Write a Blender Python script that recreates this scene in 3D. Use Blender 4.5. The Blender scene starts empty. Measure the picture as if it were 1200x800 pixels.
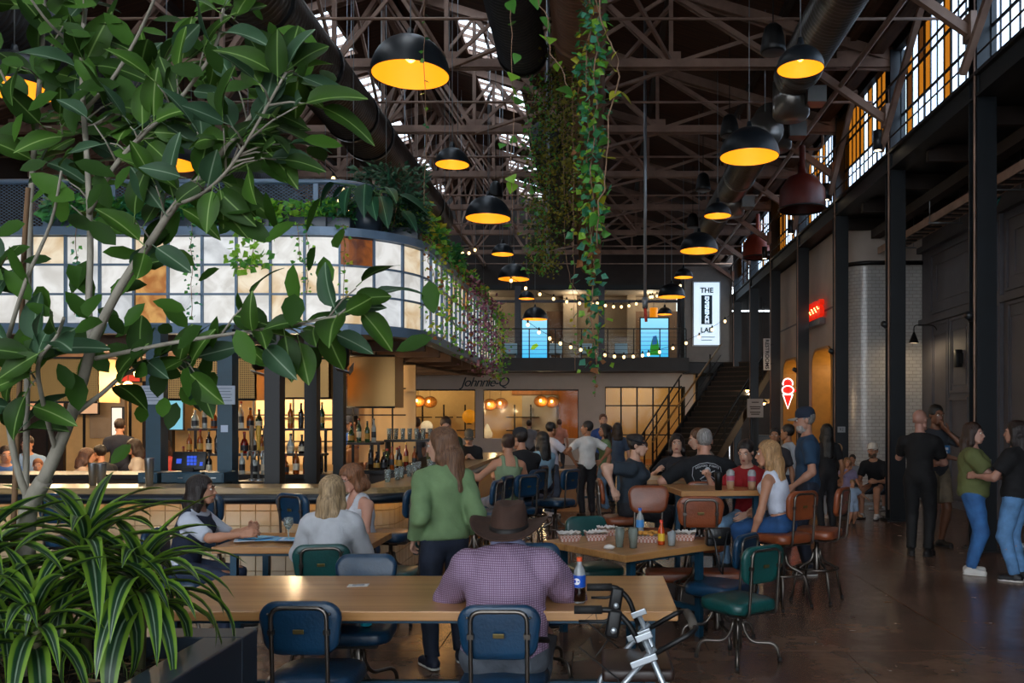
import bpy, bmesh, math, random
import numpy as np
from mathutils import Vector, Matrix, Euler
R = math.radians
PI = math.pi
scene = bpy.context.scene
col = scene.collection

# ---------------------------------------------------------------- camera
CAM_Z = 1.75
FPX = 1000.0            # focal length in pixels of a 1200 x 800 frame
VPX, VPY = 700.0, 490.0
cam_d = bpy.data.cameras.new('camera')
cam = bpy.data.objects.new('camera', cam_d)
col.objects.link(cam)
cam_d.sensor_width = 36.0
cam_d.lens = 36.0 * FPX / 1200.0
cam_d.shift_x = (600 - VPX) / 1200.0
cam_d.shift_y = (VPY - 400) / 1200.0
cam_d.clip_end = 200
cam.location = (0, 0, CAM_Z)
cam.rotation_euler = (R(90), 0, 0)
scene.camera = cam

# ---------------------------------------------------------------- world, exposure
world = bpy.data.worlds.new('sky')
scene.world = world
world.use_nodes = True
bg = world.node_tree.nodes['Background']
bg.inputs[0].default_value = (0.86, 0.93, 1.0, 1)
bg.inputs[1].default_value = 5.2
vs = scene.view_settings
vs.view_transform = 'Standard'
vs.look = 'None'
vs.gamma = 1.0
vs.use_curve_mapping = False
vs.exposure = 0.0

def P(px, py, d):
    """photo pixel at depth d (metres from the camera) -> place in the hall"""
    return Vector(((px - VPX) * d / FPX, d, CAM_Z - (py - VPY) * d / FPX))

# ---------------------------------------------------------------- materials
def lin(h):
    if isinstance(h, str):
        h = h.lstrip('#')
        c = [int(h[i:i + 2], 16) / 255 for i in (0, 2, 4)]
    else:
        c = [v / 255 for v in h]
    return [(v / 12.92 if v <= 0.04045 else ((v + 0.055) / 1.055) ** 2.4) for v in c]

MATS = {}
def mat(name, hexc, rough=0.5, metal=0.0, var=0.0, scale=6.0, bump=0.0, bscale=None, emit=0.0, ecol=None,
        trans=0.0, hex2=None, stretch=(1, 1, 1), coat=0.0, alpha=1.0, spec=0.5, detail=4.0):
    if name in MATS:
        return MATS[name]
    m = bpy.data.materials.new(name)
    m.use_nodes = True
    nt = m.node_tree
    b = nt.nodes['Principled BSDF']
    c = lin(hexc)
    b.inputs['Base Color'].default_value = (*c, 1)
    b.inputs['Roughness'].default_value = rough
    b.inputs['Metallic'].default_value = metal
    b.inputs['Specular IOR Level'].default_value = spec
    if coat:
        b.inputs['Coat Weight'].default_value = coat
        b.inputs['Coat Roughness'].default_value = 0.15
    if trans:
        b.inputs['Transmission Weight'].default_value = trans
    if alpha < 1:
        b.inputs['Alpha'].default_value = alpha
    if emit:
        b.inputs['Emission Color'].default_value = (*(lin(ecol) if ecol else c), 1)
        b.inputs['Emission Strength'].default_value = emit
    if var or bump or hex2:
        tc = nt.nodes.new('ShaderNodeTexCoord')
        mp = nt.nodes.new('ShaderNodeMapping')
        mp.inputs['Scale'].default_value = stretch
        nt.links.new(tc.outputs['Object'], mp.inputs[0])
        if var or hex2:
            n = nt.nodes.new('ShaderNodeTexNoise')
            n.inputs['Scale'].default_value = scale
            n.inputs['Detail'].default_value = detail
            nt.links.new(mp.outputs[0], n.inputs['Vector'])
            r = nt.nodes.new('ShaderNodeValToRGB')
            r.color_ramp.elements[0].position = 0.32
            r.color_ramp.elements[1].position = 0.68
            if hex2:
                c2 = lin(hex2)
                r.color_ramp.elements[0].color = (*c, 1)
                r.color_ramp.elements[1].color = (*c2, 1)
            else:
                r.color_ramp.elements[0].color = (*[v * (1 - var) for v in c], 1)
                r.color_ramp.elements[1].color = (*[min(1, v * (1 + var)) for v in c], 1)
            nt.links.new(n.outputs['Fac'], r.inputs[0])
            nt.links.new(r.outputs[0], b.inputs['Base Color'])
            if emit:
                nt.links.new(r.outputs[0], b.inputs['Emission Color'])
        if bump:
            n2 = nt.nodes.new('ShaderNodeTexNoise')
            n2.inputs['Scale'].default_value = bscale or scale
            n2.inputs['Detail'].default_value = 3
            nt.links.new(mp.outputs[0], n2.inputs['Vector'])
            bp = nt.nodes.new('ShaderNodeBump')
            bp.inputs['Strength'].default_value = bump
            bp.inputs['Distance'].default_value = 0.02
            nt.links.new(n2.outputs['Fac'], bp.inputs['Height'])
            nt.links.new(bp.outputs[0], b.inputs['Normal'])
    MATS[name] = m
    return m

def mat_nodes(name, fn):
    if name in MATS:
        return MATS[name]
    m = bpy.data.materials.new(name)
    m.use_nodes = True
    fn(m.node_tree, m.node_tree.nodes['Principled BSDF'])
    MATS[name] = m
    return m

def pane_mat(name, colr, mixf=0.12):
    """thin window pane: clear, with a little reflection"""
    if name in MATS:
        return MATS[name]
    m = bpy.data.materials.new(name)
    m.use_nodes = True
    nt = m.node_tree
    nt.nodes.remove(nt.nodes['Principled BSDF'])
    out = nt.nodes['Material Output']
    t = nt.nodes.new('ShaderNodeBsdfTransparent')
    t.inputs[0].default_value = (*lin(colr), 1)
    g = nt.nodes.new('ShaderNodeBsdfGlossy')
    g.inputs['Roughness'].default_value = 0.06
    mx = nt.nodes.new('ShaderNodeMixShader')
    mx.inputs[0].default_value = mixf
    nt.links.new(t.outputs[0], mx.inputs[1])
    nt.links.new(g.outputs[0], mx.inputs[2])
    nt.links.new(mx.outputs[0], out.inputs[0])
    MATS[name] = m
    return m

def translucent(m, fac=.35, gain=1.3):
    """thin leaf: lets part of the light through"""
    nt = m.node_tree
    b = nt.nodes.get('Principled BSDF'); out = nt.nodes['Material Output']
    t = nt.nodes.new('ShaderNodeBsdfTranslucent'); mx = nt.nodes.new('ShaderNodeMixShader'); mx.inputs[0].default_value = fac
    src = b.inputs['Base Color']
    if src.is_linked:
        nt.links.new(src.links[0].from_socket, t.inputs[0])
    else:
        c = src.default_value; t.inputs[0].default_value = (min(1, c[0] * gain), min(1, c[1] * gain), min(1, c[2] * gain), 1)
    nt.links.new(b.outputs[0], mx.inputs[1]); nt.links.new(t.outputs[0], mx.inputs[2]); nt.links.new(mx.outputs[0], out.inputs[0])
    return m

# ---------------------------------------------------------------- mesh collecting
class MB:
    def __init__(s):
        s.v = []; s.f = []; s.m = []; s.sm = []
    def add(s, vs, fs, mi=0, smooth=False):
        o = len(s.v)
        s.v.extend([tuple(v) for v in vs])
        for f in fs:
            s.f.append(tuple(i + o for i in f)); s.m.append(mi); s.sm.append(smooth)
        return s
    def box(s, c, d, rot=None, mi=0, bev=0.0):
        x, y, z = d[0] / 2, d[1] / 2, d[2] / 2
        if bev > 0:
            bm = bmesh.new()
            bmesh.ops.create_cube(bm, size=1.0)
            bmesh.ops.scale(bm, vec=d, verts=bm.verts)
            bmesh.ops.bevel(bm, geom=bm.edges[:], offset=min(bev, min(d) * 0.49), segments=2 if bev < 0.02 else 3, affect='EDGES', profile=0.5)
            vs = [v.co.copy() for v in bm.verts]
            bm.verts.index_update()
            fs = [[v.index for v in f.verts] for f in bm.faces]
            bm.free()
        else:
            vs = [Vector((a, b, e)) for a in (-x, x) for b in (-y, y) for e in (-z, z)]
            fs = [(0, 1, 3, 2), (4, 6, 7, 5), (0, 4, 5, 1), (2, 3, 7, 6), (0, 2, 6, 4), (1, 5, 7, 3)]
        if rot is not None:
            if not isinstance(rot, Matrix):
                rot = Euler(rot).to_matrix()
            vs = [rot @ v for v in vs]
        c = Vector(c)
        return s.add([v + c for v in vs], fs, mi, bev > 0.008)
    def bb(s, x0, x1, y0, y1, z0, z1, mi=0, bev=0.0):
        return s.box(((x0 + x1) / 2, (y0 + y1) / 2, (z0 + z1) / 2), (abs(x1 - x0), abs(y1 - y0), abs(z1 - z0)), None, mi, bev)
    def beam(s, a, b, w, h, mi=0, up=(0, 0, 1)):
        a, b = Vector(a), Vector(b)
        t = (b - a); L = t.length; t.normalize()
        u = Vector(up)
        if abs(t.dot(u)) > 0.98:
            u = Vector((0, 1, 0))
        x = t.cross(u).normalized(); z = x.cross(t).normalized()
        m = Matrix((x, t, z)).transposed()
        return s.box((a + b) / 2, (w, L, h), m, mi)
    def tube(s, pts, r, n=8, mi=0, closed=False, cap=True):
        pts = [Vector(p) for p in pts]
        N = len(pts)
        rs = r if isinstance(r, (list, tuple)) else [r] * N
        vs = []; prev = None
        for i, p in enumerate(pts):
            if closed:
                t = pts[(i + 1) % N] - pts[i - 1]
            else:
                t = pts[min(i + 1, N - 1)] - pts[max(i - 1, 0)]
            if t.length < 1e-9:
                t = Vector((0, 0, 1))
            t.normalize()
            if prev is None:
                u = Vector((0, 0, 1)) if abs(t.z) < 0.9 else Vector((1, 0, 0))
                x = t.cross(u).normalized()
            else:
                x = (prev - t * prev.dot(t))
                x = x.normalized() if x.length > 1e-6 else t.orthogonal().normalized()
            prev = x
            y = t.cross(x)
            for k in range(n):
                a = 2 * PI * k / n
                vs.append(p + (x * math.cos(a) + y * math.sin(a)) * rs[i])
        fs = []
        for i in range(N if closed else N - 1):
            j = (i + 1) % N
            for k in range(n):
                k2 = (k + 1) % n
                fs.append((i * n + k, i * n + k2, j * n + k2, j * n + k))
        if cap and not closed:
            fs.append(tuple(range(n))[::-1]); fs.append(tuple((N - 1) * n + k for k in range(n)))
        return s.add(vs, fs, mi, True)
    def lathe(s, prof, n=24, c=(0, 0, 0), mi=0, rot=None, smooth=True):
        vs = []; fs = []
        c = Vector(c)
        if rot is not None and not isinstance(rot, Matrix):
            rot = Euler(rot).to_matrix()
        for (r, z) in prof:
            for k in range(n):
                a = 2 * PI * k / n
                v = Vector((r * math.cos(a), r * math.sin(a), z))
                if rot is not None:
                    v = rot @ v
                vs.append(v + c)
        for i in range(len(prof) - 1):
            for k in range(n):
                k2 = (k + 1) % n
                fs.append((i * n + k, i * n + k2, (i + 1) * n + k2, (i + 1) * n + k))
        return s.add(vs, fs, mi, smooth)
    def ell(s, c, rad, n=12, m=8, mi=0, rot=None):
        prof = [(math.sin(PI * i / m), -math.cos(PI * i / m)) for i in range(m + 1)]
        vs = []; fs = []
        c = Vector(c)
        if rot is not None and not isinstance(rot, Matrix):
            rot = Euler(rot).to_matrix()
        for (r, z) in prof:
            for k in range(n):
                a = 2 * PI * k / n
                v = Vector((r * math.cos(a) * rad[0], r * math.sin(a) * rad[1], z * rad[2]))
                vs.append((rot @ v if rot is not None else v) + c)
        for i in range(m):
            for k in range(n):
                k2 = (k + 1) % n
                fs.append((i * n + k, i * n + k2, (i + 1) * n + k2, (i + 1) * n + k))
        return s.add(vs, fs, mi, True)
    def prism(s, poly, a, b, mi=0, axis='z', smooth=False):
        """poly 2d, extruded between a and b along axis"""
        n = len(poly)
        def mk(p, h):
            if axis == 'z': return (p[0], p[1], h)
            if axis == 'y': return (p[0], h, p[1])
            return (h, p[0], p[1])
        vs = [mk(p, a) for p in poly] + [mk(p, b) for p in poly]
        fs = [tuple(range(n))[::-1], tuple(range(n, 2 * n))]
        for i in range(n):
            j = (i + 1) % n
            fs.append((i, j, n + j, n + i))
        return s.add(vs, fs, mi, smooth)
    def mesh(s, name, mats):
        me = bpy.data.meshes.new(name)
        me.from_pydata(s.v, [], s.f)
        if not isinstance(mats, (list, tuple)):
            mats = [mats]
        for m in mats:
            me.materials.append(m)
        me.polygons.foreach_set('material_index', s.m)
        me.polygons.foreach_set('use_smooth', s.sm)
        me.update()
        bm = bmesh.new(); bm.from_mesh(me)
        bmesh.ops.recalc_face_normals(bm, faces=bm.faces)
        bm.to_mesh(me); bm.free()
        return me
    def build(s, name, mats, parent=None, loc=None, sharp=None):
        me = s.mesh(name, mats)
        o = bpy.data.objects.new(name, me)
        col.objects.link(o)
        if parent is not None:
            o.parent = parent
        if loc is not None:
            o.location = loc
        return o

def put(name, me, parent=None, loc=(0, 0, 0), rot=None, scale=None):
    o = bpy.data.objects.new(name, me)
    col.objects.link(o)
    o.parent = parent
    o.location = loc
    if rot is not None:
        o.rotation_euler = rot
    if scale is not None:
        o.scale = scale
    return o

def tag(o, label=None, cat=None, group=None, kind=None):
    if label: o['label'] = label
    if cat: o['category'] = cat
    if group: o['group'] = group
    if kind: o['kind'] = kind
    return o

def thing(name, label, cat, loc=(0, 0, 0), rz=0.0, group=None):
    o = bpy.data.objects.new(name, None)
    o.empty_display_size = 0.1
    col.objects.link(o)
    o.location = loc
    o.rotation_euler = (0, 0, rz)
    return tag(o, label, cat, group)

def struct(o):
    o['kind'] = 'structure'
    return o

KIDS = {}
def kids(o):
    return [c for c in o.children]

def copy_tree(o, parent=None):
    c = o.copy()
    col.objects.link(c)
    c.parent = parent
    for ch in list(o.children):
        copy_tree(ch, c)
    return c

def fillet(pts, r=0.05, n=5):
    """round the corners of a polyline"""
    pts = [Vector(p) for p in pts]
    out = [pts[0]]
    for i in range(1, len(pts) - 1):
        a, b, c = pts[i - 1], pts[i], pts[i + 1]
        d1 = (a - b); d2 = (c - b)
        rr = min(r, d1.length * 0.49, d2.length * 0.49)
        p1 = b + d1.normalized() * rr; p2 = b + d2.normalized() * rr
        for k in range(n + 1):
            t = k / n
            out.append(p1 * (1 - t) ** 2 + b * 2 * t * (1 - t) + p2 * t * t)
    out.append(pts[-1])
    return out

# flat lettering as real geometry, thickness d
def text_mesh(txt, size, d=0.006, shear=0.0, spacing=1.0, bold=0.0):
    cu = bpy.data.curves.new('lettering', 'FONT')
    cu.body = txt
    cu.size = size
    cu.extrude = d / 2
    cu.align_x = 'CENTER'
    cu.align_y = 'CENTER'
    cu.shear = shear
    cu.space_character = spacing
    cu.offset = bold
    cu.resolution_u = 3
    o = bpy.data.objects.new('lettering', cu)
    col.objects.link(o)
    dg = bpy.context.evaluated_depsgraph_get()
    me = bpy.data.meshes.new_from_object(o.evaluated_get(dg))
    bpy.data.objects.remove(o)
    bpy.data.curves.remove(cu)
    return me

def lettering(txt, size, material, parent, loc, rot, name='lettering', **kw):
    me = text_mesh(txt, size, **kw)
    me.materials.clear()
    me.materials.append(material)
    return put(name, me, parent, loc, rot)
# ================================================================ materials of the hall
M = {}
M['truss'] = mat('truss_steel', '#95796a', 0.6, 0.1, var=0.25, scale=3)
M['truss_dark'] = mat('truss_dark_steel', '#2b211d', 0.6, 0.1, var=0.2, scale=3)
M['column'] = mat('column_paint', '#12181e', 0.42, 0.0, var=0.2, scale=4)
M['beam'] = mat('beam_paint', '#15191d', 0.5, 0.0, var=0.2, scale=4)
M['roof'] = mat('roof_boards', '#4d3223', 0.75, var=0.4, scale=2.0, stretch=(0.5, 12, 0.5))
M['roofbeam'] = mat('roof_timber', '#5b3d29', 0.7, var=0.35, scale=3, stretch=(4, 0.6, 4))
M['greywall'] = mat('grey_panel_paint', '#55545a', 0.55, var=0.12, scale=2)
M['stucco'] = mat('pale_stucco', '#b3a79d', 0.8, var=0.08, scale=1.5, bump=0.15, bscale=30)
M['whitewall'] = mat('white_plaster', '#cbbfb4', 0.75, var=0.04, scale=2)
M['sheet'] = mat('spiral_duct_metal', '#8b8985', 0.3, 0.85, var=0.15, scale=2)
M['ductbrown'] = mat('brown_duct_wrap', '#8a6550', 0.45, 0.1, var=0.2, scale=3)
M['ductdark'] = mat('dark_duct_wrap', '#474b52', 0.5, 0.2, var=0.15, scale=3)
M['black'] = mat('black_metal', '#0d0e10', 0.45, 0.2)
M['galv'] = mat('galvanised_pipe', '#8d9399', 0.4, 0.7)
M['mull'] = mat('window_mullion', '#2b3036', 0.5, 0.1)
M['amberboard'] = mat('amber_glazing', '#c9752a', 0.4, var=0.35, scale=4, stretch=(3, 3, 0.4))
M['sky_pane'] = pane_mat('clear_pane', '#d6e0ea', 0.05)
M['amber_pane'] = pane_mat('amber_pane', '#a07a40', 0.05)
M['brown_pane'] = pane_mat('brown_pane', '#6d5236', 0.05)
M['ochre'] = mat('ochre_reveal', '#a8762f', 0.5, var=0.1)

def floor_nodes(nt, b):
    tc = nt.nodes.new('ShaderNodeTexCoord')
    geo = nt.nodes.new('ShaderNodeNewGeometry')
    n = nt.nodes.new('ShaderNodeTexNoise'); n.inputs['Scale'].default_value = 1.3; n.inputs['Detail'].default_value = 8
    n.inputs['Roughness'].default_value = 0.65
    nt.links.new(geo.outputs['Position'], n.inputs['Vector'])
    r = nt.nodes.new('ShaderNodeValToRGB')
    r.color_ramp.elements[0].position = 0.3; r.color_ramp.elements[1].position = 0.72
    r.color_ramp.elements[0].color = (*lin('#4a342a'), 1)
    r.color_ramp.elements[1].color = (*lin('#8a6c58'), 1)
    nt.links.new(n.outputs['Fac'], r.inputs[0])
    nt.links.new(r.outputs[0], b.inputs['Base Color'])
    n2 = nt.nodes.new('ShaderNodeTexNoise'); n2.inputs['Scale'].default_value = 5; n2.inputs['Detail'].default_value = 6
    nt.links.new(geo.outputs['Position'], n2.inputs['Vector'])
    mr = nt.nodes.new('ShaderNodeMapRange')
    mr.inputs['To Min'].default_value = 0.12; mr.inputs['To Max'].default_value = 0.34
    nt.links.new(n2.outputs['Fac'], mr.inputs[0])
    nt.links.new(mr.outputs[0], b.inputs['Roughness'])
    b.inputs['Specular IOR Level'].default_value = 0.6
    n3 = nt.nodes.new('ShaderNodeTexNoise'); n3.inputs['Scale'].default_value = 2.2; n3.inputs['Detail'].default_value = 2
    nt.links.new(geo.outputs['Position'], n3.inputs['Vector'])
    bp = nt.nodes.new('ShaderNodeBump'); bp.inputs['Strength'].default_value = 0.12; bp.inputs['Distance'].default_value = 0.03
    nt.links.new(n3.outputs['Fac'], bp.inputs['Height'])
    nt.links.new(bp.outputs[0], b.inputs['Normal'])
M['floor'] = mat_nodes('polished_concrete', floor_nodes)
M['joint'] = mat('floor_joint', '#2a201b', 0.8)

def tile_nodes_factory(c1, c2, cm, w, h, gap, rough, off=0.5, mode='xy', bump=0.4):
    def fn(nt, b):
        geo = nt.nodes.new('ShaderNodeNewGeometry')
        sp = nt.nodes.new('ShaderNodeSeparateXYZ'); nt.links.new(geo.outputs['Position'], sp.inputs[0])
        sub = nt.nodes.new('ShaderNodeMath'); sub.operation = 'SUBTRACT'
        nt.links.new(sp.outputs[0], sub.inputs[0]); nt.links.new(sp.outputs[1], sub.inputs[1])
        cb = nt.nodes.new('ShaderNodeCombineXYZ')
        nt.links.new(sub.outputs[0], cb.inputs[0]); nt.links.new(sp.outputs[2], cb.inputs[1])
        br = nt.nodes.new('ShaderNodeTexBrick')
        br.offset = off
        br.inputs['Scale'].default_value = 1.0
        br.inputs['Brick Width'].default_value = w
        br.inputs['Row Height'].default_value = h
        br.inputs['Mortar Size'].default_value = gap
        br.inputs['Color1'].default_value = (*lin(c1), 1)
        br.inputs['Color2'].default_value = (*lin(c2), 1)
        br.inputs['Mortar'].default_value = (*lin(cm), 1)
        nt.links.new(cb.outputs[0], br.inputs['Vector'])
        nt.links.new(br.outputs['Color'], b.inputs['Base Color'])
        b.inputs['Roughness'].default_value = rough
        n = nt.nodes.new('ShaderNodeTexNoise'); n.inputs['Scale'].default_value = 9
        nt.links.new(geo.outputs['Position'], n.inputs['Vector'])
        ad = nt.nodes.new('ShaderNodeMath'); ad.operation = 'MULTIPLY_ADD'
        ad.inputs[1].default_value = -1.0
        nt.links.new(br.outputs['Fac'], ad.inputs[0]); nt.links.new(n.outputs['Fac'], ad.inputs[2])
        bp = nt.nodes.new('ShaderNodeBump'); bp.inputs['Strength'].default_value = bump; bp.inputs['Distance'].default_value = 0.01
        nt.links.new(ad.outputs[0], bp.inputs['Height'])
        nt.links.new(bp.outputs[0], b.inputs['Normal'])
    return fn
M['subway'] = mat_nodes('white_glazed_tile', tile_nodes_factory('#bcbab7', '#b0afad', '#96938f', 0.16, 0.075, 0.006, 0.14))

# ================================================================ dimensions
XC = 5.1            # column line on the right
XL = -14.1          # left wall
XR = -4.5           # ridge
YK = lambda k: 14.6 + 3.3 * k
Y0, Y1 = -9.0, 36.0
def roof_z(x):
    return 8.15 + 0.3 * (XC - x) if x > XR else 8.15 + 0.3 * (x - XL)

# ---------------------------------------------------------------- floor with staggered slabs
fl = MB(); fl.bb(-15, 9.5, Y0 - 1, 37, -0.3, -0.02)
floor = struct(fl.build('floor', M['joint']))
SW, SD = 2.04, 3.3
me_slab = MB().bb(0.004, SW - 0.004, 0.004, SD - 0.004, -0.15, 0.0).mesh('floor_slab', M['floor'])
for j in range(-5, 10):
    y = 6.43 + SD * j
    off = 1.86 if j % 2 else 2.88
    for i in range(-8, 4):
        x = off + SW * i
        if -14.6 < x < 7.4:
            put('floor_slab', me_slab, floor, (x, y, 0))

# ---------------------------------------------------------------- roof with two skylight strips
SKY = [(-3.15, -1.95), (-7.05, -5.85)]
rf = MB()
def roof_strip(xa, xb, ya, yb):
    za, zb = roof_z(xa), roof_z(xb)
    rf.add([(xa, ya, za), (xb, ya, zb), (xb, yb, zb), (xa, yb, za), (xa, ya, za + .12), (xb, ya, zb + .12), (xb, yb, zb + .12), (xa, yb, za + .12)],
           [(0, 1, 2, 3), (4, 7, 6, 5), (0, 4, 5, 1), (1, 5, 6, 2), (2, 6, 7, 3), (3, 7, 4, 0)])
roof_strip(XR, SKY[0][0], Y0, Y1); roof_strip(SKY[0][1], XC + 0.1, Y0, Y1)
roof_strip(SKY[1][1], XR, Y0, Y1); roof_strip(XL - 0.5, SKY[1][0], Y0, Y1)
for (xa, xb) in SKY:
    for k in range(-7, 7):
        roof_strip(xa, xb, YK(k) - 0.45, YK(k) + 0.45)
ceiling = struct(rf.build('ceiling', M['roof']))
# skylight panes: 2 x 5 in each opening
for si, (xa, xb) in enumerate(SKY):
    for k in range(-6, 6):
        ya, yb = YK(k) + 0.45, YK(k + 1) - 0.45
        w = struct(bpy.data.objects.new('window_%d' % (30 + si * 12 + k + 6), None)); col.objects.link(w)
        fr = MB()
        for t in (0, 0.5, 1):
            x = xa + (xb - xa) * t
            fr.bb(x - .03, x + .03, ya, yb, roof_z(x) - 0.02, roof_z(x) + 0.09)
        for j in range(6):
            y = ya + (yb - ya) * j / 5
            fr.beam((xa, y, roof_z(xa) + .03), (xb, y, roof_z(xb) + .03), 0.03, 0.07)
        fr.build('window_frame', M['truss'], w)
        if k >= -1:
            for j in range(5):
                for i in range(2):
                    x0 = xa + (xb - xa) * i / 2; x1 = xa + (xb - xa) * (i + 1) / 2
                    yy0 = ya + (yb - ya) * j / 5; yy1 = ya + (yb - ya) * (j + 1) / 5
                    z0, z1 = roof_z(x0) + .06, roof_z(x1) + .06
                    MB().add([(x0, yy0, z0), (x1, yy0, z1), (x1, yy1, z1), (x0, yy1, z0)], [(0, 1, 2, 3)]).build('pane', M['sky_pane'], w)
# purlins
pr = MB()
for x in [XC - 1.92 * i for i in range(0, 11)]:
    if any(a - .1 < x < b + .1 for a, b in SKY):
        continue
    pr.bb(x - .05, x + .05, Y0, 34, roof_z(x) - .17, roof_z(x) - .01)
struct(pr.build('ceiling_purlins', M['truss_dark']))
# timber eaves plate and decking edge over the right windows
ev = MB()
ev.beam((XC - .35, Y0, 8.05), (XC - .35, 34, 8.05), 0.22, 0.22)
ev.beam((XC - .75, Y0, 8.24), (XC - .75, 34, 8.24), 0.10, 0.16)
struct(ev.build('trim_1', M['roofbeam']))

# ---------------------------------------------------------------- trusses
def make_truss():
    t = struct(bpy.data.objects.new('roof_truss', None)); col.objects.link(t)
    def part(name, mb, m=M['truss']): return mb.build(name, m, t)
    zb = 7.8
    m = MB()
    for dy in (-.06, .06):
        m.beam((XL, dy, zb), (XC, dy, zb), 0.05, 0.14)
    part('bottom_chord', m)
    xs = [XC - 1.92 * i for i in range(11)]
    for a, b in ((XC, XR), (XR, XL)):
        m = MB()
        for dy in (-.07, .07):
            m.beam((a, dy, roof_z(a) - .26), (b, dy, roof_z(b) - .26), 0.05, 0.17)
        part('top_chord', m)
    for i, x in enumerate(xs[1:-1], 1):
        m = MB(); m.beam((x, 0, zb), (x, 0, roof_z(x) - .28), 0.07, 0.07); part('web_member', m)
        inner = xs[i + 1] if x > XR else xs[i - 1]
        if abs(x - XR) > .1:
            m = MB()
            for dy in (-.045, .045):
                m.beam((x, dy, zb), (inner, dy, roof_z(inner) - .3), 0.03, 0.09)
            part('web_member', m)
            m = MB(); m.beam((x, 0, roof_z(x) - .3), (inner, 0, zb), 0.04, 0.06); part('web_member', m)
        m = MB(); m.box((x, 0, zb + .09), (0.34, 0.03, 0.26)); part('gusset_plate', m)
    for sx, x in ((-1, XC), (1, XL)):
        m = MB(); m.prism([(x, 7.68), (x + sx * 1.0, 7.72), (x + sx * 1.0, 8.02), (x, 8.1)], -.02, .02, axis='y'); part('gusset_plate', m)
        m = MB(); m.beam((x + sx * .18, 0, 6.86), (x + sx * 1.45, 0, 7.74), 0.1, 0.12); part('knee_brace', m)
        m = MB(); m.box((x + sx * .17, 0, 6.92), (0.08, 0.26, 0.34)); part('gusset_plate', m)
    return t
tr0 = make_truss()
for k in range(-3, 6):
    t = tr0 if k == -3 else copy_tree(tr0)
    t.location = (0, YK(k), 0)
# longitudinal bracing in the roof
br = MB()
for k in range(-1, 5):
    for xa, xb in ((XR, XR + 1.92), (-0.66, 1.26), (XR - 3.84, XR - 1.92)):
        a, b = (xa, xb) if k % 2 else (xb, xa)
        br.beam((a, YK(k), roof_z(a) - .5), (b, YK(k + 1), 7.85), 0.05, 0.07)
    br.beam((XR, YK(k), 7.86), (XR, YK(k + 1), 10.4), 0.05, 0.07)
    br.beam((XR, YK(k), 10.4), (XR, YK(k + 1), 7.86), 0.05, 0.07)
    br.beam((1.26, YK(k), 7.72), (-2.58, YK(k + 1), 7.72), 0.06, 0.05)
br.bb(XR - .06, XR + .06, Y0, 34, 7.8, 7.94); br.bb(XR - .06, XR + .06, Y0, 34, 10.4, 10.55)
struct(br.build('roof_bracing', M['truss']))
# sprinkler pipes
pp = MB()
pp.tube([(4.15, Y0, 7.42), (4.15, 31, 7.42)], 0.045)
for k in range(-1, 6):
    pp.tube([(XL, YK(k) + 1.2, 7.6), (XC, YK(k) + 1.2, 7.6)], 0.022, 6)
pp.tube(fillet([(4.15, 18, 7.42), (4.75, 18, 7.42), (4.75, 18, 8.0)], .15), .03)
struct(pp.build('sprinkler_pipe', M['truss']))

# ---------------------------------------------------------------- columns on the right
def make_column():
    t = struct(bpy.data.objects.new('steel_column', None)); col.objects.link(t)
    m = MB()
    m.bb(-.13, .13, -.13, -.105, 0, 8.0); m.bb(-.13, .13, .105, .13, 0, 8.0); m.bb(-.02, .02, -.11, .11, 0, 8.0)
    m.build('column_shaft', M['column'], t)
    m = MB(); m.bb(-.2, .2, -.2, .2, 0, 0.03); m.build('base_plate', M['column'], t)
    m = MB()
    for i in range(2):
        for j in range(2):
            m.lathe([(0, .05), (.018, .05), (.018, .03)], 6, (-.16 + .32 * i, -.16 + .32 * j, 0))
    m.build('anchor_bolts', M['column'], t)
    m = MB(); m.tube([(-.15, -.1, 0.2), (-.15, -.1, 7.4)], 0.014, 6); m.build('conduit', M['truss'], t)
    return t
c0 = make_column()
for k in range(-6, 6):
    c = c0 if k == -6 else copy_tree(c0)
    c.location = (XC, YK(k), 0)

# ---------------------------------------------------------------- right clerestory: a window between every two columns
random.seed(4)
NP = 12
pz = [6.32, 6.88, 7.44, 8.0]
for k in range(-6, 5):
    ya, yb = YK(k) + .13, YK(k + 1) - .13
    w = struct(bpy.data.objects.new('window_%d' % (k + 7), None)); col.objects.link(w)
    x = XC + 0.06
    fr = MB()
    for i in range(NP + 1):
        y = ya + (yb - ya) * i / NP
        th = .022 if i % 4 else .05
        fr.bb(x - .011, x + .011, y - th / 2, y + th / 2, 6.27, 8.02)
    for z in (6.3, 6.88, 7.44, 8.0):
        fr.bb(x - .012, x + .012, ya, yb, z - .02, z + .02)
    fr.build('window_frame', M['mull'], w)
    if k < -2:
        MB().bb(x - .004, x + .004, ya, yb, 6.3, 8.0).build('pane', M['sky_pane'], w)
        continue
    dens = {-2: .08, -1: .42, 0: .7, 1: .6, 2: .5, 3: .4}.get(k, .4)
    for i in range(NP):
        y0_, y1_ = ya + (yb - ya) * i / NP, ya + (yb - ya) * (i + 1) / NP
        amb = random.random() < (dens * (1.6 if i > 6 else .6))
        for j in range(3):
            mm = M['sky_pane']
            if amb and j > 0:
                mm = M['amber_pane'] if random.random() < .8 else M['brown_pane']
            elif amb and random.random() < .35:
                mm = M['amber_pane']
            MB().bb(x - .004, x + .004, y0_ + .012, y1_ - .012, pz[j] + .01, pz[j + 1] - .01).build('pane', mm, w)
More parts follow.
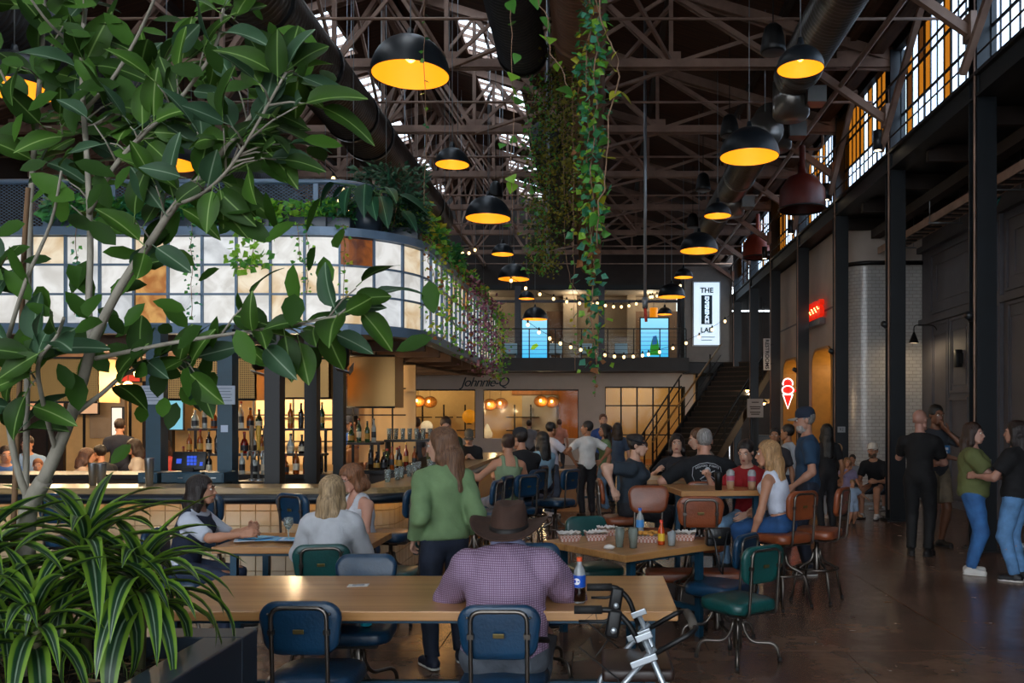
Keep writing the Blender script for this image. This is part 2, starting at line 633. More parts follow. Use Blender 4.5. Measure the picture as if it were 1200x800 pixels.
# sill beams
sb = MB()
sb.bb(XC - .1, XC + .12, Y0, 34, 5.98, 6.27)
sb.bb(XC - .16, XC + .16, Y0, 34, 6.24, 6.29)
sb.bb(XC - .14, XC + .14, Y0, 34, 5.96, 6.0)
struct(sb.build('trim_2', M['beam']))
hr = MB()
hr.tube([(XC - .12, Y0, 6.52), (XC - .12, 34, 6.52)], .014, 6)
hr.tube([(XC - .3, Y0, 7.2), (XC - .3, 34, 7.2)], .02, 6)
struct(hr.build('trim_3', M['truss_dark']))
# diagonal window braces
db = MB()
for k in (-2, -1, 0, 1, 2):
    db.beam((XC - .22, YK(k) + .1, 6.35), (XC - .22, YK(k) - 1.75, 7.95), .09, .09)
struct(db.build('window_braces', M['truss']))

# ---------------------------------------------------------------- right aisle: dark ceiling and grey panelled wall
m = MB(); m.bb(XC + .1, 9.4, Y0, 34, 6.05, 6.2)
struct(m.build('ceiling_aisle', M['beam']))
m = MB()
for y in np.arange(-8, 18.5, 1.65):
    m.bb(XC + .1, 7.05, y - .05, y + .05, 5.8, 6.05)
m.bb(5.9, 6.1, Y0, 18.4, 5.62, 5.8)
struct(m.build('ceiling_joists', M['truss_dark']))
m = MB(); m.bb(7.0, 7.15, Y0, 18.5, 0, 6.1)
wr = struct(m.build('wall_right', M['greywall']))
def moulding(y0_, y1_, z0, z1, t=.035, w=.05):
    m = MB()
    x0, x1 = 7.0 - t, 7.0
    m.bb(x0, x1, y0_, y1_, z0, z0 + w); m.bb(x0, x1, y0_, y1_, z1 - w, z1)
    m.bb(x0, x1, y0_, y0_ + w, z0 + w, z1 - w); m.bb(x0, x1, y1_ - w, y1_, z0 + w, z1 - w)
    m.build('panel_moulding', M['greywall'], wr)
for b in range(7):
    yb = 18.0 - b * 3.3
    ya = yb - 3.3
    m = MB(); m.bb(6.93, 7.0, ya, ya + .3, 0, 5.3); m.build('pilaster', M['greywall'], wr)
    moulding(ya + .06, ya + .24, 3.95, 5.15, .09, .02)
    moulding(ya + .06, ya + .24, 0.3, 3.7, .09, .02)
    moulding(ya + .42, yb - .12, 3.92, 5.18)
    moulding(ya + .68, yb - .38, 4.15, 4.95, .02)
    w3 = (3.3 - .54) / 3
    for i in range(3):
        moulding(ya + .42 + i * w3, ya + .42 + (i + 1) * w3 - .06, 2.25 if i == 1 else .2, 3.72)
        moulding(ya + .55 + i * w3, ya + .29 + (i + 1) * w3, 2.4 if i == 1 else .4, 3.5, .018, .03)
        if i == 1:
            moulding(ya + .42 + w3, ya + .36 + 2 * w3, .2, 2.15, .05)
m = MB(); m.bb(6.88, 7.0, Y0, 18.5, 5.28, 5.4); m.bb(6.92, 7.0, Y0, 18.5, 3.74, 3.86); m.bb(6.96, 7.0, Y0, 18.5, 0, .16)
struct(m.build('trim_4', M['greywall']))

# ---------------------------------------------------------------- pale shop block with arched openings and tiled round corner
def arch_poly(y0, y1, ztop, r=.42, n=8):
    pts = [(y0, 0)]
    for i in range(n + 1):
        a = PI - (PI / 2) * i / n
        pts.append((y0 + r + r * math.cos(a), ztop - r + r * math.sin(a)))
    for i in range(n + 1):
        a = PI / 2 - (PI / 2) * i / n
        pts.append((y1 - r + r * math.cos(a), ztop - r + r * math.sin(a)))
    pts.append((y1, 0))
    return pts
ARCH = [(19.55, 21.35, 3.45), (22.85, 24.65, 3.42)]
ms = MB()
ya = 18.9
for (a0, a1, zt) in ARCH:
    ms.bb(5.4, 5.6, ya, a0, 0, 6.0)
    ap = arch_poly(a0, a1, zt)[1:-1]
    half = len(ap) // 2
    # spandrel above the arch
    poly = [(a0, 6.0)] + [p for p in ap] + [(a1, 6.0)]
    ms.prism(poly, 5.4, 5.6, axis='x')
    ya = a1
ms.bb(5.4, 5.6, ya, 25.6, 0, 6.0)
ms.bb(5.6, 7.2, 25.4, 25.6, 0, 6.0)
wsh = struct(ms.build('wall_shop', M['stucco']))
m = MB()
for z in (4.3,):
    m.bb(5.385, 5.4, 18.9, 25.6, z - .02, z + .02)
m.bb(5.37, 5.4, 18.9, 25.6, 0, .22)
struct(m.build('trim_5', M['greywall']))
for (a0, a1, zt) in ARCH:
    ap = arch_poly(a0, a1, zt)
    m = MB()
    n = len(ap)
    vs = [(5.36, p[0], p[1]) for p in ap] + [(6.0, p[0], p[1]) for p in ap]
    fs = [(i, i + 1, n + i + 1, n + i) for i in range(n - 1)]
    q = [(p[0] + (.05 if p[0] < (a0 + a1) / 2 else -.05), p[1] - (.05 if p[1] > 1 else 0)) for p in ap]
    vs += [(5.36, p[0], p[1]) for p in q] + [(6.0, p[0], p[1]) for p in q]
    fs += [(2 * n + i + 1, 2 * n + i, 3 * n + i, 3 * n + i + 1) for i in range(n - 1)]
    fs += [(i, i + 1, 2 * n + i + 1, 2 * n + i) for i in range(n - 1)]
    m.add(vs, fs)
    m.build('arch_lining', M['ochre'], wsh)
    m = MB()
    m.bb(5.95, 6.0, (a0 + a1) / 2 - .03, (a0 + a1) / 2 + .03, 0, zt - .05); m.bb(5.95, 6.0, a0 + .1, a0 + .15, 0, zt - .3)
    m.bb(5.95, 6.0, a1 - .15, a1 - .1, 0, zt - .3)
    m.build('glazing_bar', M['black'], wsh)
m = MB(); m.bb(7.1, 7.2, 18.5, 25.6, 0, 6); m.bb(5.6, 7.1, 18.6, 25.5, 3.7, 3.8)
struct(m.build('wall_shop_inside', M['whitewall']))
# round tiled corner
m = MB()
pts = [(5.4, 19.0)]
for i in range(11):
    a = PI + (PI / 2) * i / 10
    pts.append((5.95 + .55 * math.cos(a), 18.95 + .55 * math.sin(a)))
pts.append((7.0, 18.4))
n = len(pts)
m.add([(p[0], p[1], 0) for p in pts] + [(p[0], p[1], 5.05) for p in pts], [(i, i + 1, n + i + 1, n + i) for i in range(n - 1)], 0, True)
struct(m.build('wall_tiled_corner', M['subway']))
m = MB()
m.add([(p[0], p[1], 5.15) for p in pts] + [(p[0], p[1], 6.05) for p in pts], [(i, i + 1, n + i + 1, n + i) for i in range(n - 1)], 0, True)
struct(m.build('wall_above_tiles', M['stucco']))
m = MB(); m.tube([(p[0] - .0, p[1] - .02, 5.1) for p in pts], .05, 6)
struct(m.build('trim_6', M['black']))
# dim side rooms further down the aisle
m = MB(); m.bb(9.2, 9.4, 25.6, 34, 0, 6); m.bb(5.3, 9.4, 34, 34.2, 0, 6)
struct(m.build('wall_side_rooms', M['truss_dark']))

# ---------------------------------------------------------------- left and back walls
m = MB(); m.bb(XL - .3, XL, Y0, 36, 0, 8.3)
struct(m.build('wall_left', M['truss_dark']))
# the open street end of the hall behind the camera
m = MB()
m.bb(XL, XL + 1.5, Y0 - .3, Y0, 0, 8.3); m.bb(XC + 1.0, 9.4, Y0 - .3, Y0, 0, 8.3)
m.bb(XL, XC + 1, Y0 - .3, Y0, 6.6, 6.9)
struct(m.build('wall_front', M['truss_dark']))
m = MB()
for x in np.linspace(XL + 1.5, XC + 1.0, 9):
    m.bb(x - .06, x + .06, Y0 - .2, Y0 - .08, 0, 6.6)
m.bb(XL + 1.5, XC + 1, Y0 - .2, Y0 - .08, 3.2, 3.35)
struct(m.build('door_1', M['column']))
m = MB()
for x in np.linspace(XL + 1.5, XC - 1.0, 9):
    m.bb(x - .05, x + .05, Y0 - .2, Y0 - .08, 6.9, roof_z(x))
struct(m.build('window_70', M['column']))  # unseen gable opening, added to light the truss fronts
# ground outside
m = MB(); m.bb(-60, 60, -70, Y0 - 1.0, -.3, -.05)
struct(m.build('street', mat('street_paving', '#8d8a86', 0.9, var=0.1)))

# ---------------------------------------------------------------- end wall: restaurant front below, glazed office above
YE = 32.0
def ex(px, d=YE): return (px - VPX) * d / FPX
def ez(py, d=YE): return CAM_Z - (py - VPY) * d / FPX
m = MB()
ops = [(ex(446), ex(557)), (ex(566), ex(678)), (ex(709), ex(803))]
zt, zb_ = ez(456), 1.0
xs = -12.0
for i, (a, b) in enumerate(ops):
    m.bb(xs, a, YE, YE + .2, 0, 3.45)
    m.bb(a, b, YE, YE + .2, zt + (.1 if i == 2 else 0), 3.45)
    if i < 2:
        m.bb(a, b, YE, YE + .2, 0, zb_)
    xs = b
m.bb(xs, 3.6, YE, YE + .2, 0, 3.45)
struct(m.build('wall_end', M['whitewall']))
# mezzanine slab
m = MB(); m.bb(-12, 3.3, YE - 1.3, 37, 3.45, 3.93)
struct(m.build('mezzanine_floor', M['beam']))
# wall above the office and gable
m = MB(); m.bb(-14, 6, 34.0, 34.2, 7.0, 8.4)
m.prism([(-14.1, 8.3), (5.1, 8.3), (XR, 11.2)], 34.0, 34.2, axis='y')
struct(m.build('wall_gable', M['truss_dark']))
m = MB(); m.bb(-12, 3.3, 33.9, 34.0, 6.85, 7.05)
struct(m.build('trim_7', M['column']))
# office behind the glass
M['office'] = mat('office_wall', '#b09a82', 0.7, var=0.05)
M['office_dark'] = mat('office_wood', '#7a5a43', 0.6, var=0.15, scale=2, stretch=(8, 8, .5))
M['glass'] = pane_mat('shop_glass', '#e9eeec', 0.012)
m = MB(); m.bb(-12, 3.4, 36.6, 36.8, 3.9, 7.0); m.bb(-12, 3.4, 34, 36.8, 6.95, 7.05)
m.bb(ex(660, 36), ex(676, 36), 36.0, 36.6, 3.9, 7.0); m.bb(ex(735, 36), ex(745, 36), 36.0, 36.6, 3.9, 7.0)
wo = struct(m.build('wall_office', M['office']))
m = MB(); m.bb(ex(745, 36), ex(800, 36), 36.3, 36.6, 3.9, 6.3); m.bb(ex(640, 36), ex(660, 36), 36.3, 36.6, 3.9, 6.3)
m.build('wood_panel', M['office_dark'], wo)
ow = struct(bpy.data.objects.new('window_61', None)); col.objects.link(ow)
YG = 33.9
gx = [ex(a, YG) for a in (430, 520, 607, 705, 797)]
m = MB()
for x in gx:
    m.bb(x - .12, x + .12, YG - .06, YG + .06, 3.93, 7.0)
m.bb(gx[0], gx[-1], YG - .05, YG + .05, ez(353, YG) - .05, ez(353, YG) + .05)
m.build('window_frame', mat('office_mullion', '#4b4d55', .4, .3), ow)
for i in range(4):
    for (z0, z1) in ((3.93, ez(353, YG)), (ez(353, YG), 6.9)):
        MB().bb(gx[i] + .12, gx[i + 1] - .12, YG - .01, YG + .01, z0, z1).build('pane', M['glass'], ow)
# grey wall that carries the lit sign, and the dark stair head below it
m = MB(); m.bb(ex(803, 31.2), ex(858, 31.2), 31.2, 31.5, ez(424, 31.2), 7.3)
struct(m.build('wall_sign', mat('sign_wall_grey', '#77736f', .7, var=.06)))
m = MB(); m.bb(3.3, 5.2, 33.6, 33.8, 0, 7.3); m.bb(3.2, 5.2, 31.3, 33.8, 3.4, 3.8)
struct(m.build('wall_stair', M['beam']))
# ================================================================ raised bar platform with a band of backlit stone panels
M['railblue'] = mat('blue_grey_steel', '#5d7288', 0.4, 0.3, var=.08)
M['under'] = mat('platform_underside', '#3f2f28', 0.6, var=.25, scale=3)
def onyx(name, c1, c2, strength, sc=3.0):
    def fn(nt, b):
        geo = nt.nodes.new('ShaderNodeNewGeometry')
        n = nt.nodes.new('ShaderNodeTexNoise'); n.inputs['Scale'].default_value = sc; n.inputs['Detail'].default_value = 7
        n.inputs['Distortion'].default_value = 1.2
        nt.links.new(geo.outputs['Position'], n.inputs['Vector'])
        r = nt.nodes.new('ShaderNodeValToRGB')
        r.color_ramp.elements[0].position = .34; r.color_ramp.elements[1].position = .6
        r.color_ramp.elements[0].color = (*lin(c2), 1); r.color_ramp.elements[1].color = (*lin(c1), 1)
        nt.links.new(n.outputs['Fac'], r.inputs[0])
        b.inputs['Base Color'].default_value = (*[v * .3 for v in lin(c2)], 1); nt.links.new(r.outputs[0], b.inputs['Emission Color'])
        b.inputs['Emission Strength'].default_value = strength
        b.inputs['Roughness'].default_value = .35
    return mat_nodes(name, fn)
ON = [onyx('onyx_white', '#f0efec', '#cbc7c0', .86), onyx('onyx_cloud', '#e9ecee', '#b4b6b8', .86), onyx('onyx_cream', '#f4e6cc', '#cfae80', .86),
      onyx('onyx_honey', '#e6b062', '#b06a26', .7, 5), onyx('onyx_rust', '#b06018', '#5e2c0c', .55, 5)]
PX0, PYF, PR, PXS, PYE = -10.4, 10.0, 1.15, -2.2, 19.0
LF = (PXS - PR) - PX0; LC = PR * PI / 2; LS = PYE - (PYF + PR)
def ppath(s, inset=0.0):
    r = PR - inset
    if s < LF:
        return Vector((PX0 + s, PYF + inset, 0)), Vector((0, -1, 0))
    if s < LF + LC:
        a = -PI / 2 + (s - LF) / PR
        n = Vector((math.cos(a), math.sin(a), 0))
        return Vector((PXS - PR, PYF + PR, 0)) + n * r, n
    return Vector((PXS - inset, PYF + PR + s - LF - LC, 0)), Vector((1, 0, 0))
LT = LF + LC + LS
def band(mb, s0, s1, z0, z1, t0, t1, step=.15):
    """a curved plate following the platform edge, between insets t0 (outer) and t1"""
    n = max(2, int((s1 - s0) / step) + 1)
    rings = []
    for i in range(n + 1):
        s = s0 + (s1 - s0) * i / n
        a, _ = ppath(s, t0); b, _ = ppath(s, t1)
        rings.append([(a.x, a.y, z0), (a.x, a.y, z1), (b.x, b.y, z1), (b.x, b.y, z0)])
    vs = [v for r in rings for v in r]; fs = []
    for i in range(n):
        for k in range(4):
            k2 = (k + 1) % 4
            fs.append((i * 4 + k, i * 4 + k2, i * 4 + 4 + k2, i * 4 + 4 + k))
    fs += [(0, 1, 2, 3), (n * 4 + 3, n * 4 + 2, n * 4 + 1, n * 4)]
    mb.add(vs, fs)
plat = thing('bar_platform', 'curved raised platform over the bar with a band of backlit stone panels', 'platform')
m = MB(); band(m, 0, LT, 2.74, 2.86, -.05, .12); m.build('bottom_rim', M['railblue'], plat)
m = MB(); band(m, 0, LT, 3.89, 3.99, -.05, .2); m.build('top_rim', M['railblue'], plat)
ZR = [2.86, 3.205, 3.55, 3.89]
m = MB()
for z in ZR[1:3]:
    band(m, 0, LT, z - .012, z + .012, -.012, .03)
m.build('panel_frame', M['railblue'], plat)
random.seed(11)
s = 0.17
pw = .4
cols_ = []
while s + pw < LT:
    cols_.append((s, s + pw)); s += pw
mb_bars = MB()
for ci, (a, b) in enumerate(cols_):
    p, nrm = ppath(a, .0)
    t = Vector((-nrm.y, nrm.x, 0))
    mb_bars.beam((p.x, p.y, 2.86), (p.x, p.y, 3.89), .026, .04, up=nrm)
    for r in range(3):
        q = random.random()
        mi = 0 if q < .5 else 1 if q < .82 else 2 if q < .985 else 3
        if ci in (18, 35) and r == 2: mi = 4
        if ci in (1, 25) and r == 1: mi = 4 if ci == 1 else 3
        if ci == 20 and r == 0: mi = 2
        m = MB(); band(m, a + .012, b - .012, ZR[r] + .012, ZR[r + 1] - .012, .015, .03, .1)
        m.build('stone_panel', ON[mi], plat)
mb_bars.build('panel_mullions', M['railblue'], plat)
# slab and underside
poly = [(ppath(LT * i / 80, .1)[0].x, ppath(LT * i / 80, .1)[0].y) for i in range(81)] + [(PX0, PYE)]
m = MB(); m.prism(poly, 2.8, 2.86); m.build('underside', M['under'], plat)
m = MB(); m.prism([(x, y + .2) for x, y in poly], 3.8, 3.86); m.build('deck', M['beam'], plat)
m = MB()
for y in np.arange(10.6, 19, 1.05):
    m.bb(-10, -2.35 if y > 11.3 else -3.4, y - .05, y + .05, 2.66, 2.8)
m.bb(-4.6, -4.5, 10.3, 18.9, 2.6, 2.8)
m.beam((-3.6, 11, 2.66), (-2.5, 18.5, 2.66), .07, .05)
m.build('joists', mat('joist_steel', '#5a463b', .6, .1, var=.2), plat)
# rail with expanded metal mesh, set back from the edge
m = MB()
RI = .5
s_end = LF + LC * .8
pts = [ppath(s_end * i / 60, RI)[0] + Vector((0, 0, 4.66)) for i in range(61)]
m.tube(pts, .035, 8)
pts = [ppath(s_end * i / 60, RI)[0] + Vector((0, 0, 4.02)) for i in range(61)]
m.tube(pts, .02, 6)
m.build('top_rail', M['railblue'], plat)
for s in list(np.arange(0.3, s_end, .83)) + [s_end]:
    p, nrm = ppath(s, RI)
    m = MB(); m.beam((p.x, p.y, 3.86), (p.x, p.y, 4.66), .06, .04, up=nrm); m.build('rail_post', M['railblue'], plat)
m = MB()
st = .062
hh = .62
for sgn in (1, -1):
    for s in np.arange(0, s_end, st):
        n = 3
        ps = []
        for i in range(n + 1):
            ss = s + sgn * (i / n) * hh * 1.6
            ss = min(max(ss, 0), s_end)
            ps.append(ppath(ss, RI)[0] + Vector((0, 0, 4.03 + hh * i / n)))
        m.tube(ps, .0045, 3, cap=False)
mm = m.build('mesh_infill', M['railblue'], plat); mm['kind'] = 'stuff'

# ================================================================ bar counter
M['barwood'] = mat('bar_top_wood', '#9a7f55', .3, var=.3, scale=5, stretch=(.6, 6, 6), coat=.3)
M['padblue'] = mat('arm_rail_vinyl', '#0c1a26', .35)
M['tile'] = mat('glazed_bar_tile', '#bdae90', .16, var=.12, scale=3, bump=.15, bscale=12)
M['grout'] = mat('tile_grout', '#a08f70', .9)
BX, BY = -1.76, 8.2
def cpath(s, inset=0.0, r0=.55):
    L1 = (BX - r0) + 12.0; L2 = r0 * PI / 2
    r = r0 - inset
    if s < L1:
        return Vector((-12 + s, BY + inset, 0)), Vector((0, -1, 0))
    if s < L1 + L2:
        a = -PI / 2 + (s - L1) / r0
        n = Vector((math.cos(a), math.sin(a), 0))
        return Vector((BX - r0, BY + r0, 0)) + n * r, n
    return Vector((BX - inset, BY + r0 + s - L1 - L2, 0)), Vector((1, 0, 0))
CL = (BX - .55) + 12 + .55 * PI / 2 + 8.0
def cband(mb, s0, s1, z0, z1, t0, t1, step=.15):
    n = max(2, int((s1 - s0) / step) + 1)
    vs = []; fs = []
    for i in range(n + 1):
        s = s0 + (s1 - s0) * i / n
        a, _ = cpath(s, t0); b, _ = cpath(s, t1)
        vs += [(a.x, a.y, z0), (a.x, a.y, z1), (b.x, b.y, z1), (b.x, b.y, z0)]
    for i in range(n):
        for k in range(4):
            k2 = (k + 1) % 4
            fs.append((i * 4 + k, i * 4 + k2, i * 4 + 4 + k2, i * 4 + 4 + k))
    fs += [(0, 1, 2, 3), (n * 4 + 3, n * 4 + 2, n * 4 + 1, n * 4)]
    mb.add(vs, fs)
bar = thing('bar_counter', 'long wrap-around bar counter with pale tiled front and dark padded arm rail', 'bar counter')
m = MB(); cband(m, 0, CL, 1.02, 1.08, 0, .54); m.build('counter_top', M['barwood'], bar)
m = MB(); m.tube([cpath(CL * i / 120, -.01)[0] + Vector((0, 0, .975)) for i in range(121)], .05, 8); m.build('arm_rail', M['padblue'], bar)
m = MB(); cband(m, 0, CL, 0, 1.02, .3, .42); m.build('counter_core', M['grout'], bar)
m = MB(); cband(m, 0, CL, 0, .1, .285, .3); m.build('kick_plate', M['black'], bar)
tw = .15
me_tile = MB().box((0, 0, 0), (tw - .006, .012, tw - .006), None, 0, .004).mesh('tile', M['tile'])
s = 5.0
ntile = 0
while s < CL - 3.0:
    p, nrm = cpath(s + tw / 2, .294)
    for r in range(6):
        if ntile < 298:
            put('tile', me_tile, bar, (p.x, p.y, .98 - tw * (r + .5)), (0, 0, math.atan2(nrm.y, nrm.x) + PI / 2)); ntile += 1
    s += tw
# warm strip light under the counter nose
m = MB(); cband(m, 5, CL, .992, 1.0, .12, .15); m.build('strip_light', mat('warm_strip', '#ffc070', emit=9.0), bar)

# posts around the bar
M['postblue'] = mat('post_blue_paint', '#11394a', .45, var=.1)
for i, (px, d, w, mm, lab) in enumerate([(322, 9.0, .16, 'black', 'thick black post at the bar corner below the platform'), (366, 9.8, .14, 'black', 'black post in the middle of three at the bar corner'),
                               (398, 10.8, .13, 'black', 'black post nearest the restaurant wall at the bar corner'),
                               (267, 9.2, .16, 'postblue', 'blue painted post behind the bar with a printed notice'), (184, 9.2, .16, 'postblue', 'blue painted post behind the bar, left of the till')]):
    x = P(px, 0, d).x
    t = thing('bar_post', lab, 'post', (x, d, 0))
    m = MB(); m.bb(-w / 2, w / 2, -w / 2, w / 2, 0, 2.75); m.build('shaft', M[mm], t)
    m = MB(); m.bb(-w / 2 - .03, w / 2 + .03, -w / 2 - .03, w / 2 + .03, 0, .03); m.build('base_plate', M[mm], t)
    m = MB(); m.bb(-w / 2 - .03, w / 2 + .03, -w / 2 - .03, w / 2 + .03, 2.7, 2.75); m.build('head_plate', M[mm], t)
    if mm == 'postblue':
        z = 1.75 + 27 * d / 1000
        m = MB(); m.box((0, -w / 2 - .02, z), (.24, .006, .2)); nt_ = m.build('notice_sheet', mat('notice_paper', '#9aa4b2', .6), t)
        m = MB()
        for k in range(5):
            m.box((0, -w / 2 - .0245, z + .07 - k * .032), (.18 - .03 * (k % 2), .002, .006))
        m.build('notice_print', mat('notice_ink', '#4b5560', .7), nt_)
        if px == 267:
            m = MB(); m.box((0, -w / 2 - .006, 1.64), (.075, .004, .075)); m.build('sticker', mat('sticker_paper', '#a9b7cc', .5), t)
# end pillar of the bar at left, dark, and the low back counter
M['steel'] = mat('brushed_steel', '#9ea2a6', .28, .9)
M['darkwood'] = mat('dark_wood', '#2a1d17', .5, var=.3, scale=4)
back = thing('back_bar', 'dark back bar unit with bottle shelves under gold perforated hoods', 'bar unit', (0, 0, 0))
m = MB(); m.bb(-8.5, -3.35, 10.7, 11.3, 0, 1.0); m.build('cabinet', M['darkwood'], back)
m = MB(); m.bb(-8.5, -3.3, 10.6, 11.35, 1.0, 1.05); m.build('worktop', M['black'], back)
m = MB(); m.bb(-3.1, -2.55, 11.6, 15.6, 0, 1.0); m.build('cabinet', M['darkwood'], back)
m = MB(); m.bb(-3.15, -2.5, 11.5, 15.7, 1.0, 1.05); m.build('worktop', M['black'], back)
for (x0, x1, y0_, z) in [(-5.3, -3.5, 11.0, 1.3), (-5.3, -3.5, 11.15, 1.62), (-3.4, -2.95, 11.7, 1.42)]:
    m = MB(); m.bb(x0, x1, y0_ - .12, y0_ + .12, z - .03, z); m.build('shelf', M['darkwood'], back)
    m = MB()
    for x in (x0 + .05, x1 - .05):
        m.bb(x - .015, x + .015, y0_ - .015, y0_ + .015, 1.05, z - .03)
    m.build('shelf_support', M['black'], back)
# gold perforated hoods
def perf(nt, b):
    geo = nt.nodes.new('ShaderNodeNewGeometry')
    v = nt.nodes.new('ShaderNodeTexVoronoi'); v.inputs['Scale'].default_value = 38; v.inputs['Randomness'].default_value = 0.05
    nt.links.new(geo.outputs['Position'], v.inputs['Vector'])
    r = nt.nodes.new('ShaderNodeValToRGB'); r.color_ramp.elements[0].position = .25; r.color_ramp.elements[1].position = .35
    r.color_ramp.elements[0].color = (*lin('#3a2611'), 1); r.color_ramp.elements[1].color = (*lin('#b98f52'), 1)
    nt.links.new(v.outputs['Distance'], r.inputs[0]); nt.links.new(r.outputs[0], b.inputs['Base Color'])
    b.inputs['Roughness'].default_value = .4; b.inputs['Metallic'].default_value = .5
M['perf'] = mat_nodes('gold_perforated_sheet', perf)
for (x0, x1, y, z0, z1) in [(-5.3, -4.2, 10.5, 1.98, 2.5), (-4.0, -3.35, 10.7, 2.0, 2.5), (-3.4, -2.75, 11.6, 1.9, 2.6), (-8.2, -6.2, 10.6, 1.95, 2.5)]:
    m = MB(); m.bb(x0, x1, y, y + .02, z0, z1); m.bb(x0, x0 + .02, y, y + .5, z0, z1); m.bb(x1 - .02, x1, y, y + .5, z0, z1); m.bb(x0, x1, y + .48, y + .5, z0, z1)
    h = m.build('perforated_hood', M['perf'], back)
    m = MB(); m.tube([(x0, y - .01, z0), (x1, y - .01, z0)], .015, 6); m.build('hood_edge', M['black'], h)
    m = MB(); m.tube([(x0, y - .01, z1), (x1, y - .01, z1)], .015, 6); m.build('hood_edge', M['black'], h)
    m = MB(); m.tube([((x0 + x1) / 2, y + .25, z1), ((x0 + x1) / 2, y + .25, 2.8)], .012, 6); m.build('hood_hanger', M['black'], h)
# warm back panels and mirror grid behind the bar
M['cream'] = mat('cream_panel', '#d9b988', .6)
m = MB(); m.bb(-5.2, -4.0, 13.0, 13.05, 1.05, 2.6); m.bb(-3.8, -2.9, 13.6, 13.65, 1.05, 2.6); m.build('back_panel', M['cream'], back)
m = MB()
for x in np.arange(-5.2, -2.9, .3):
    m.bb(x - .01, x + .01, 12.9, 12.93, 1.05, 2.7)
for z in (1.4, 1.8, 2.2, 2.6):
    m.bb(-5.2, -2.9, 12.9, 12.93, z - .01, z + .01)
m.build('rack_grid', M['black'], back)
# lights hung over the bar
def lightpt(name, loc, e, color=(1, .72, .42), r=.05, parent=None):
    l = bpy.data.lights.new(name, 'POINT'); l.energy = e; l.color = color; l.shadow_soft_size = r
    o = bpy.data.objects.new(name, l); col.objects.link(o); o.location = loc
    if parent: o.parent = parent
    return o
M['bulbwarm'] = mat('warm_bulb', '#ffcf90', emit=14, ecol='#ffb765')
def bar_pendant(loc, e, lab):
    t = thing('bar_pendant', lab, 'lamp', loc, group='small bulbs hung over the bar')
    m = MB(); m.ell((0, 0, 0), (.045, .045, .06), 10, 8); m.build('bulb', M['bulbwarm'], t)
    m = MB(); m.lathe([(0, .13), (.025, .13), (.03, .05), (.02, .04)], 10); m.build('socket', M['black'], t)
    m = MB(); m.tube([(0, 0, .13), (0, 0, 2.81 - loc[2])], .006, 5); m.build('cord', M['black'], t)
    lightpt('bulb_light', (0, 0, -.12), e, parent=t)
for (px, py, d, e) in [(272, 437, 12.0, 65), (228, 437, 12.2, 65), (345, 440, 12.3, 65), (350, 420, 13.0, 50), (120, 445, 12.0, 60), (60, 440, 12.5, 60), (372, 452, 14.5, 50), (20, 430, 14, 50), (160, 428, 14.2, 50)]:
    p = P(px, py, d)
    bar_pendant((p.x, p.y, min(p.z, 2.5)), e, 'small warm bulb on a thin cord over the bar')

# ---------------------------------------------------------------- bottles and bar ware
GL = [mat('bottle_glass_clear', '#b9c4c2', .08, trans=.35), mat('bottle_glass_amber', '#a3521a', .1, trans=.3), mat('bottle_glass_green', '#274a26', .1, trans=.3), mat('bottle_glass_dark', '#1d1410', .1), mat('bottle_glass_red', '#7e1d12', .12, trans=.2)]
LB = [mat('bottle_label_cream', '#d7cbb2', .6), mat('bottle_label_gold', '#b28a3c', .5), mat('bottle_label_dark', '#23262c', .5)]
CP = [mat('cap_black', '#111111', .4), mat('cap_gold', '#b8913f', .35, .7), mat('cap_red', '#8c1712', .4)]
BM = {}
def bottle_mesh(shape, g, l, c):
    key = (shape, g, l, c)
    if key in BM: return BM[key]
    m = MB()
    if shape == 0:
        pr = [(0, 0), (.036, 0), (.038, .01), (.038, .17), (.03, .2), (.014, .225), (.013, .29)]; lab = (.05, .13, .0388); cap = (.28, .31, .015)
    elif shape == 1:
        pr = [(0, 0), (.045, 0), (.048, .01), (.046, .12), (.03, .165), (.016, .18), (.015, .24)]; lab = (.03, .1, .0485); cap = (.235, .265, .019)
    else:
        pr = [(0, 0), (.033, 0), (.034, .01), (.034, .2), (.02, .24), (.013, .26), (.013, .32)]; lab = (.07, .15, .0348); cap = (.31, .335, .015)
    m.lathe(pr, 10, mi=0)
    m.lathe([(lab[2], lab[0]), (lab[2], lab[1])], 10, mi=1)
    m.lathe([(cap[2], cap[0]), (cap[2], cap[1]), (0, cap[1])], 8, mi=2)
    BM[key] = m.mesh('bottle', [GL[g], LB[l], CP[c]])
    return BM[key]
random.seed(8)
GN = ['clear glass', 'amber glass', 'green glass', 'dark glass', 'red']; LN = ['cream', 'gold', 'dark']
def bottle_row(x0, x1, y, z, step, where, grp):
    x = x0
    while x <= x1:
        g = random.choice([0, 0, 1, 1, 2, 3, 3, 4]); l = random.randrange(3); c = random.randrange(3)
        sh = random.randrange(3)
        o = put('bottle', bottle_mesh(sh, g, l, c), None, (x, y + random.uniform(-.03, .03), z), (0, 0, random.uniform(0, 6)), [random.uniform(.9, 1.08)] * 3)
        tag(o, '%s bottle with %s label %s' % (GN[g], LN[l], where), 'bottle', '%s %s bottles %s' % (GN[g], LN[l], grp))
        x += step * random.uniform(.85, 1.3)
bottle_row(-5.25, -3.55, 11.0, 1.3, .11, 'on the middle back-bar shelf', 'on the middle shelf')
bottle_row(-5.25, -3.55, 11.15, 1.62, .12, 'on the upper back-bar shelf', 'on the upper shelf')
bottle_row(-5.2, -3.45, 10.72, 1.05, .14, 'on the back-bar worktop', 'on the worktop')
bottle_row(-3.38, -2.98, 11.7, 1.42, .1, 'on the short shelf behind the corner posts', 'on the short shelf')
bottle_row(-3.1, -2.6, 11.65, 1.05, .1, 'at the near end of the side worktop', 'on the side worktop')
bottle_row(-3.05, -2.6, 12.4, 1.05, .13, 'further along the side worktop', 'along the side worktop')
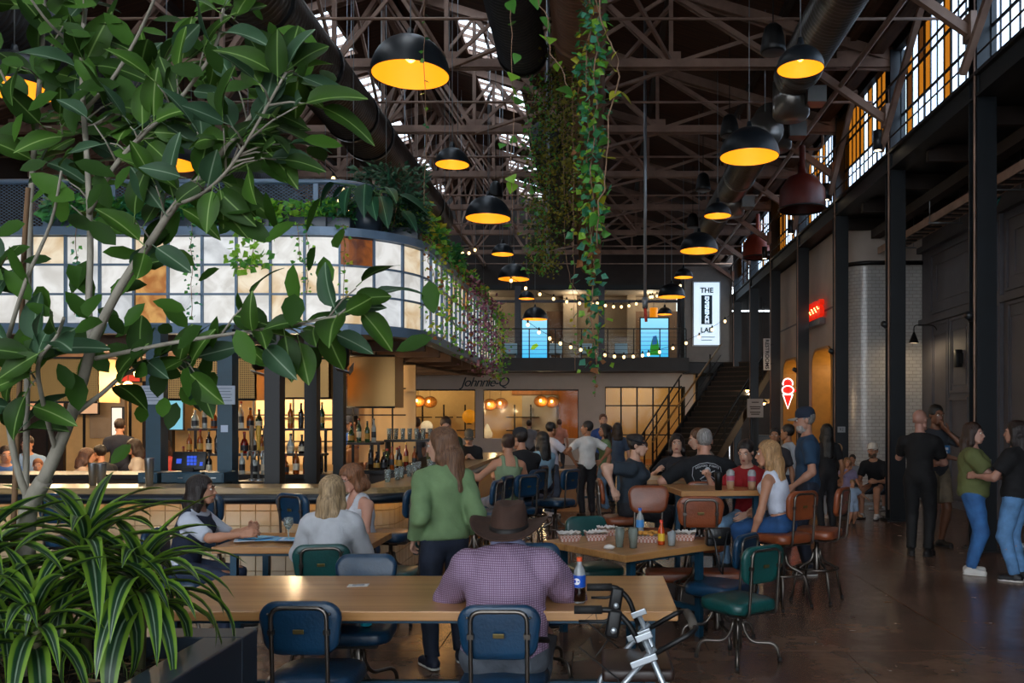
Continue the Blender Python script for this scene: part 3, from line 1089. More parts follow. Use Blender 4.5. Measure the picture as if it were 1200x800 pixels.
# mixing tins and glass stacks on the front counter
me_tin = MB().lathe([(0, 0), (.032, 0), (.045, .2), (.046, .205), (.043, .2), (.03, .01)], 14).mesh('mixing_tin', M['steel'])
for i, (px, py, d, lab) in enumerate([(175, 573, 8.45, 'tall steel mixing tin on the bar near the seated dark-haired woman'), (109, 570, 8.5, 'steel mixing tin on the bar, left one of a pair'), (119, 572, 8.45, 'steel mixing tin on the bar, right one of a pair')]):
    p = P(px, py, d)
    o = put('mixing_tin', me_tin, None, (p.x, d, 1.08), None, (1, 1, 1.35 if i == 0 else 1.1)); tag(o, lab, 'cup')
M['cupglass'] = mat('tumbler_glass', '#c9d8d6', .06, trans=.75)
me_tum = MB().lathe([(0, 0), (.028, 0), (.036, .13), (.033, .13), (.026, .008), (0, .008)], 12).mesh('tumbler', M['cupglass'])
random.seed(3)
for i in range(16):
    y = 9.0 + i * .28; x = -2.18 + random.uniform(-.06, .06)
    tag(put('tumbler', me_tum, None, (x, y, 1.08)), 'clear tumbler standing on the side run of the bar', 'glass', 'tumblers along the side of the bar')
# glass rack and bar mats on the side worktop seen past the glasses woman
t = thing('glass_rack', 'dark raised shelf with rows of glasses beyond the corner posts', 'shelf', (-2.75, 12.4, 1.05))
m = MB(); m.bb(-.35, .5, 0, .3, .36, .39); m.build('shelf_board', M['black'], t)
m = MB()
for x in (-.33, .48):
    m.bb(x - .01, x + .01, .02, .28, 0, .36)
m.build('shelf_leg', M['black'], t)
for i in range(8):
    tag(put('tumbler', me_tum, None, (-2.75 - .3 + i * .1, 12.5, 1.44), None, (1, 1, 1.25)), 'tall clear glass on the dark raised bar shelf', 'glass', 'glasses on the raised shelf')
# till with blue drawers
p = P(222, 540, 9.0)
t = thing('till', 'black touch-screen till with blue glowing keys on the bar', 'till', (p.x, 9.0, 1.05))
m = MB(); m.box((0, 0, .25), (.36, .03, .2), (R(-12), 0, 0), 0, .01); sc_ = m.build('screen', M['black'], t)
m = MB()
for i in range(3):
    for j in range(3):
        m.box((.0 + i * .035, -.02 + .012 * 0, .22 + j * .035), (.028, .012, .028), (R(-12), 0, 0))
m.box((-.1, -.02, .25), (.05, .012, .05), (R(-12), 0, 0)); m.box((.135, -.02, .22), (.03, .012, .04), (R(-12), 0, 0))
m.build('lit_keys', mat('till_glow', '#2347b8', emit=.9), sc_)
m = MB(); m.bb(-.06, .06, -.05, .1, 0, .18); m.build('stand', M['black'], t)
for i, (dx, w) in enumerate([(-.35, .2), (0, .42), (.34, .2)]):
    t = thing('cash_drawer', ['small blue metal drawer left of the till', 'wide blue metal drawer under the till screen', 'small blue metal drawer right of the till'][i], 'drawer', (p.x + dx, 8.85, 1.0801))
    m = MB(); m.box((0, .12, .055), (w, .3, .11), None, 0, .008); m.build('body', M['postblue'], t)
    m = MB(); m.box((0, -.035, .055), (w - .03, .01, .08)); m.build('front', M['postblue'], t)
    m = MB(); m.box((0, -.045, .055), (.05, .012, .01)); m.build('pull', M['steel'], t)
# draught taps
for i, (px, hx) in enumerate([(303, '#c59a3a'), (295, '#7a6b58'), (311, '#4c4036')]):
    p = P(px, 0, 9.6)
    t = thing('beer_tap', ['yellow beer tap handle behind the bar', 'tan beer tap handle behind the bar', 'brown beer tap handle behind the bar'][i], 'tap', (p.x, 9.6, 1.05))
    m = MB(); m.lathe([(0, .62), (.02, .62), (.03, .55), (.016, .36), (.012, .34)], 10); m.build('handle', mat('tap_' + hx[1:], hx, .4), t)
    m = MB(); m.tube(fillet([(0, 0, .0), (0, 0, .33), (0, -.1, .33), (0, -.12, .24)], .03), .013, 8); m.build('spout', M['steel'], t)
    m = MB(); m.lathe([(0, .02), (.04, .02), (.04, 0)], 12); m.build('flange', M['steel'], t)
m = MB(); m.bb(-4.05, -3.7, 9.45, 9.75, 0, 1.05)
tag(m.build('tap_cabinet', M['darkwood']), 'dark cabinet that carries the beer taps', 'cabinet')
# stage lights clamped under the platform
for i, (px, py, d, lab) in enumerate([(402, 415, 10.25, 'black theatre spotlight under the platform beside the right black post'), (303, 418, 10.3, 'black theatre spotlight under the platform left of the thick black post')]):
    p = P(px, py, d)
    t = thing('spotlight', lab, 'spotlight', p)
    rt = Euler((R(35), R(15), 0)).to_matrix()
    m = MB(); m.lathe([(0, .14), (.06, .13), (.075, .0), (.08, -.14), (.07, -.14), (.0, -.1)], 14, rot=rt); m.build('housing', M['black'], t)
    m = MB(); m.box((0, -.0, -.2), (.17, .006, .13), rt @ Euler((R(40), 0, 0)).to_matrix()); m.box((.1, 0, -.18), (.006, .13, .12), rt); m.build('barn_door', M['steel'], t)
    m = MB(); m.tube(fillet([(-.1, 0, 0), (-.1, 0, .2), (.1, 0, .2), (.1, 0, 0)], .03), .01, 6); m.tube([(0, 0, .2), (0, 0, 2.81 - p.z)], .012, 6); m.build('yoke', M['black'], t)
# ================================================================ ducts
def ring_duct(mb, a, b, r, pitch=.09, n=22, ridge=.012):
    a, b = Vector(a), Vector(b)
    L = (b - a).length; k = int(L / pitch)
    pts = []; rs = []
    for i in range(k + 1):
        for (t, dr) in ((0, 0), (.42, 0), (.5, ridge), (.58, 0)):
            s = (i + t) * pitch
            if s <= L:
                pts.append(a + (b - a) * (s / L)); rs.append(r + dr)
    mb.tube(pts, rs, n)
def duct(name, label, a, b, r, m_, ringm, rings, cap_end=True, sub=None):
    t = thing(name, label, 'duct', a)
    L = Vector(b) - Vector(a)
    m = MB(); ring_duct(m, (0, 0, 0), L, r); m.build('duct_pipe', m_, t)
    for s in rings:
        p = L * s
        m = MB(); m.tube([p - L.normalized() * .05, p + L.normalized() * .05], r + .03, 24); m.build('collar', ringm, t)
        m = MB(); m.tube([p + Vector((0, 0, r)), p + Vector((0, 0, 2.2))], .008, 5); m.build('hanger', M['galv'], t)
    return t
M['ductleft'] = mat('left_duct_metal', '#6f655d', .3, .75, var=.2, scale=2)
duct('air_duct', 'thick grey spiral air duct on the left above the platform', (-4.25, 4, 7.0), (-4.25, 22.5, 7.0), .45, M['ductleft'], M['black'], [.2, .36, .47, .58, .64, .8, .92])
duct('air_duct', 'dark spiral air duct in the upper left corner behind the tree', (-7.9, 4, 7.1), (-7.9, 22, 7.1), .45, M['ductdark'], M['black'], [.3, .5, .7])
d_ = duct('air_duct', 'bright spiral air duct hung along the right side near the windows', (3.2, 5, 7.3), (3.2, 13.9, 7.3), .33, M['sheet'], M['sheet'], [.3, .6, .95])
d2 = duct('air_duct', 'further length of bright spiral air duct on the right', (3.2, 15.6, 7.2), (3.2, 27.5, 7.2), .33, M['sheet'], M['sheet'], [.06, .3, .55, .8])
for (p, q) in (((0, 9.1, -.45), d_), ((.05, .0, -.4), d2), ((.05, 5, -.42), d2)):
    m = MB(); m.tube([(p[0], p[1], -.0), (p[0], p[1], p[2] - .1)], .3, 20); m.lathe([(.3, p[2] - .1), (.25, p[2] - .16), (0, p[2] - .16)], 20, (p[0], p[1], 0)); m.build('down_elbow', M['sheet'], q)
    m = MB(); m.box((p[0] + .32, p[1] - .3, p[2] + .1), (.3, .3, .26)); m.build('damper_box', M['sheet'], q)
m = MB(); ring_duct(m, (0, 0, 0), (0, .4, 0), .3); t = thing('air_duct', 'pale capped duct end above the right pendant lamps', 'duct', (2.9, 14.65, 6.72)); m.build('duct_end', M['sheet'], t)
m = MB(); m.tube([(0, .1, .28), (0, .1, 2.12)], .01, 5); m.build('hanger', M['galv'], t)
duct('air_duct', 'brown wrapped duct down the middle hung with greenery', (-.25, 8, 7.15), (-.25, 30, 7.15), .36, M['ductbrown'], M['ductbrown'], [.18, .28, .37, .46, .6, .75])
t = duct('air_duct', 'short dark duct with open end left of the hanging vines', (-1.15, 7.5, 7.35), (-1.15, 13.2, 7.35), .36, M['ductdark'], M['black'], [.5, .97])
m = MB(); m.box((-.1, 5.72, -.12), (.36, .05, .3), None, 0, .02); m.build('end_grille', M['ductdark'], t)
duct('air_duct', 'slim dark duct half hidden by mossy hanging plants', (-1.0, 16.0, 7.05), (-1.0, 25.0, 7.05), .28, M['ductdark'], M['black'], [.05, .3, .5, .8])

# ================================================================ dome pendants
M['dome'] = mat('dome_enamel', '#161c22', .38, .1, var=.1)
M['gold'] = mat('dome_gold_inside', '#d89a20', .55, emit=.5, ecol='#ffa51a')  # emission puts the bulb's light on the lining into its colour
M['domebulb'] = mat('dome_bulb', '#ffdf9a', emit=8, ecol='#ffb43c')
def dome_mesh(D):
    r = D / 2
    out = [(r * math.cos(a), r * .98 * math.sin(a)) for a in [PI / 2 * i / 10 for i in range(11)]]
    inn = [(max(r * .965 * math.cos(a), 0), r * .945 * math.sin(a)) for a in [PI / 2 * i / 10 for i in range(11)]]
    o = MB(); o.lathe(out, 36); o.lathe([out[0], (r * .965, 0.0)], 36)
    i = MB(); i.lathe(inn, 36)
    c = MB(); c.lathe([(0, r * .98 + .09), (.03, r * .98 + .09), (.045, r * .98 + .01), (.05, r * .96)], 14)
    b = MB(); b.ell((0, 0, r * .55), (.05 * D / .6, .05 * D / .6, .07 * D / .6), 10, 8)
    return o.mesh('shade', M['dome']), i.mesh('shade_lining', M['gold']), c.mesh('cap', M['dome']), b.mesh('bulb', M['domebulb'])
DM = {'big': dome_mesh(.9), 'small': dome_mesh(.53)}
def dome(px, rim, size, label, d=None, z=5.68, lit=True):
    if d is None: d = (z - CAM_Z) * 1000 / (490 - rim)
    x = (px - VPX) * d / FPX
    D = .9 if size == 'big' else .53
    t = thing('pendant_lamp', label, 'lamp', (x, d, z))
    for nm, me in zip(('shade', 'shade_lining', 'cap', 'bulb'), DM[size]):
        put(nm, me, t)
    m = MB(); m.tube([(0, 0, D / 2 + .05), (0, 0, roof_z(x) - z + .02)], .008, 5); m.build('cord', M['galv'], t)
    lightpt('lamp_light', (0, 0, -.02), 7 if size == 'big' else 3, (1, .66, .3), .06, t)
    return t
for a in [(481, 88, 'big', 'large black dome lamp with gold lining at top centre-left, nearest of its row'),
          (878, 184, 'big', 'large black dome lamp with gold lining below the bright right duct'),
          (572, 256, 'big', 'large black dome lamp beside the plants at the platform end'),
          (819, 294, 'big', 'large black dome lamp left of the orange-red hood'),
          (602, 327, 'big', 'large black dome lamp above the left blue screen'),
          (787, 348, 'big', 'large black dome lamp left of the lit vertical sign'),
          (938, 81, 'small', 'small black dome lamp in front of the bright right duct end'),
          (530, 193, 'small', 'small black dome lamp right of the thick grey duct'),
          (841, 253, 'small', 'small black dome lamp between two large ones on the right'),
          (589, 298, 'small', 'small black dome lamp between the two large ones near the platform end'),
          (801, 325, 'small', 'small black dome lamp just above the lit vertical sign'),
          (617, 350, 'small', 'small black dome lamp above the balcony left screen')]:
    dome(*a)
dome(627, 373, 'big', 'large black dome lamp right in front of the left blue screen top', d=30.2, z=5.25)
dome(779, 366, 'small', 'tiny black dome lamp above the right blue screen', d=30.0, z=5.4)
dome(195, 201, 'big', 'large black dome lamp seen through the tree above the platform rail', d=13.2)
dome(17, 103, 'big', 'large black dome lamp at the far left edge behind the tree', d=10.2)

# bell shaped hanging speakers
me_sp = MB().lathe([(0, .2), (.07, .19), (.12, .14), (.15, .02), (.17, -.12), (.175, -.18), (.16, -.2), (0, -.2)], 20).mesh('housing', M['black'])
for (px, py, d, lab) in [(906, 45, 11.7, 'black bell-shaped hanging speaker above the small right dome lamp'), (855, 147, 15.5, 'black bell-shaped hanging speaker above the large right dome lamp'),
                         (824, 213, 19.0, 'black bell-shaped hanging speaker in the middle distance right'), (581, 222, 20.5, 'black bell-shaped hanging speaker above the lamp by the vines'),
                         (812, 258, 24.0, 'far black bell-shaped hanging speaker on the right'), (215, 148, 15.0, 'black bell-shaped hanging speaker seen through the tree')]:
    p = P(px, py, d)
    t = thing('hanging_speaker', lab, 'speaker', p)
    put('housing', me_sp, t)
    m = MB(); m.tube([(0, 0, .2), (0, 0, roof_z(p.x) - p.z + .02)], .008, 5); m.build('cable', M['black'], t)
    m = MB(); m.lathe([(0, -.205), (.14, -.205), (.15, -.2)], 16); m.build('grille', M['ductdark'], t)
# thin conduits that hang from the roof
for (px, py, d, lab) in [(642, 310, 14.0, 'thin grey hanging conduit in front of the mossy plants'), (756, 355, 16.0, 'thin grey hanging conduit with red tip right of the vines')]:
    p = P(px, py, d)
    t = thing('hanging_conduit', lab, 'pipe', p)
    m = MB(); m.tube([(0, 0, 0), (0, 0, roof_z(p.x) + .02 - p.z)], .028 if px < 700 else .03, 8); m.build('pipe', M['galv'], t)
    m = MB(); m.bb(-.08, .08, -.03, .03, -.02, .02) if px < 700 else m.lathe([(0, -.1), (.05, -.1), (.06, .1), (0, .12)], 10); m.build('fitting', M['galv'], t)
    if px > 700:
        m = MB(); m.tube([(0, 0, -.1), (.02, 0, -.35)], .03, 6); m.build('pull_tab', mat('red_tag', '#c23b2a', .5), t)
# wires hanging from the trusses
random.seed(5)
wm = MB()
for i in range(26):
    x = random.uniform(-5.6, -2.4); y = random.uniform(13, 26)
    wm.tube([(x, y, 5.6 + random.uniform(-.6, 1)), (x, y, roof_z(x) - .3)], .006, 4)
o = wm.build('suspension_wires', M['galv']); tag(o, 'thin steel wires hanging from the roof trusses', 'wire', kind='stuff')
# wall up-and-down lights on the columns
for k, lab in [(0, 'dark cylinder wall light on the column at the near tall windows'), (1, 'dark cylinder wall light on the second column along the windows'), (2, 'dark cylinder wall light on the third column along the windows'), (3, 'small cylinder wall light on the fourth column along the windows')]:
    t = thing('column_light', lab, 'wall light', (XC - .3, YK(k) - .0, 6.5))
    m = MB(); m.lathe([(0, .17), (.075, .17), (.075, -.17), (.06, -.17)], 16); m.build('cylinder', M['column'], t)
    m = MB(); m.lathe([(0, -.165), (.06, -.165)], 16); m.build('lens', mat('light_lens', '#ffe6c0', emit=6), t)
    m = MB(); m.bb(.06, .2, -.03, .03, -.03, .05); m.build('bracket', M['column'], t)
# floodlights on columns lower down, alarm box, numbers
for (k, z, lab) in [(-1, 3.1, 'small round floodlight on the nearest dark column'), (0, 3.35, 'small round floodlight on the dark column by the tiled corner'), (1, 3.15, 'small round floodlight on the dark column by the first arch'), (2, 2.95, 'small round floodlight on the dark column by the second arch')]:
    t = thing('flood_light', lab, 'wall light', (XC - .2, YK(k) - .05, z))
    m = MB(); m.lathe([(0, .06), (.05, .05), (.06, -.07), (.05, -.075)], 12, rot=(R(70), 0, R(-60))); m.build('head', M['column'], t)
    m = MB(); m.lathe([(0, -.07), (.05, -.07)], 12, rot=(R(70), 0, R(-60))); m.build('lens', M['steel'], t)
    m = MB(); m.bb(.02, .1, -.02, .02, -.02, .02); m.build('bracket', M['column'], t)
t = thing('alarm_box', 'red fire alarm box on the nearest dark column', 'alarm', (XC - .16, YK(-1) - .1, CAM_Z - (563 - 490) * .01135))
m = MB(); m.box((0, -.02, 0), (.1, .07, .14), None, 0, .01); m.build('body', mat('alarm_red', '#a3211b', .4), t)
m = MB(); m.box((0, -.06, .01), (.05, .01, .03)); m.build('lever', M['whitewall'], t)
t = thing('number_plate', 'small grey plate on the dark column by the tiled corner', 'sign', (XC - .02, YK(1) - .14, CAM_Z - (503 - 490) * .0179))
m = MB(); m.box((0, 0, 0), (.16, .01, .12)); m.build('plate', mat('plate_grey', '#8e9196', .5), t)
lettering('R2', .08, M['column'], t, (0, -.008, 0), (R(90), 0, 0), d=.003)
# cone wall light on swan neck beside grey wall
t = thing('swan_neck_light', 'black cone wall light on a swan neck at the grey wall corner', 'wall light', P(1071, 395, 17.6))
m = MB(); m.lathe([(.1, -.12), (.02, .1), (0, .12)], 16); m.build('cone_shade', M['black'], t)
m = MB(); m.tube(fillet([(0, 0, .1), (.0, 0, .25), (.42, 0, .25), (.5, 0, .1)], .1), .012, 6); m.build('swan_neck', M['black'], t)
lightpt('wall_light', (0, 0, -.1), 18, (1, .75, .45), .05, t)
t = thing('wall_lantern', 'small black box light on the grey panelled wall', 'wall light', (6.93, 16.4, 2.9))
m = MB(); m.box((0, 0, 0), (.12, .12, .34), None, 0, .01); m.build('housing', M['black'], t)
m = MB(); m.box((.05, 0, 0), (.05, .16, .2)); m.build('back_plate', M['black'], t)
# cable tray along the aisle
t = thing('cable_tray', 'long perforated steel cable tray along the right aisle ceiling', 'cable tray', (6.0, 0, 5.25))
m = MB(); m.bb(-.02, .0, -6, 18.2, 0, .14); m.build('side_rail', M['truss'], t)
m = MB(); m.bb(.3, .32, -6, 18.2, 0, .14); m.build('side_rail', M['truss'], t)
for y in np.arange(1.5, 18, .3):
    m = MB(); m.bb(0, .3, y, y + .12, .0, .02); m.build('rung', M['truss_dark'], t)
for y in np.arange(2, 18, 2.2):
    m = MB(); m.tube([(-.1, y, -.02), (.5, y, -.02)], .015, 6); m.tube([(-.08, y, 0), (-.08, y, .8)], .008, 5); m.tube([(.45, y, 0), (.45, y, .8)], .008, 5); m.build('trapeze', M['galv'], t)
m = MB(); m.tube([(.4, 14.8, .1), (.6, 14.6, .25), (.5, 14.4, .05), (.75, 14.3, .2), (.7, 14.5, -.05)], .02, 6)
m.build('cable_loop', mat('teal_cable', '#1f7f7c', .5), t)
# red hoods of the far stalls
M['hood'] = mat('red_hood', '#541a12', .45, var=.15)
for (px, py, d, w, lab) in [(940, 228, 17.5, .95, 'dark red metal hood hanging below the clerestory'), (888, 290, 25.5, .9, 'orange-red metal hood hanging further along the windows')]:
    p = P(px, py, d)
    t = thing('extract_hood', lab, 'hood', p)
    m = MB(); m.lathe([(w * .5, -.3), (w * .48, .1), (w * .3, .35), (.1, .42), (.06, .6), (.06, 1.0)], 20); m.build('hood_shell', M['hood'] if d < 20 else mat('orange_hood', '#8f3520', .45, var=.15), t)
    m = MB(); m.tube([(w * .5 * math.cos(a), w * .5 * math.sin(a), -.3) for a in [2 * PI * i / 20 for i in range(20)]], .02, 6, closed=True); m.build('hood_rim', M['black'], t)
# ================================================================ chairs
def leather(name, hexc, rough=.38):
    return mat(name, hexc, rough, var=.22, scale=5, bump=.12, bscale=60, coat=.15)
M['vinylblue'] = leather('blue_vinyl', '#0d3450')
M['vinylteal'] = leather('teal_vinyl', '#0d4644')
M['vinylbrown'] = leather('brown_leather', '#7d3f22')
M['vinylgrey'] = leather('charcoal_vinyl', '#2a2f38', .45)
M['chairsteel'] = mat('chair_steel', '#6a645e', .28, .9, var=.2, scale=8)
M['badge'] = mat('brass_badge', '#6d5f3a', .4, .7)
M['rubber'] = mat('rubber_foot', '#141414', .7)
CH = {}
def back_panel_mesh(w, h, th, m_):
    """rounded, slightly dished backrest, lower corners cut in; centre at origin, front -y"""
    mb = MB()
    N = 7
    outl = []
    r = .085
    ww, hh = w / 2, h / 2
    for (cx, cz, a0) in ((ww - r, hh - r, 0), (-ww + r, hh - r, 90), (-ww * .93 + r, -hh + r, 180), (ww * .93 - r, -hh + r, 270)):
        for i in range(N):
            a = R(a0 + 90 * i / (N - 1))
            outl.append((cx + r * math.cos(a), cz + r * math.sin(a)))
    n = len(outl)
    vs = []; fs = []
    layers = [(.86, -.5), (.97, -.36), (1, -.1), (1, .25), (.96, .45), (.8, .5)]
    for (sc, ty) in layers:
        for (x, z) in outl:
            X = x * sc if abs(sc) < 1 else x
            Z = z * (1 - (1 - sc) * w / h)
            vs.append((X, ty * th - .18 * X * X, Z))
    for l in range(len(layers) - 1):
        for i in range(n):
            j = (i + 1) % n
            fs.append((l * n + i, l * n + j, (l + 1) * n + j, (l + 1) * n + i))
    fs.append(tuple(range(n))[::-1]); fs.append(tuple((len(layers) - 1) * n + i for i in range(n)))
    mb.add(vs, fs, 0, True)
    return mb.mesh('backrest', m_)
def seat_mesh(w, d, th, m_):
    mb = MB()
    r = .1; N = 6
    outl = []
    for (cx, cy, a0) in ((w / 2 - r, d / 2 - r, 0), (-w / 2 + r, d / 2 - r, 90), (-w / 2 + r, -d / 2 + r, 180), (w / 2 - r, -d / 2 + r, 270)):
        for i in range(N):
            a = R(a0 + 90 * i / (N - 1)); outl.append((cx + r * math.cos(a), cy + r * math.sin(a)))
    n = len(outl)
    layers = [(.9, 0), (.98, .008), (1, .03), (1, th * .65), (.97, th * .88), (.88, th), (.4, th * 1.1)]
    vs = [(x * s, y * s, z) for (s, z) in layers for (x, y) in outl]; fs = []
    for l in range(len(layers) - 1):
        for i in range(n):
            j = (i + 1) % n
            fs.append((l * n + i, l * n + j, (l + 1) * n + j, (l + 1) * n + i))
    fs.append(tuple(range(n))[::-1]); fs.append(tuple((len(layers) - 1) * n + i for i in range(n)))
    mb.add(vs, fs, 0, True)
    return mb.mesh('seat', m_)
def make_chair(colr, tall=False):
    """swivel chair, sitter faces -y, origin on the floor"""
    sz = .69 if tall else .455          # underside of seat cushion ~ sz-.07
    vm = M['vinyl' + colr]
    t = bpy.data.objects.new('swivel_stool' if tall else 'swivel_chair', None); col.objects.link(t)
    zs = sz - .085
    put('seat', seat_mesh(.44, .43, .085, vm), t, (0, 0, zs))
    bz = sz + .27
    tilt = R(-8)
    b = put('backrest', back_panel_mesh(.40, .27, .05, vm), t, (0, .245, bz), (tilt, 0, 0))
    m = MB(); m.box((0, .04, -.005), (.055, .006, .024), None, 0, .004); m.build('badge', M['badge'], b)
    m = MB()
    for x in (-.15, .15):
        m.lathe([(0, .006), (.006, .004), (.007, 0)], 8, (x, .03 - .18 * x * x, .08), rot=(R(-90), 0, 0))
    for x in (-.135, .135):
        m.box((x, .028, -.01), (.03, .03, .025))
    o = m.build('fixings', M['chairsteel'], b); o['kind'] = 'stuff'
    # inverted U tube behind the back, running down to the seat pan
    U = [(-.135, .06, zs - .012), (-.135, .25, zs - .012), (-.135, .285, bz + .105), (.135, .285, bz + .105), (.135, .25, zs - .012), (.135, .06, zs - .012)]
    m = MB(); m.tube(fillet(U, .055, 6), .011, 8); m.build('back_frame', M['chairsteel'], t)
    m = MB(); m.bb(-.14, .14, -.14, .14, zs - .03, zs - .004); m.build('seat_plate', M['rubber'], t)
    ht = .50 if tall else .30
    m = MB(); m.lathe([(0, ht - .22), (.028, ht - .22), (.032, ht - .2), (.032, ht - .02), (.02, ht), (.018, zs - .03), (0, zs - .03)], 12); m.build('column', M['chairsteel'], t)
    for q in range(4):
        a = R(45 + 90 * q)
        cx, cy = math.cos(a), math.sin(a)
        if tall:
            pr = [(.03, ht - .01), (.05, ht - .12), (.2, ht - .19), (.27, 0.0)]
        else:
            pr = [(.03, ht - .01), (.05, ht - .1), (.10, ht - .17), (.275, .13), (.30, 0.0)]
        m = MB(); m.tube(fillet([(r * cx, r * cy, z) for r, z in pr], .06, 6), .0125, 8); l = m.build('leg', M['chairsteel'], t)
        r_, z_ = pr[-1]
        m = MB(); m.lathe([(0, .0), (.016, .0), (.016, .03), (.0125, .032)], 8, (r_ * cx, r_ * cy, 0)); m.build('foot_cap', M['rubber'], l)
    if tall:
        m = MB(); m.tube([(.2 * math.cos(2 * PI * i / 24), .2 * math.sin(2 * PI * i / 24), .31) for i in range(24)], .009, 6, closed=True); m.build('foot_ring', M['chairsteel'], t)
    return t
def chair(colr, tall, x, y, yaw, label, z=0):
    key = (colr, tall)
    if key not in CH:
        t = make_chair(colr, tall); CH[key] = t
    else:
        t = copy_tree(CH[key])
    t.location = (x, y, z)
    t.rotation_euler = (0, 0, R(yaw))
    tag(t, label, 'stool' if tall else 'chair', ('tall %s swivel stools' if tall else '%s swivel chairs') % colr)
    return t
# yaw 180: the sitter faces away from the camera, backrest towards it
chair('blue', False, -1.45, 4.42, 180, 'empty blue vinyl swivel chair beside the planter with its back to us')
chair('blue', False, -.47, 4.34, 180, 'blue vinyl swivel chair with the hat man sitting on it')
chair('teal', False, 1.02, 6.2, 215, 'teal green swivel chair at front right with its whole base showing')
chair('blue', False, .95, 6.75, 235, 'blue swivel chair seat between the black handbag and the teal chair')
chair('teal', False, -.02, 7.55, 20, 'teal swivel chair back facing us at the far side of the basket table')
chair('teal', False, -2.0, 6.3, 190, 'dark green swivel chair with the blonde woman in grey-white')
chair('teal', False, -1.75, 7.35, 265, 'dark green swivel chair beside the woman with glasses')
chair('blue', False, -1.5, 5.36, 4, 'blue swivel chair tucked under the far side of the long table, seat holding a bag')
chair('blue', False, -.42, 5.85, 10, 'blue swivel chair just behind the brown hat at the far table edge')
chair('blue', False, -3.35, 6.95, 90, 'blue swivel chair with the dark-haired woman in the navy vest')
# bar stools along the front and the side of the bar
chair('blue', True, -3.42, 7.72, 172, 'tall blue stool at the tiled bar front, right of the dark-haired woman')
chair('blue', True, -4.72, 7.75, 178, 'tall blue stool at the tiled bar front behind the strappy plant')
chair('blue', True, -5.62, 7.7, 185, 'tall blue stool at the tiled bar front at the left edge')
chair('blue', True, -2.55, 7.7, 150, 'tall blue stool whose seat shows left of the blonde woman')
chair('blue', True, -1.95, 8.05, 255, 'tall blue stool at the bar corner, its round back edge-on left of the green sweater')
for i, (x, y, yw) in enumerate([(-1.32, 9.15, 262), (-1.28, 9.85, 255), (-1.2, 10.45, 250), (-1.0, 10.2, 225), (-.98, 11.1, 240), (-1.0, 11.9, 250), (-.95, 12.8, 255), (-.55, 11.2, 235)]):
    chair('blue', True, x, y, yw, ['tall blue stool right behind the green sweater woman', 'second tall blue stool along the side of the bar', 'third tall blue stool along the side of the bar', 'tall blue stool of the woman in the sage top',
                                   'tall blue stool of the man in black with the cap', 'tall blue stool beyond the capped man', 'farthest tall blue stool along the bar side', 'tall blue stool just left of the standing man in white shirt'][i])
chair('brown', True, 1.72, 7.95, 215, 'tall brown leather stool of the woman in the white crop top')
chair('brown', True, 2.12, 8.25, 238, 'tall brown leather stool, outer one by the aisle, mostly hidden')
chair('brown', True, .87, 7.45, 180, 'tall brown leather stool with its back to us behind the basket table')
chair('brown', True, .5, 8.1, 0, 'tall brown leather stool with plain padded back behind the blue capped bottle')
chair('brown', True, 1.12, 9.15, 180, 'tall brown leather stool under the man with the skull print shirt')
chair('brown', True, .28, 9.3, 95, 'tall brown leather stool of the woman with the dark headband')

# ================================================================ tables
def wood_nodes(c1, c2):
    def fn(nt, b):
        tc = nt.nodes.new('ShaderNodeTexCoord')
        sp = nt.nodes.new('ShaderNodeSeparateXYZ'); nt.links.new(tc.outputs['Object'], sp.inputs[0])
        mul = nt.nodes.new('ShaderNodeMath'); mul.operation = 'MULTIPLY'; mul.inputs[1].default_value = 22.0
        nt.links.new(sp.outputs[1], mul.inputs[0])
        fl_ = nt.nodes.new('ShaderNodeMath'); fl_.operation = 'FLOOR'; nt.links.new(mul.outputs[0], fl_.inputs[0])
        wn = nt.nodes.new('ShaderNodeTexWhiteNoise'); wn.noise_dimensions = '1D'; nt.links.new(fl_.outputs[0], wn.inputs['W'])
        mp = nt.nodes.new('ShaderNodeMapping'); mp.inputs['Scale'].default_value = (1.2, 30, 30); nt.links.new(tc.outputs['Object'], mp.inputs[0])
        n = nt.nodes.new('ShaderNodeTexNoise'); n.inputs['Scale'].default_value = 1.6; n.inputs['Detail'].default_value = 6; nt.links.new(mp.outputs[0], n.inputs['Vector'])
        ad = nt.nodes.new('ShaderNodeMath'); ad.operation = 'MULTIPLY_ADD'; ad.inputs[1].default_value = .45
        nt.links.new(wn.outputs['Value'], ad.inputs[0]); nt.links.new(n.outputs['Fac'], ad.inputs[2])
        r = nt.nodes.new('ShaderNodeValToRGB'); r.color_ramp.elements[0].position = .35; r.color_ramp.elements[1].position = 1.0
        r.color_ramp.elements[0].color = (*lin(c1), 1); r.color_ramp.elements[1].color = (*lin(c2), 1)
        nt.links.new(ad.outputs[0], r.inputs[0]); nt.links.new(r.outputs[0], b.inputs['Base Color'])
        b.inputs['Roughness'].default_value = .34
        b.inputs['Coat Weight'].default_value = .25; b.inputs['Coat Roughness'].default_value = .16
    return fn
M['tablewood'] = mat_nodes('butcher_block', wood_nodes('#9c6c3c', '#bb8a55'))
M['tableblue'] = mat('table_frame_blue', '#143f56', .4, .2, var=.1)
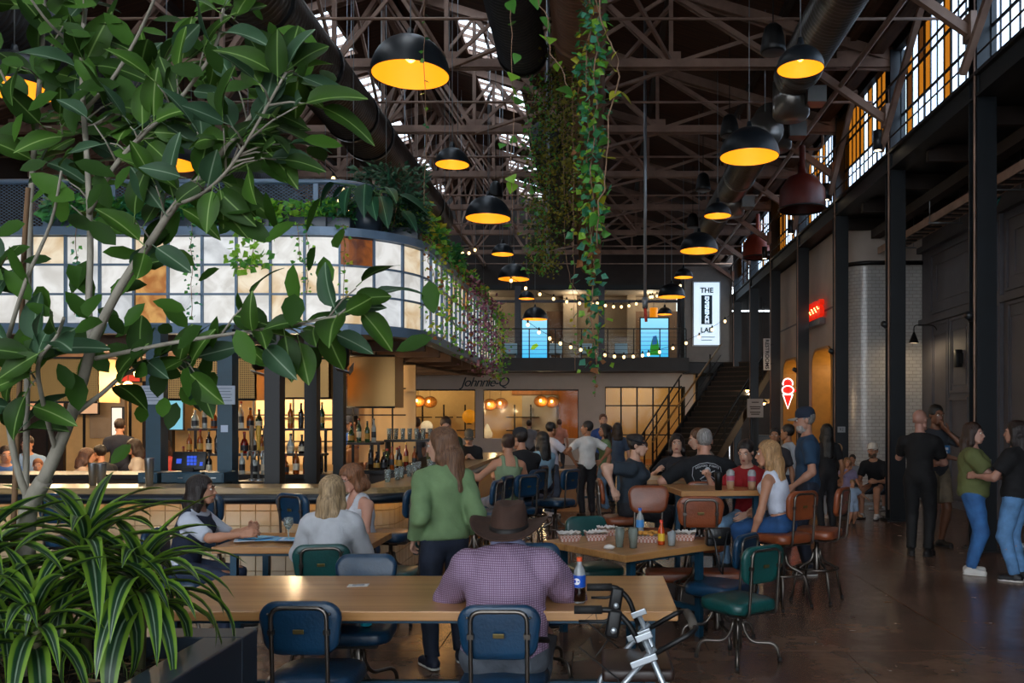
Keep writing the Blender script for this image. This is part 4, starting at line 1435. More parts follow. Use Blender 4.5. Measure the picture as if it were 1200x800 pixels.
def table(label, x, y, w, d, h, rz=0, spreader=True):
    t = thing('dining_table', label, 'table', (x, y, 0), R(rz))
    m = MB(); m.box((0, 0, h - .026), (w, d, .052), None, 0, .006); m.build('table_top', M['tablewood'], t)
    ix, iy = w / 2 - .14, d / 2 - .1
    m = MB()
    m.bb(-ix, ix, -iy - .02, -iy + .02, h - .082, h - .05); m.bb(-ix, ix, iy - .02, iy + .02, h - .082, h - .05)
    m.bb(-ix - .02, -ix + .02, -iy, iy, h - .082, h - .05); m.bb(ix - .02, ix + .02, -iy, iy, h - .082, h - .05)
    m.build('apron', M['tableblue'], t)
    for sx in (-1, 1):
        for sy in (-1, 1):
            m = MB(); m.bb(sx * ix - .025, sx * ix + .025, sy * iy - .025, sy * iy + .025, 0, h - .045); m.build('leg', M['tableblue'], t)
        if spreader:
            m = MB(); m.bb(sx * ix - .02, sx * ix + .02, -iy, iy, .2, .24); m.build('spreader', M['tableblue'], t)
    if spreader:
        m = MB(); m.bb(-ix, ix, -.02, .02, .2, .24); m.build('spreader', M['tableblue'], t)
    return t
table('long wooden table with blue steel frame in front where the hat man sits', -.98, 4.925, 2.8, 1.0, .75)
table('square wooden table turned cornerwise with snack baskets on it', .27, 6.93, 1.02, 1.02, .75, 40)
table('wooden table with blue papers on it between the dark-haired and blonde women', -2.4, 7.05, 1.2, .85, .75)
table('high wooden table with blue leg where two iced drinks stand', 1.18, 8.55, .9, .85, 1.06, 8, False)
table('high wooden table further back in front of the man with the skull shirt', .95, 9.95, 1.2, .8, 1.06)
table('far wooden table half hidden behind the standing men', -.1, 16.6, 1.3, .7, .75)
# brown low bench unit behind the basket table
t = thing('booth_bench', 'brown leather bench seen behind the bottles on the basket table', 'bench', (.95, 8.15, 0))
m = MB(); m.box((0, -.25, .3), (1.0, .3, .1), None, 0, .03); m.build('seat_cushion', M['vinylbrown'], t)
m = MB(); m.bb(-.48, .48, -.38, -.12, 0, .25); m.build('plinth', M['darkwood'], t)
# white picnic benches by the right columns
M['benchwhite'] = mat('white_bench_paint', '#b8babd', .5)
def picnic(label, x, y, rz):
    t = thing('picnic_bench', label, 'bench', (x, y, 0), R(rz))
    m = MB(); m.bb(-.9, .9, -.16, -.01, .42, .46); m.build('seat_board', M['benchwhite'], t)
    m = MB(); m.bb(-.9, .9, .01, .16, .42, .46); m.build('seat_board', M['benchwhite'], t)
    for s in (-1, 1):
        m = MB(); m.bb(s * .6 - .03, s * .6 + .03, -.04, .04, 0.05, .42); m.bb(s * .6 - .04, s * .6 + .04, -.2, .2, 0, .05); m.build('trestle', M['benchwhite'], t)
    m = MB(); m.bb(-.6, .6, -.02, .02, .2, .25); m.build('stretcher', M['benchwhite'], t)
picnic('pale bench by the tiled corner with the waiting family', 4.62, 15.2, 8)
picnic('pale bench behind the two women at the right edge', 5.75, 11.0, 80)
t = thing('slat_bench', 'wooden cube seat by the far standing men', 'bench', (-.55, 16.2, 0))
m = MB(); m.bb(-.3, .3, -.2, .2, .72, .77); m.build('top_board', M['tablewood'], t)
m = MB(); m.bb(-.28, .28, -.18, .18, 0, .72); m.build('side_panel', mat('pale_plywood', '#b07f4c', .5, var=.15, scale=3), t)
# ================================================================ signs
M['ink'] = mat('sign_ink', '#12303f', .5)
M['lightbox'] = mat('sign_lightbox', '#dff1ff', .4, emit=.85, ecol='#d6ecff')
d = 31.15
t = thing('lit_sign', 'tall white lit sign reading THE EXPERIENCE LAB on the grey wall', 'sign', (0, d, 0))
x0, x1, z0, z1 = ex(813, d), ex(843, d), ez(404, d), ez(331, d)
m = MB(); m.bb(x0 - .05, x1 + .05, -.02, .05, z0 - .05, z1 + .05); m.build('sign_case', M['steel'], t)
m = MB(); m.bb(x0, x1, -.04, -.015, z0, z1); m.build('light_panel', M['lightbox'], t)
cx = (x0 + x1) / 2
lettering('THE', .26, M['ink'], t, (cx, -.05, ez(340.5, d)), (R(90), 0, 0), d=.01, bold=.008)
lettering('LAB', .26, M['ink'], t, (cx, -.05, ez(387, d)), (R(90), 0, 0), d=.01, bold=.008)
m = MB(); m.bb(cx - .2, cx + .2, -.055, -.045, ez(380, d), ez(346, d)); blk = m.build('dark_block', M['ink'], t)
lettering('EXPERIENCE', .2, M['lightbox'], blk, (cx, -.065, ez(363, d)), (R(90), R(90), 0), d=.01, bold=.008, spacing=.86)
for i, (w, py) in enumerate([(.6, 395), (.4, 398.5)]):
    m = MB(); m.bb(cx - w / 2, cx + w / 2, -.05, -.045, ez(py, d) - .015, ez(py, d) + .015); m.build('small_print', mat('faint_ink', '#8fa7b5', .6), t)
# restaurant script
t = thing('script_sign', 'dark script lettering Johnnie-Q on the white restaurant wall', 'sign', (ex(568), YE - .03, ez(448)))
lettering('Johnnie-Q', .5, M['ink'], t, (0, 0, 0), (R(90), 0, 0), d=.03, shear=.35, spacing=.85)
# ice cream cone neon
t = thing('cone_sign', 'red and white neon ice cream cone sign beside the second arch', 'sign', P(923, 460, 22.4))
M['neonw'] = mat('neon_white', '#ffe3df', emit=3.0, ecol='#ffd2cc'); M['neonr'] = mat('neon_red', '#d81c10', emit=1.0, ecol='#ff1c10')
m = MB(); m.tube([(.13 * math.cos(a), -.02, .24 + .13 * math.sin(a)) for a in [R(-20 + 220 * i / 14) for i in range(15)]], .016, 6)
m.tube([(.15 * math.cos(a), -.02, .07 + .11 * math.sin(a)) for a in [R(-60 + 360 * i / 18) for i in range(18)]], .016, 6, closed=True)
m.tube([(-.13, -.02, -.04), (0, -.02, -.42), (.13, -.02, -.04)], .016, 6); m.tube([(-.13, -.02, -.05), (.13, -.02, -.05)], .016, 6)
m.build('white_neon', M['neonw'], t)
m = MB(); m.lathe([(0, .01), (.12, .01), (.12, -.01), (0, -.01)], 18, (0, 0, .24), rot=(R(90), 0, 0)); m.lathe([(0, .01), (.13, .01), (.13, -.01), (0, -.01)], 18, (0, 0, .08), rot=(R(90), 0, 0)); m.build('red_scoop', M['neonr'], t)
m = MB(); m.prism([(-.12, -.05), (.12, -.05), (0, -.41)], -.008, .008, axis='y'); m.build('red_cone', M['neonr'], t)
m = MB(); m.bb(.1, .5, -.01, .02, .02, .08); m.build('bracket', M['neonr'], t)
# red bulb lettering over the first arch
t = thing('red_sign', 'red glowing block-letter sign over the first arch', 'sign', (5.36, 21.2, 4.35))
m = MB(); m.bb(-.12, .02, -1.05, 1.05, -.36, -.22); m.build('sign_shelf', M['steel'], t)
lettering('BURGERS', .52, mat('red_letters', '#c9200f', .4, emit=.55, ecol='#ff2a10'), t, (-.06, 0, 0), (R(90), 0, R(-90)), d=.1, bold=.02)
m = MB()
for i in range(22):
    m.ell((-.125, -.95 + i * .09, .06 * math.sin(i * 2.1)), (.012, .012, .012), 6, 4)
o = m.build('sign_bulbs', M['bulbwarm'], t); o['kind'] = 'stuff'
# vertical restroom sign and paper poster in the side opening
t = thing('blade_sign', 'narrow white vertical sign with dark letters hung at a dark column', 'sign', (4.84, 24.36, P(903, 415, 24.36).z))
m = MB(); m.bb(.08, .2, -.01, .02, .25, .29); m.bb(.08, .2, -.01, .02, -.29, -.25); m.build('bracket', M['black'], t)
m = MB(); m.box((0, 0, 0), (.2, .04, .9), None, 0, .004); m.build('board', mat('sign_white', '#c6c4c0', .6), t)
lettering('RESTROOMS', .15, M['column'], t, (0, -.023, 0), (R(90), R(90), 0), d=.004, bold=.004)
t = thing('poster', 'pale paper poster with short printed lines on the dark post', 'poster', P(885, 478, 26.5))
m = MB(); m.box((0, 0, 0), (.5, .015, .58)); m.build('sheet', mat('poster_paper', '#9c9189', .7), t)
m = MB()
for i, (w, z) in enumerate([(.22, .18), (.34, .04), (.3, -.02), (.32, -.13), (.26, -.19)]):
    m.box((0, -.01, z), (w, .004, .035))
m.build('print', mat('poster_ink', '#4a3d35', .7), t)
m = MB(); m.bb(-.05, .05, .02, .06, -1.6, .3); m.build('stand_post', M['black'], t)
t = thing('wall_menu', 'small dark red framed menu board left of the restaurant window', 'sign', P(414, 447, 19.5))
m = MB(); m.box((0, 0, 0), (.32, .03, .26)); m.build('board', mat('menu_red', '#541a18', .5), t)
m = MB(); m.box((-.05, -.02, .03), (.16, .01, .1)); m.build('gold_plate', M['badge'], t)
m = MB(); m.tube([(0, 0, .12), (0, 0, 2.7 - P(414, 447, 19.5).z)], .01, 5); m.build('hanger', M['black'], t)

# ================================================================ restaurant behind the end wall
M['warmwall'] = mat('restaurant_wall', '#d9b37c', .75, var=.05)
M['warmwood'] = mat('restaurant_timber', '#a8621f', .55, var=.2, scale=2, stretch=(8, 8, .5))
m = MB(); m.bb(-9, 3.7, 36.0, 36.2, 0, 3.45); m.bb(-9, -8.8, 32.2, 36, 0, 3.45); m.bb(3.5, 3.7, 32.2, 36, 0, 3.45)
wre = struct(m.build('wall_restaurant', M['warmwall']))
m = MB(); m.bb(ex(655, 35.8), ex(685, 35.8), 35.8, 36.0, 0, 3.4); m.bb(ex(600, 35.8), ex(655, 35.8), 35.85, 36.0, 2.75, 3.4); m.build('timber_panel', M['warmwood'], wre)
m = MB(); m.bb(ex(612, 35.8), ex(652, 35.8), 35.7, 35.95, 0, 2.7); m.build('grey_partition', M['stucco'], wre)
m = MB(); m.bb(ex(452, 35.8), ex(484, 35.8), 35.95, 36.0, 1.4, 2.35); m.build('lit_menu_screen', mat('menu_glow', '#e9dcc6', emit=.5), wre)
m = MB(); m.bb(-9, 3.5, 32.2, 36, 0, .02); struct(m.build('floor_restaurant', M['warmwood']))
for i, (a, b) in enumerate(ops):
    w = struct(bpy.data.objects.new('window_%d' % (62 + i), None)); col.objects.link(w)
    m = MB()
    zb2 = zb_ if i < 2 else 0.05
    ztt = zt + (.1 if i == 2 else 0)
    nb = 1 if i < 2 else 5
    for k in range(nb + 1):
        x = a + (b - a) * k / nb
        m.bb(x - .03, x + .03, YE + .05, YE + .11, zb2, ztt)
    m.bb(a, b, YE + .05, YE + .11, ztt - .05, ztt)
    if i == 2:
        m.bb(a, b, YE + .05, YE + .11, 1.1, 1.15); m.bb(a, b, YE + .05, YE + .11, 2.2, 2.25)
    m.build('window_frame', M['black'], w)
    for k in range(nb):
        xa, xb = a + (b - a) * k / nb + .03, a + (b - a) * (k + 1) / nb - .03
        MB().bb(xa, xb, YE + .075, YE + .085, zb2, ztt - .05).build('pane', M['glass'], w)
# woven lamps in pairs
M['weave'] = mat('woven_cane', '#b3661d', .6, emit=.5, ecol='#e07818', var=.3, scale=25)
for i, (px, py, d) in enumerate([(490, 470, 33.3), (504, 471, 33.6), (574, 474, 33.3), (587, 473, 33.6), (634, 470, 33.3), (647, 471, 33.6)]):
    p = P(px, py, d)
    t = thing('woven_lamp', ['left', 'right'][i % 2] + ' woven cane globe lamp of the ' + ['first', 'second', 'third'][i // 2] + ' pair in the restaurant windows', 'lamp', p, group='woven cane lamps')
    m = MB(); m.ell((0, 0, 0), (.27, .27, .22), 16, 10); m.build('cane_globe', M['weave'], t)
    m = MB()
    for k in range(8):
        a = PI * k / 8
        m.tube([(.275 * math.cos(q) * math.cos(a), .275 * math.cos(q) * math.sin(a), .225 * math.sin(q)) for q in [2 * PI * j / 20 for j in range(20)]], .008, 4, closed=True)
    o = m.build('cane_ribs', mat('cane_rib', '#7a3f10', .6), t); o['kind'] = 'stuff'
    m = MB(); m.ell((0, -.28, .02), (.05, .02, .06), 8, 6); m.build('bulb_glow', M['bulbwarm'], t)
    m = MB(); m.tube([(0, 0, .2), (0, 0, 3.45 - p.z)], .008, 5); m.build('cord', M['black'], t)
    if i % 2 == 0:
        lightpt('lamp_light', (0.2, -.5, -.1), 45, (1, .7, .38), .1, t)
# shelving and vases
for i, px in enumerate((495, 520, 545, 603, 622)):
    t = thing('shelf_rack', ['leftmost', 'second', 'third', 'fourth', 'rightmost'][i] + ' dark shelf rack against the restaurant back wall', 'shelf', (ex(px, 35.5), 35.5, 0.02))
    m = MB(); m.bb(-.03, .03, 0, .06, 0, 2.3); m.build('upright', M['black'], t)
    for z in (1.2, 1.75):
        m = MB(); m.bb(-.35, .35, -.05, .25, z, z + .05); m.build('shelf_board', M['darkwood'], t)
for i, (px, py, r, hx, lab) in enumerate([(550, 488, .3, '#e0951f', 'round yellow woven basket on the restaurant shelf'), (500, 500, .26, '#efe2cc', 'pale round lantern on the restaurant shelf'), (571, 505, .2, '#e9d6b4', 'cream teardrop vase on the restaurant ledge')]):
    p = P(px, py, 35.2)
    t = thing('shelf_vase', lab, 'vase', (p.x, 35.2, p.z))
    m = MB()
    if i < 2: m.ell((0, 0, 0), (r, r * .7, r), 16, 10)
    else: m.lathe([(0, -.3), (.2, -.26), (.22, -.1), (.12, .12), (.03, .3), (0, .3)], 16)
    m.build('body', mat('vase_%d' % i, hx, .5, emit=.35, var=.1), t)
    m = MB(); m.lathe([(.1, -r - .02), (.1, -r + .04)], 12); m.build('foot', M['darkwood'], t)
for x in (-7, -3.2, 1.6):
    lightpt('restaurant_light', (x, 34.5, 3.2), 80, (1, .74, .42), .2)
# office: lamps and two blue screens
for x in (-5, -1, 2.2):
    lightpt('office_light', (x, 35.4, 6.7), 42, (1, .82, .62), .25)
def scr(nt, b):
    tc = nt.nodes.new('ShaderNodeTexCoord')
    sp = nt.nodes.new('ShaderNodeSeparateXYZ'); nt.links.new(tc.outputs['Generated'], sp.inputs[0])
    r = nt.nodes.new('ShaderNodeValToRGB'); r.color_ramp.elements[0].color = (*lin('#35b4e8'), 1); r.color_ramp.elements[1].color = (*lin('#9fe2fa'), 1)
    nt.links.new(sp.outputs[2], r.inputs[0]); nt.links.new(r.outputs[0], b.inputs['Emission Color']); b.inputs['Emission Strength'].default_value = 1.0
    b.inputs['Base Color'].default_value = (*lin('#3aa8d8'), 1)
M['screen'] = mat_nodes('blue_screen', scr)
for i, (pa, pb, pt, pbm) in enumerate([(612, 641, 375, 420), (751, 783, 373, 418)]):
    d = 33.6
    t = thing('blue_screen', ['bright blue portrait screen on the balcony, left of the hanging vines', 'bright blue portrait screen with green figure near the lit sign'][i], 'screen', (0, d, 0))
    m = MB(); m.bb(ex(pa, d) - .05, ex(pb, d) + .05, 0, .12, ez(pbm, d) - .05, ez(pt, d) + .05); m.build('bezel', M['black'], t)
    m = MB(); m.bb(ex(pa, d), ex(pb, d), -.01, .0, ez(pbm, d), ez(pt, d)); m.build('display', M['screen'], t)
    m = MB(); m.bb(ex(pa, d), ex(pa, d) + .12, .02, .1, 3.93, ez(pbm, d)); m.bb(ex(pb, d) - .12, ex(pb, d), .02, .1, 3.93, ez(pbm, d)); m.build('stand', M['black'], t)
    if i == 1:
        m = MB()
        cx = ex(767, d)
        m.prism([(cx - .2, ez(416, d)), (cx + .2, ez(416, d)), (cx + .17, ez(404, d)), (cx + .1, ez(395, d)), (cx - .08, ez(396, d)), (cx - .16, ez(405, d))], -.018, -.011, axis='y'); m.build('green_picture', mat('screen_green', '#2e9a2a', emit=.5), t)
        m = MB(); m.prism([(cx - .1, ez(404, d)), (cx + .1, ez(403, d)), (cx + .08, ez(393, d)), (cx - .06, ez(394, d))], -.026, -.019, axis='y'); m.build('blue_picture', mat('screen_blue', '#2a6fb4', emit=.5), t)
    else:
        m = MB(); cx = ex(626, d); m.prism([(cx - .15, ez(409, d)), (cx - .02, ez(410, d)), (cx + .18, ez(405, d)), (cx + .1, ez(402, d)), (cx - .06, ez(404, d))], -.018, -.011, axis='y'); m.build('green_picture', mat('screen_lime', '#9ad22c', emit=.6), t)
for i, px in enumerate((627, 766)):
    p = P(px, 366, 34.6)
    t = thing('amber_lantern', ['amber drum lantern above the left blue screen', 'amber drum lantern above the right blue screen'][i], 'lamp', p)
    m = MB(); m.lathe([(0, .18), (.16, .18), (.16, -.2), (0, -.2)], 14); m.build('drum', mat('amber_drum', '#e88a14', emit=1.0, ecol='#ff8e10'), t)
    m = MB(); m.tube([(0, 0, .18), (0, 0, 6.97 - p.z)], .01, 5); m.build('cord', M['black'], t)
# low office chairs
for i, px in enumerate((598, 651, 686, 728)):
    t = thing('office_chair', ['pale blue lounge chair on the balcony at far left', 'pale blue lounge chair right of the left screen', 'pale blue stool behind the hanging vine', 'pale blue lounge chair left of the right screen'][i], 'chair', (ex(px, 33.2), 33.2, 3.93))
    m = MB(); m.box((0, 0, .35), (.5, .45, .1), None, 0, .03); m.build('seat', mat('pale_blue_shell', '#9fc3d2', .5), t)
    m = MB(); m.box((0, .2, .55), (.5, .06, .4), None, 0, .02); m.build('backrest', MATS['pale_blue_shell'], t)
    for sx in (-.2, .2):
        for sy in (-.18, .18):
            m = MB(); m.tube([(sx, sy, 0), (sx, sy, .3)], .015, 6); m.build('leg', M['steel'], t)
# balcony railing
t = thing('balcony_rail', 'thin black wire railing along the far balcony', 'railing', (0, 30.8, 3.93))
xa, xb = -3.4, 3.2
m = MB(); m.bb(xa, xb, -.02, .02, 1.03, 1.07); m.build('hand_rail', M['black'], t)
for x in np.linspace(xa, xb, 8):
    m = MB(); m.bb(x - .02, x + .02, -.02, .02, 0, 1.03); m.build('post', M['black'], t)
for z in np.linspace(.15, .9, 6):
    m = MB(); m.tube([(xa, 0, z), (xb, 0, z)], .006, 4); m.build('wire', M['black'], t)

# ================================================================ stair to the balcony
t = thing('staircase', 'dark steel staircase with lit handrails climbing to the balcony', 'staircase', (2.55, 26.2, 0), R(-32))
M['tread'] = mat('stair_tread', '#33241c', .5, var=.2)
M['handrail'] = mat('brass_handrail', '#8a6a3a', .35, .5)
NS = 21; rise = 3.8 / NS; run = .27; wd = 1.9
for i in range(NS):
    m = MB(); m.bb(-wd / 2, wd / 2, i * run, i * run + run + .02, (i + 1) * rise - .04, (i + 1) * rise); m.build('tread', M['tread'], t)
    m = MB(); m.bb(-wd / 2, wd / 2, i * run + .02, i * run + .03, i * rise, (i + 1) * rise - .04); m.build('riser', M['black'], t)
for s in (-1, 1):
    x = s * (wd / 2 + .03)
    m = MB(); m.beam((x, -.1, .05), (x, NS * run, 3.75), .05, .3); m.build('stringer', mat('stringer_tan', '#6b543a', .5) if s > 0 else M['black'], t)
    m = MB(); m.tube([(x, 0, 1.0), (x, NS * run, 4.7)], .035, 8); m.build('hand_rail', M['handrail'] if s < 0 else M['black'], t)
    m = MB(); m.tube([(x, 0, .6), (x, NS * run, 4.3)], .015, 6); m.tube([(x, 0, .3), (x, NS * run, 4.0)], .012, 6); m.build('mid_rail', M['black'], t)
    for i in range(0, NS, 4):
        m = MB(); m.bb(x - .02, x + .02, i * run, i * run + .04, (i + 1) * rise, (i + 1) * rise + .95); m.build('baluster', M['black'], t)
t = thing('stair_guard', 'black slanting guard rail left of the stair in front of the dark glazing', 'railing', (1.1, 27.5, 0), R(-32))
m = MB(); m.tube([(0, 0, .7), (0, 3.6, 3.3)], .03, 6); m.build('hand_rail', M['black'], t)
m = MB(); m.tube([(0, 0, .3), (0, 3.6, 2.9)], .025, 6); m.build('mid_rail', M['black'], t)
for i in range(5):
    m = MB(); m.bb(-.02, .02, i * .85, i * .85 + .04, 0, .7 + i * .61); m.build('baluster', M['black'], t)
# stall goods lit in the side opening
for i, (px, py, d, e) in enumerate([(876, 455, 29, 35), (892, 450, 30, 35), (895, 470, 31, 25)]):
    p = P(px, py, d)
    t = thing('stall_lamp', ['left warm pendant in the dim side stall', 'upper right warm pendant in the dim side stall', 'lower right warm pendant in the dim side stall'][i], 'lamp', p)
    m = MB(); m.lathe([(.16, -.06), (.05, .06), (0, .07)], 12); m.build('shade', M['black'], t)
    m = MB(); m.ell((0, 0, -.06), (.07, .07, .07), 8, 6); m.build('bulb', M['bulbwarm'], t)
    m = MB(); m.tube([(0, 0, .06), (0, 0, 6 - p.z)], .01, 5); m.build('cord', M['black'], t)
    lightpt('lamp_light', (0, 0, -.2), e, parent=t)
t = thing('stall_counter', 'dim stall counter with lit shelf in the side opening', 'counter', (7.4, 30.5, 0))
m = MB(); m.bb(-1.8, 1.5, -.3, .3, 0, 1.1); m.build('front', M['darkwood'], t)
m = MB(); m.bb(-1.8, 1.5, .6, .8, 2.3, 2.45); m.build('shelf', M['handrail'], t)
m = MB(); m.bb(-1.85, 1.55, -.35, .35, 1.1, 1.15); m.build('worktop', M['black'], t)
for (a0, a1, zt_) in ARCH:
    lightpt('shop_light', (6.3, (a0 + a1) / 2, 3.2), 40, (1, .75, .42), .1)
# festoon lights
def festoon(label, pts, n, r=.03):
    p0 = Vector(pts[0])
    t = thing('festoon_lights', label, 'string lights', p0)
    path = []
    for a, b in zip(pts[:-1], pts[1:]):
        a, b = Vector(a), Vector(b); sag = (b - a).length * .06
        for i in range(13):
            q = a.lerp(b, i / 12); q.z -= sag * 4 * (i / 12) * (1 - i / 12); path.append(q - p0)
    m = MB(); m.tube(path, .008, 4); m.build('cable', M['black'], t)
    L = len(path)
    for i in range(n):
        f = (i + .5) / n * (L - 1); k = int(f); q = path[k].lerp(path[min(k + 1, L - 1)], f - k)
        b = put('bulb', FB, t, q + Vector((0, 0, -.09)), None, (r / .03,) * 3)
        put('socket', FS, b, (0, 0, 0))
FB = MB().ell((0, 0, 0), (.03, .03, .036), 8, 6).mesh('bulb', mat('festoon_bulb', '#fff0cf', emit=3.2, ecol='#ffd591'))
FS = MB().lathe([(0, .09), (.016, .09), (.018, .03)], 6).mesh('socket', M['black'])
festoon('string of round bulbs sagging across the balcony front at lamp height', [P(590, 320, 24), P(700, 352, 27), P(762, 345, 30), P(800, 330, 30.5)], 22, .045)
festoon('string of round bulbs sagging low along the balcony rail', [P(612, 372, 26), P(690, 408, 28), P(760, 412, 29), P(857, 368, 30)], 20, .05)
festoon('string of small bulbs above the platform plants', [P(385, 195, 12.5), P(440, 250, 13), P(520, 275, 15), P(560, 285, 18)], 16, .03)
festoon('string of small bulbs inside the platform rail', [P(392, 225, 12), P(420, 245, 12.3), P(470, 262, 13.5)], 8, .03)
# ================================================================ people: smooth implicit surfaces meshed with surface nets
class Field:
    def __init__(s, h, k=0.02):
        s.h = h; s.k = k; s.pr = []; s.cuts = []; s.noise = 0.0
    def rc(s, a, ra, b, rb, cut=None, infl=0.0, k=None):
        """round cone from a to b; cut: (point, direction) removes what lies beyond"""
        s.pr.append(('rc', np.array(a, float), ra + infl, np.array(b, float), rb + infl, cut, k)); return s
    def el(s, c, r, rot=None, infl=0.0, cut=None, k=None):
        s.pr.append(('el', np.array(c, float), np.array(r, float) + infl, np.eye(3) if rot is None else np.array(rot, float), None, cut, k)); return s
    def sub(s, c, r): s.cuts.append(('sub', np.array(c, float), np.array(r, float) if hasattr(r, '__len__') else np.array([r, r, r], float))); return s
    def plane(s, p, n): s.cuts.append(('pl', np.array(p, float), np.array(n, float))); return s
    def fn(s, f): s.cuts.append(('fn', f, None)); return s
    def mesh(s):
        h = s.h
        lo = np.full(3, 1e9); hi = -lo
        bbs = []
        for p in s.pr:
            if p[0] == 'rc':
                l = np.minimum(p[1] - p[2], p[3] - p[4]); u = np.maximum(p[1] + p[2], p[3] + p[4])
            else:
                R_ = max(p[2]); l = p[1] - R_; u = p[1] + R_
            bbs.append((l, u)); lo = np.minimum(lo, l); hi = np.maximum(hi, u)
        lo = lo - 3 * h; hi = hi + 3 * h
        n = np.ceil((hi - lo) / h).astype(int) + 1
        F = np.full(n, 0.5, np.float32)
        ax = [lo[i] + h * np.arange(n[i]) for i in range(3)]
        for p, (l, u) in zip(s.pr, bbs):
            k = p[6] if p[6] is not None else s.k
            mg = k + 2.5 * h
            i0 = np.maximum(((l - mg - lo) / h).astype(int), 0); i1 = np.minimum(((u + mg - lo) / h).astype(int) + 2, n)
            sl = tuple(slice(i0[q], i1[q]) for q in range(3))
            X = ax[0][sl[0]][:, None, None]; Y = ax[1][sl[1]][None, :, None]; Z = ax[2][sl[2]][None, None, :]
            if p[0] == 'rc':
                a, ra, b, rb = p[1], p[2], p[3], p[4]
                ba = b - a; L2 = max(ba @ ba, 1e-9)
                dx, dy, dz = X - a[0], Y - a[1], Z - a[2]
                t = np.clip((dx * ba[0] + dy * ba[1] + dz * ba[2]) / L2, 0, 1)
                D = np.sqrt((dx - t * ba[0]) ** 2 + (dy - t * ba[1]) ** 2 + (dz - t * ba[2]) ** 2) - (ra + (rb - ra) * t)
            else:
                c, r, M_ = p[1], p[2], p[3]
                dx, dy, dz = X - c[0], Y - c[1], Z - c[2]
                q = [(M_[0, i] * dx + M_[1, i] * dy + M_[2, i] * dz) for i in range(3)]
                k0 = np.sqrt(sum((q[i] / r[i]) ** 2 for i in range(3))) + 1e-9
                k1 = np.sqrt(sum((q[i] / r[i] ** 2) ** 2 for i in range(3))) + 1e-9
                D = k0 * (k0 - 1) / k1
            if p[5] is not None:
                for (cp, cd) in (p[5] if isinstance(p[5], list) else [p[5]]):
                    D = np.maximum(D, (X - cp[0]) * cd[0] + (Y - cp[1]) * cd[1] + (Z - cp[2]) * cd[2])
            G = F[sl]
            hh = np.maximum(k - np.abs(G - D), 0) / max(k, 1e-6)
            F[sl] = np.minimum(G, D) - hh * hh * k * .25
        X = ax[0][:, None, None]; Y = ax[1][None, :, None]; Z = ax[2][None, None, :]
        if s.noise:
            F = F + s.noise * (np.sin(29 * X + 17 * Z + 2) * np.sin(23 * Y - 11 * Z) + .6 * np.sin(37 * Z + 13 * X + 9 * Y) + .5 * np.sin(61 * X - 41 * Z + 30 * Y))
        for c in s.cuts:
            if c[0] == 'sub':
                q = np.sqrt(((X - c[1][0]) / c[2][0]) ** 2 + ((Y - c[1][1]) / c[2][1]) ** 2 + ((Z - c[1][2]) / c[2][2]) ** 2)
                F = np.maximum(F, (1 - q) * min(c[2]))
            elif c[0] == 'pl':
                F = np.maximum(F, (X - c[1][0]) * c[2][0] + (Y - c[1][1]) * c[2][1] + (Z - c[1][2]) * c[2][2])
            else:
                F = c[1](F, X, Y, Z)
        return surfnet(F, lo, h)

def surfnet(F, lo, h):
    F = np.where(F == 0, 1e-7, F)
    S = F < 0
    sh = [(i, j, k) for i in (0, 1) for j in (0, 1) for k in (0, 1)]
    nx, ny, nz = F.shape
    sl = lambda o: (slice(o[0], nx - 1 + o[0]), slice(o[1], ny - 1 + o[1]), slice(o[2], nz - 1 + o[2]))
    cnt = sum(S[sl(o)].astype(np.int8) for o in sh)
    mask = (cnt > 0) & (cnt < 8)
    ijk = np.argwhere(mask)
    N = len(ijk)
    idx = -np.ones(mask.shape, np.int64); idx[mask] = np.arange(N)
    vals = {o: F[sl(o)][mask] for o in sh}
    acc = np.zeros((N, 3)); num = np.zeros(N)
    for a in sh:
        for d in range(3):
            if a[d] == 0:
                b = list(a); b[d] = 1; b = tuple(b)
                va, vb = vals[a], vals[b]
                cr = (va < 0) != (vb < 0)
                t = np.where(cr, va / np.where(cr, va - vb, 1), 0)
                pos = np.array(a, float)[None, :] + 0 * acc
                pos[:, d] = t
                acc[cr] += pos[cr]; num += cr
    V = (ijk + acc / np.maximum(num, 1)[:, None]) * h + lo
    quads = []
    for d in range(3):
        e1, e2 = (d + 1) % 3, (d + 2) % 3
        A = np.moveaxis(S, (d, e1, e2), (0, 1, 2)); I = np.moveaxis(idx, (d, e1, e2), (0, 1, 2))
        a = A[:-1, 1:-1, 1:-1]; b = A[1:, 1:-1, 1:-1]
        e = np.argwhere(a != b)
        if len(e) == 0: continue
        i, j, k = e[:, 0], e[:, 1] + 1, e[:, 2] + 1
        q = np.stack([I[i, j - 1, k - 1], I[i, j, k - 1], I[i, j, k], I[i, j - 1, k]], 1)
        fl = a[e[:, 0], e[:, 1], e[:, 2]]
        q[~fl] = q[~fl][:, ::-1]
        quads.append(q)
    Q = np.concatenate(quads) if quads else np.zeros((0, 4), int)
    Q = Q[(Q >= 0).all(1)]
    return V, Q

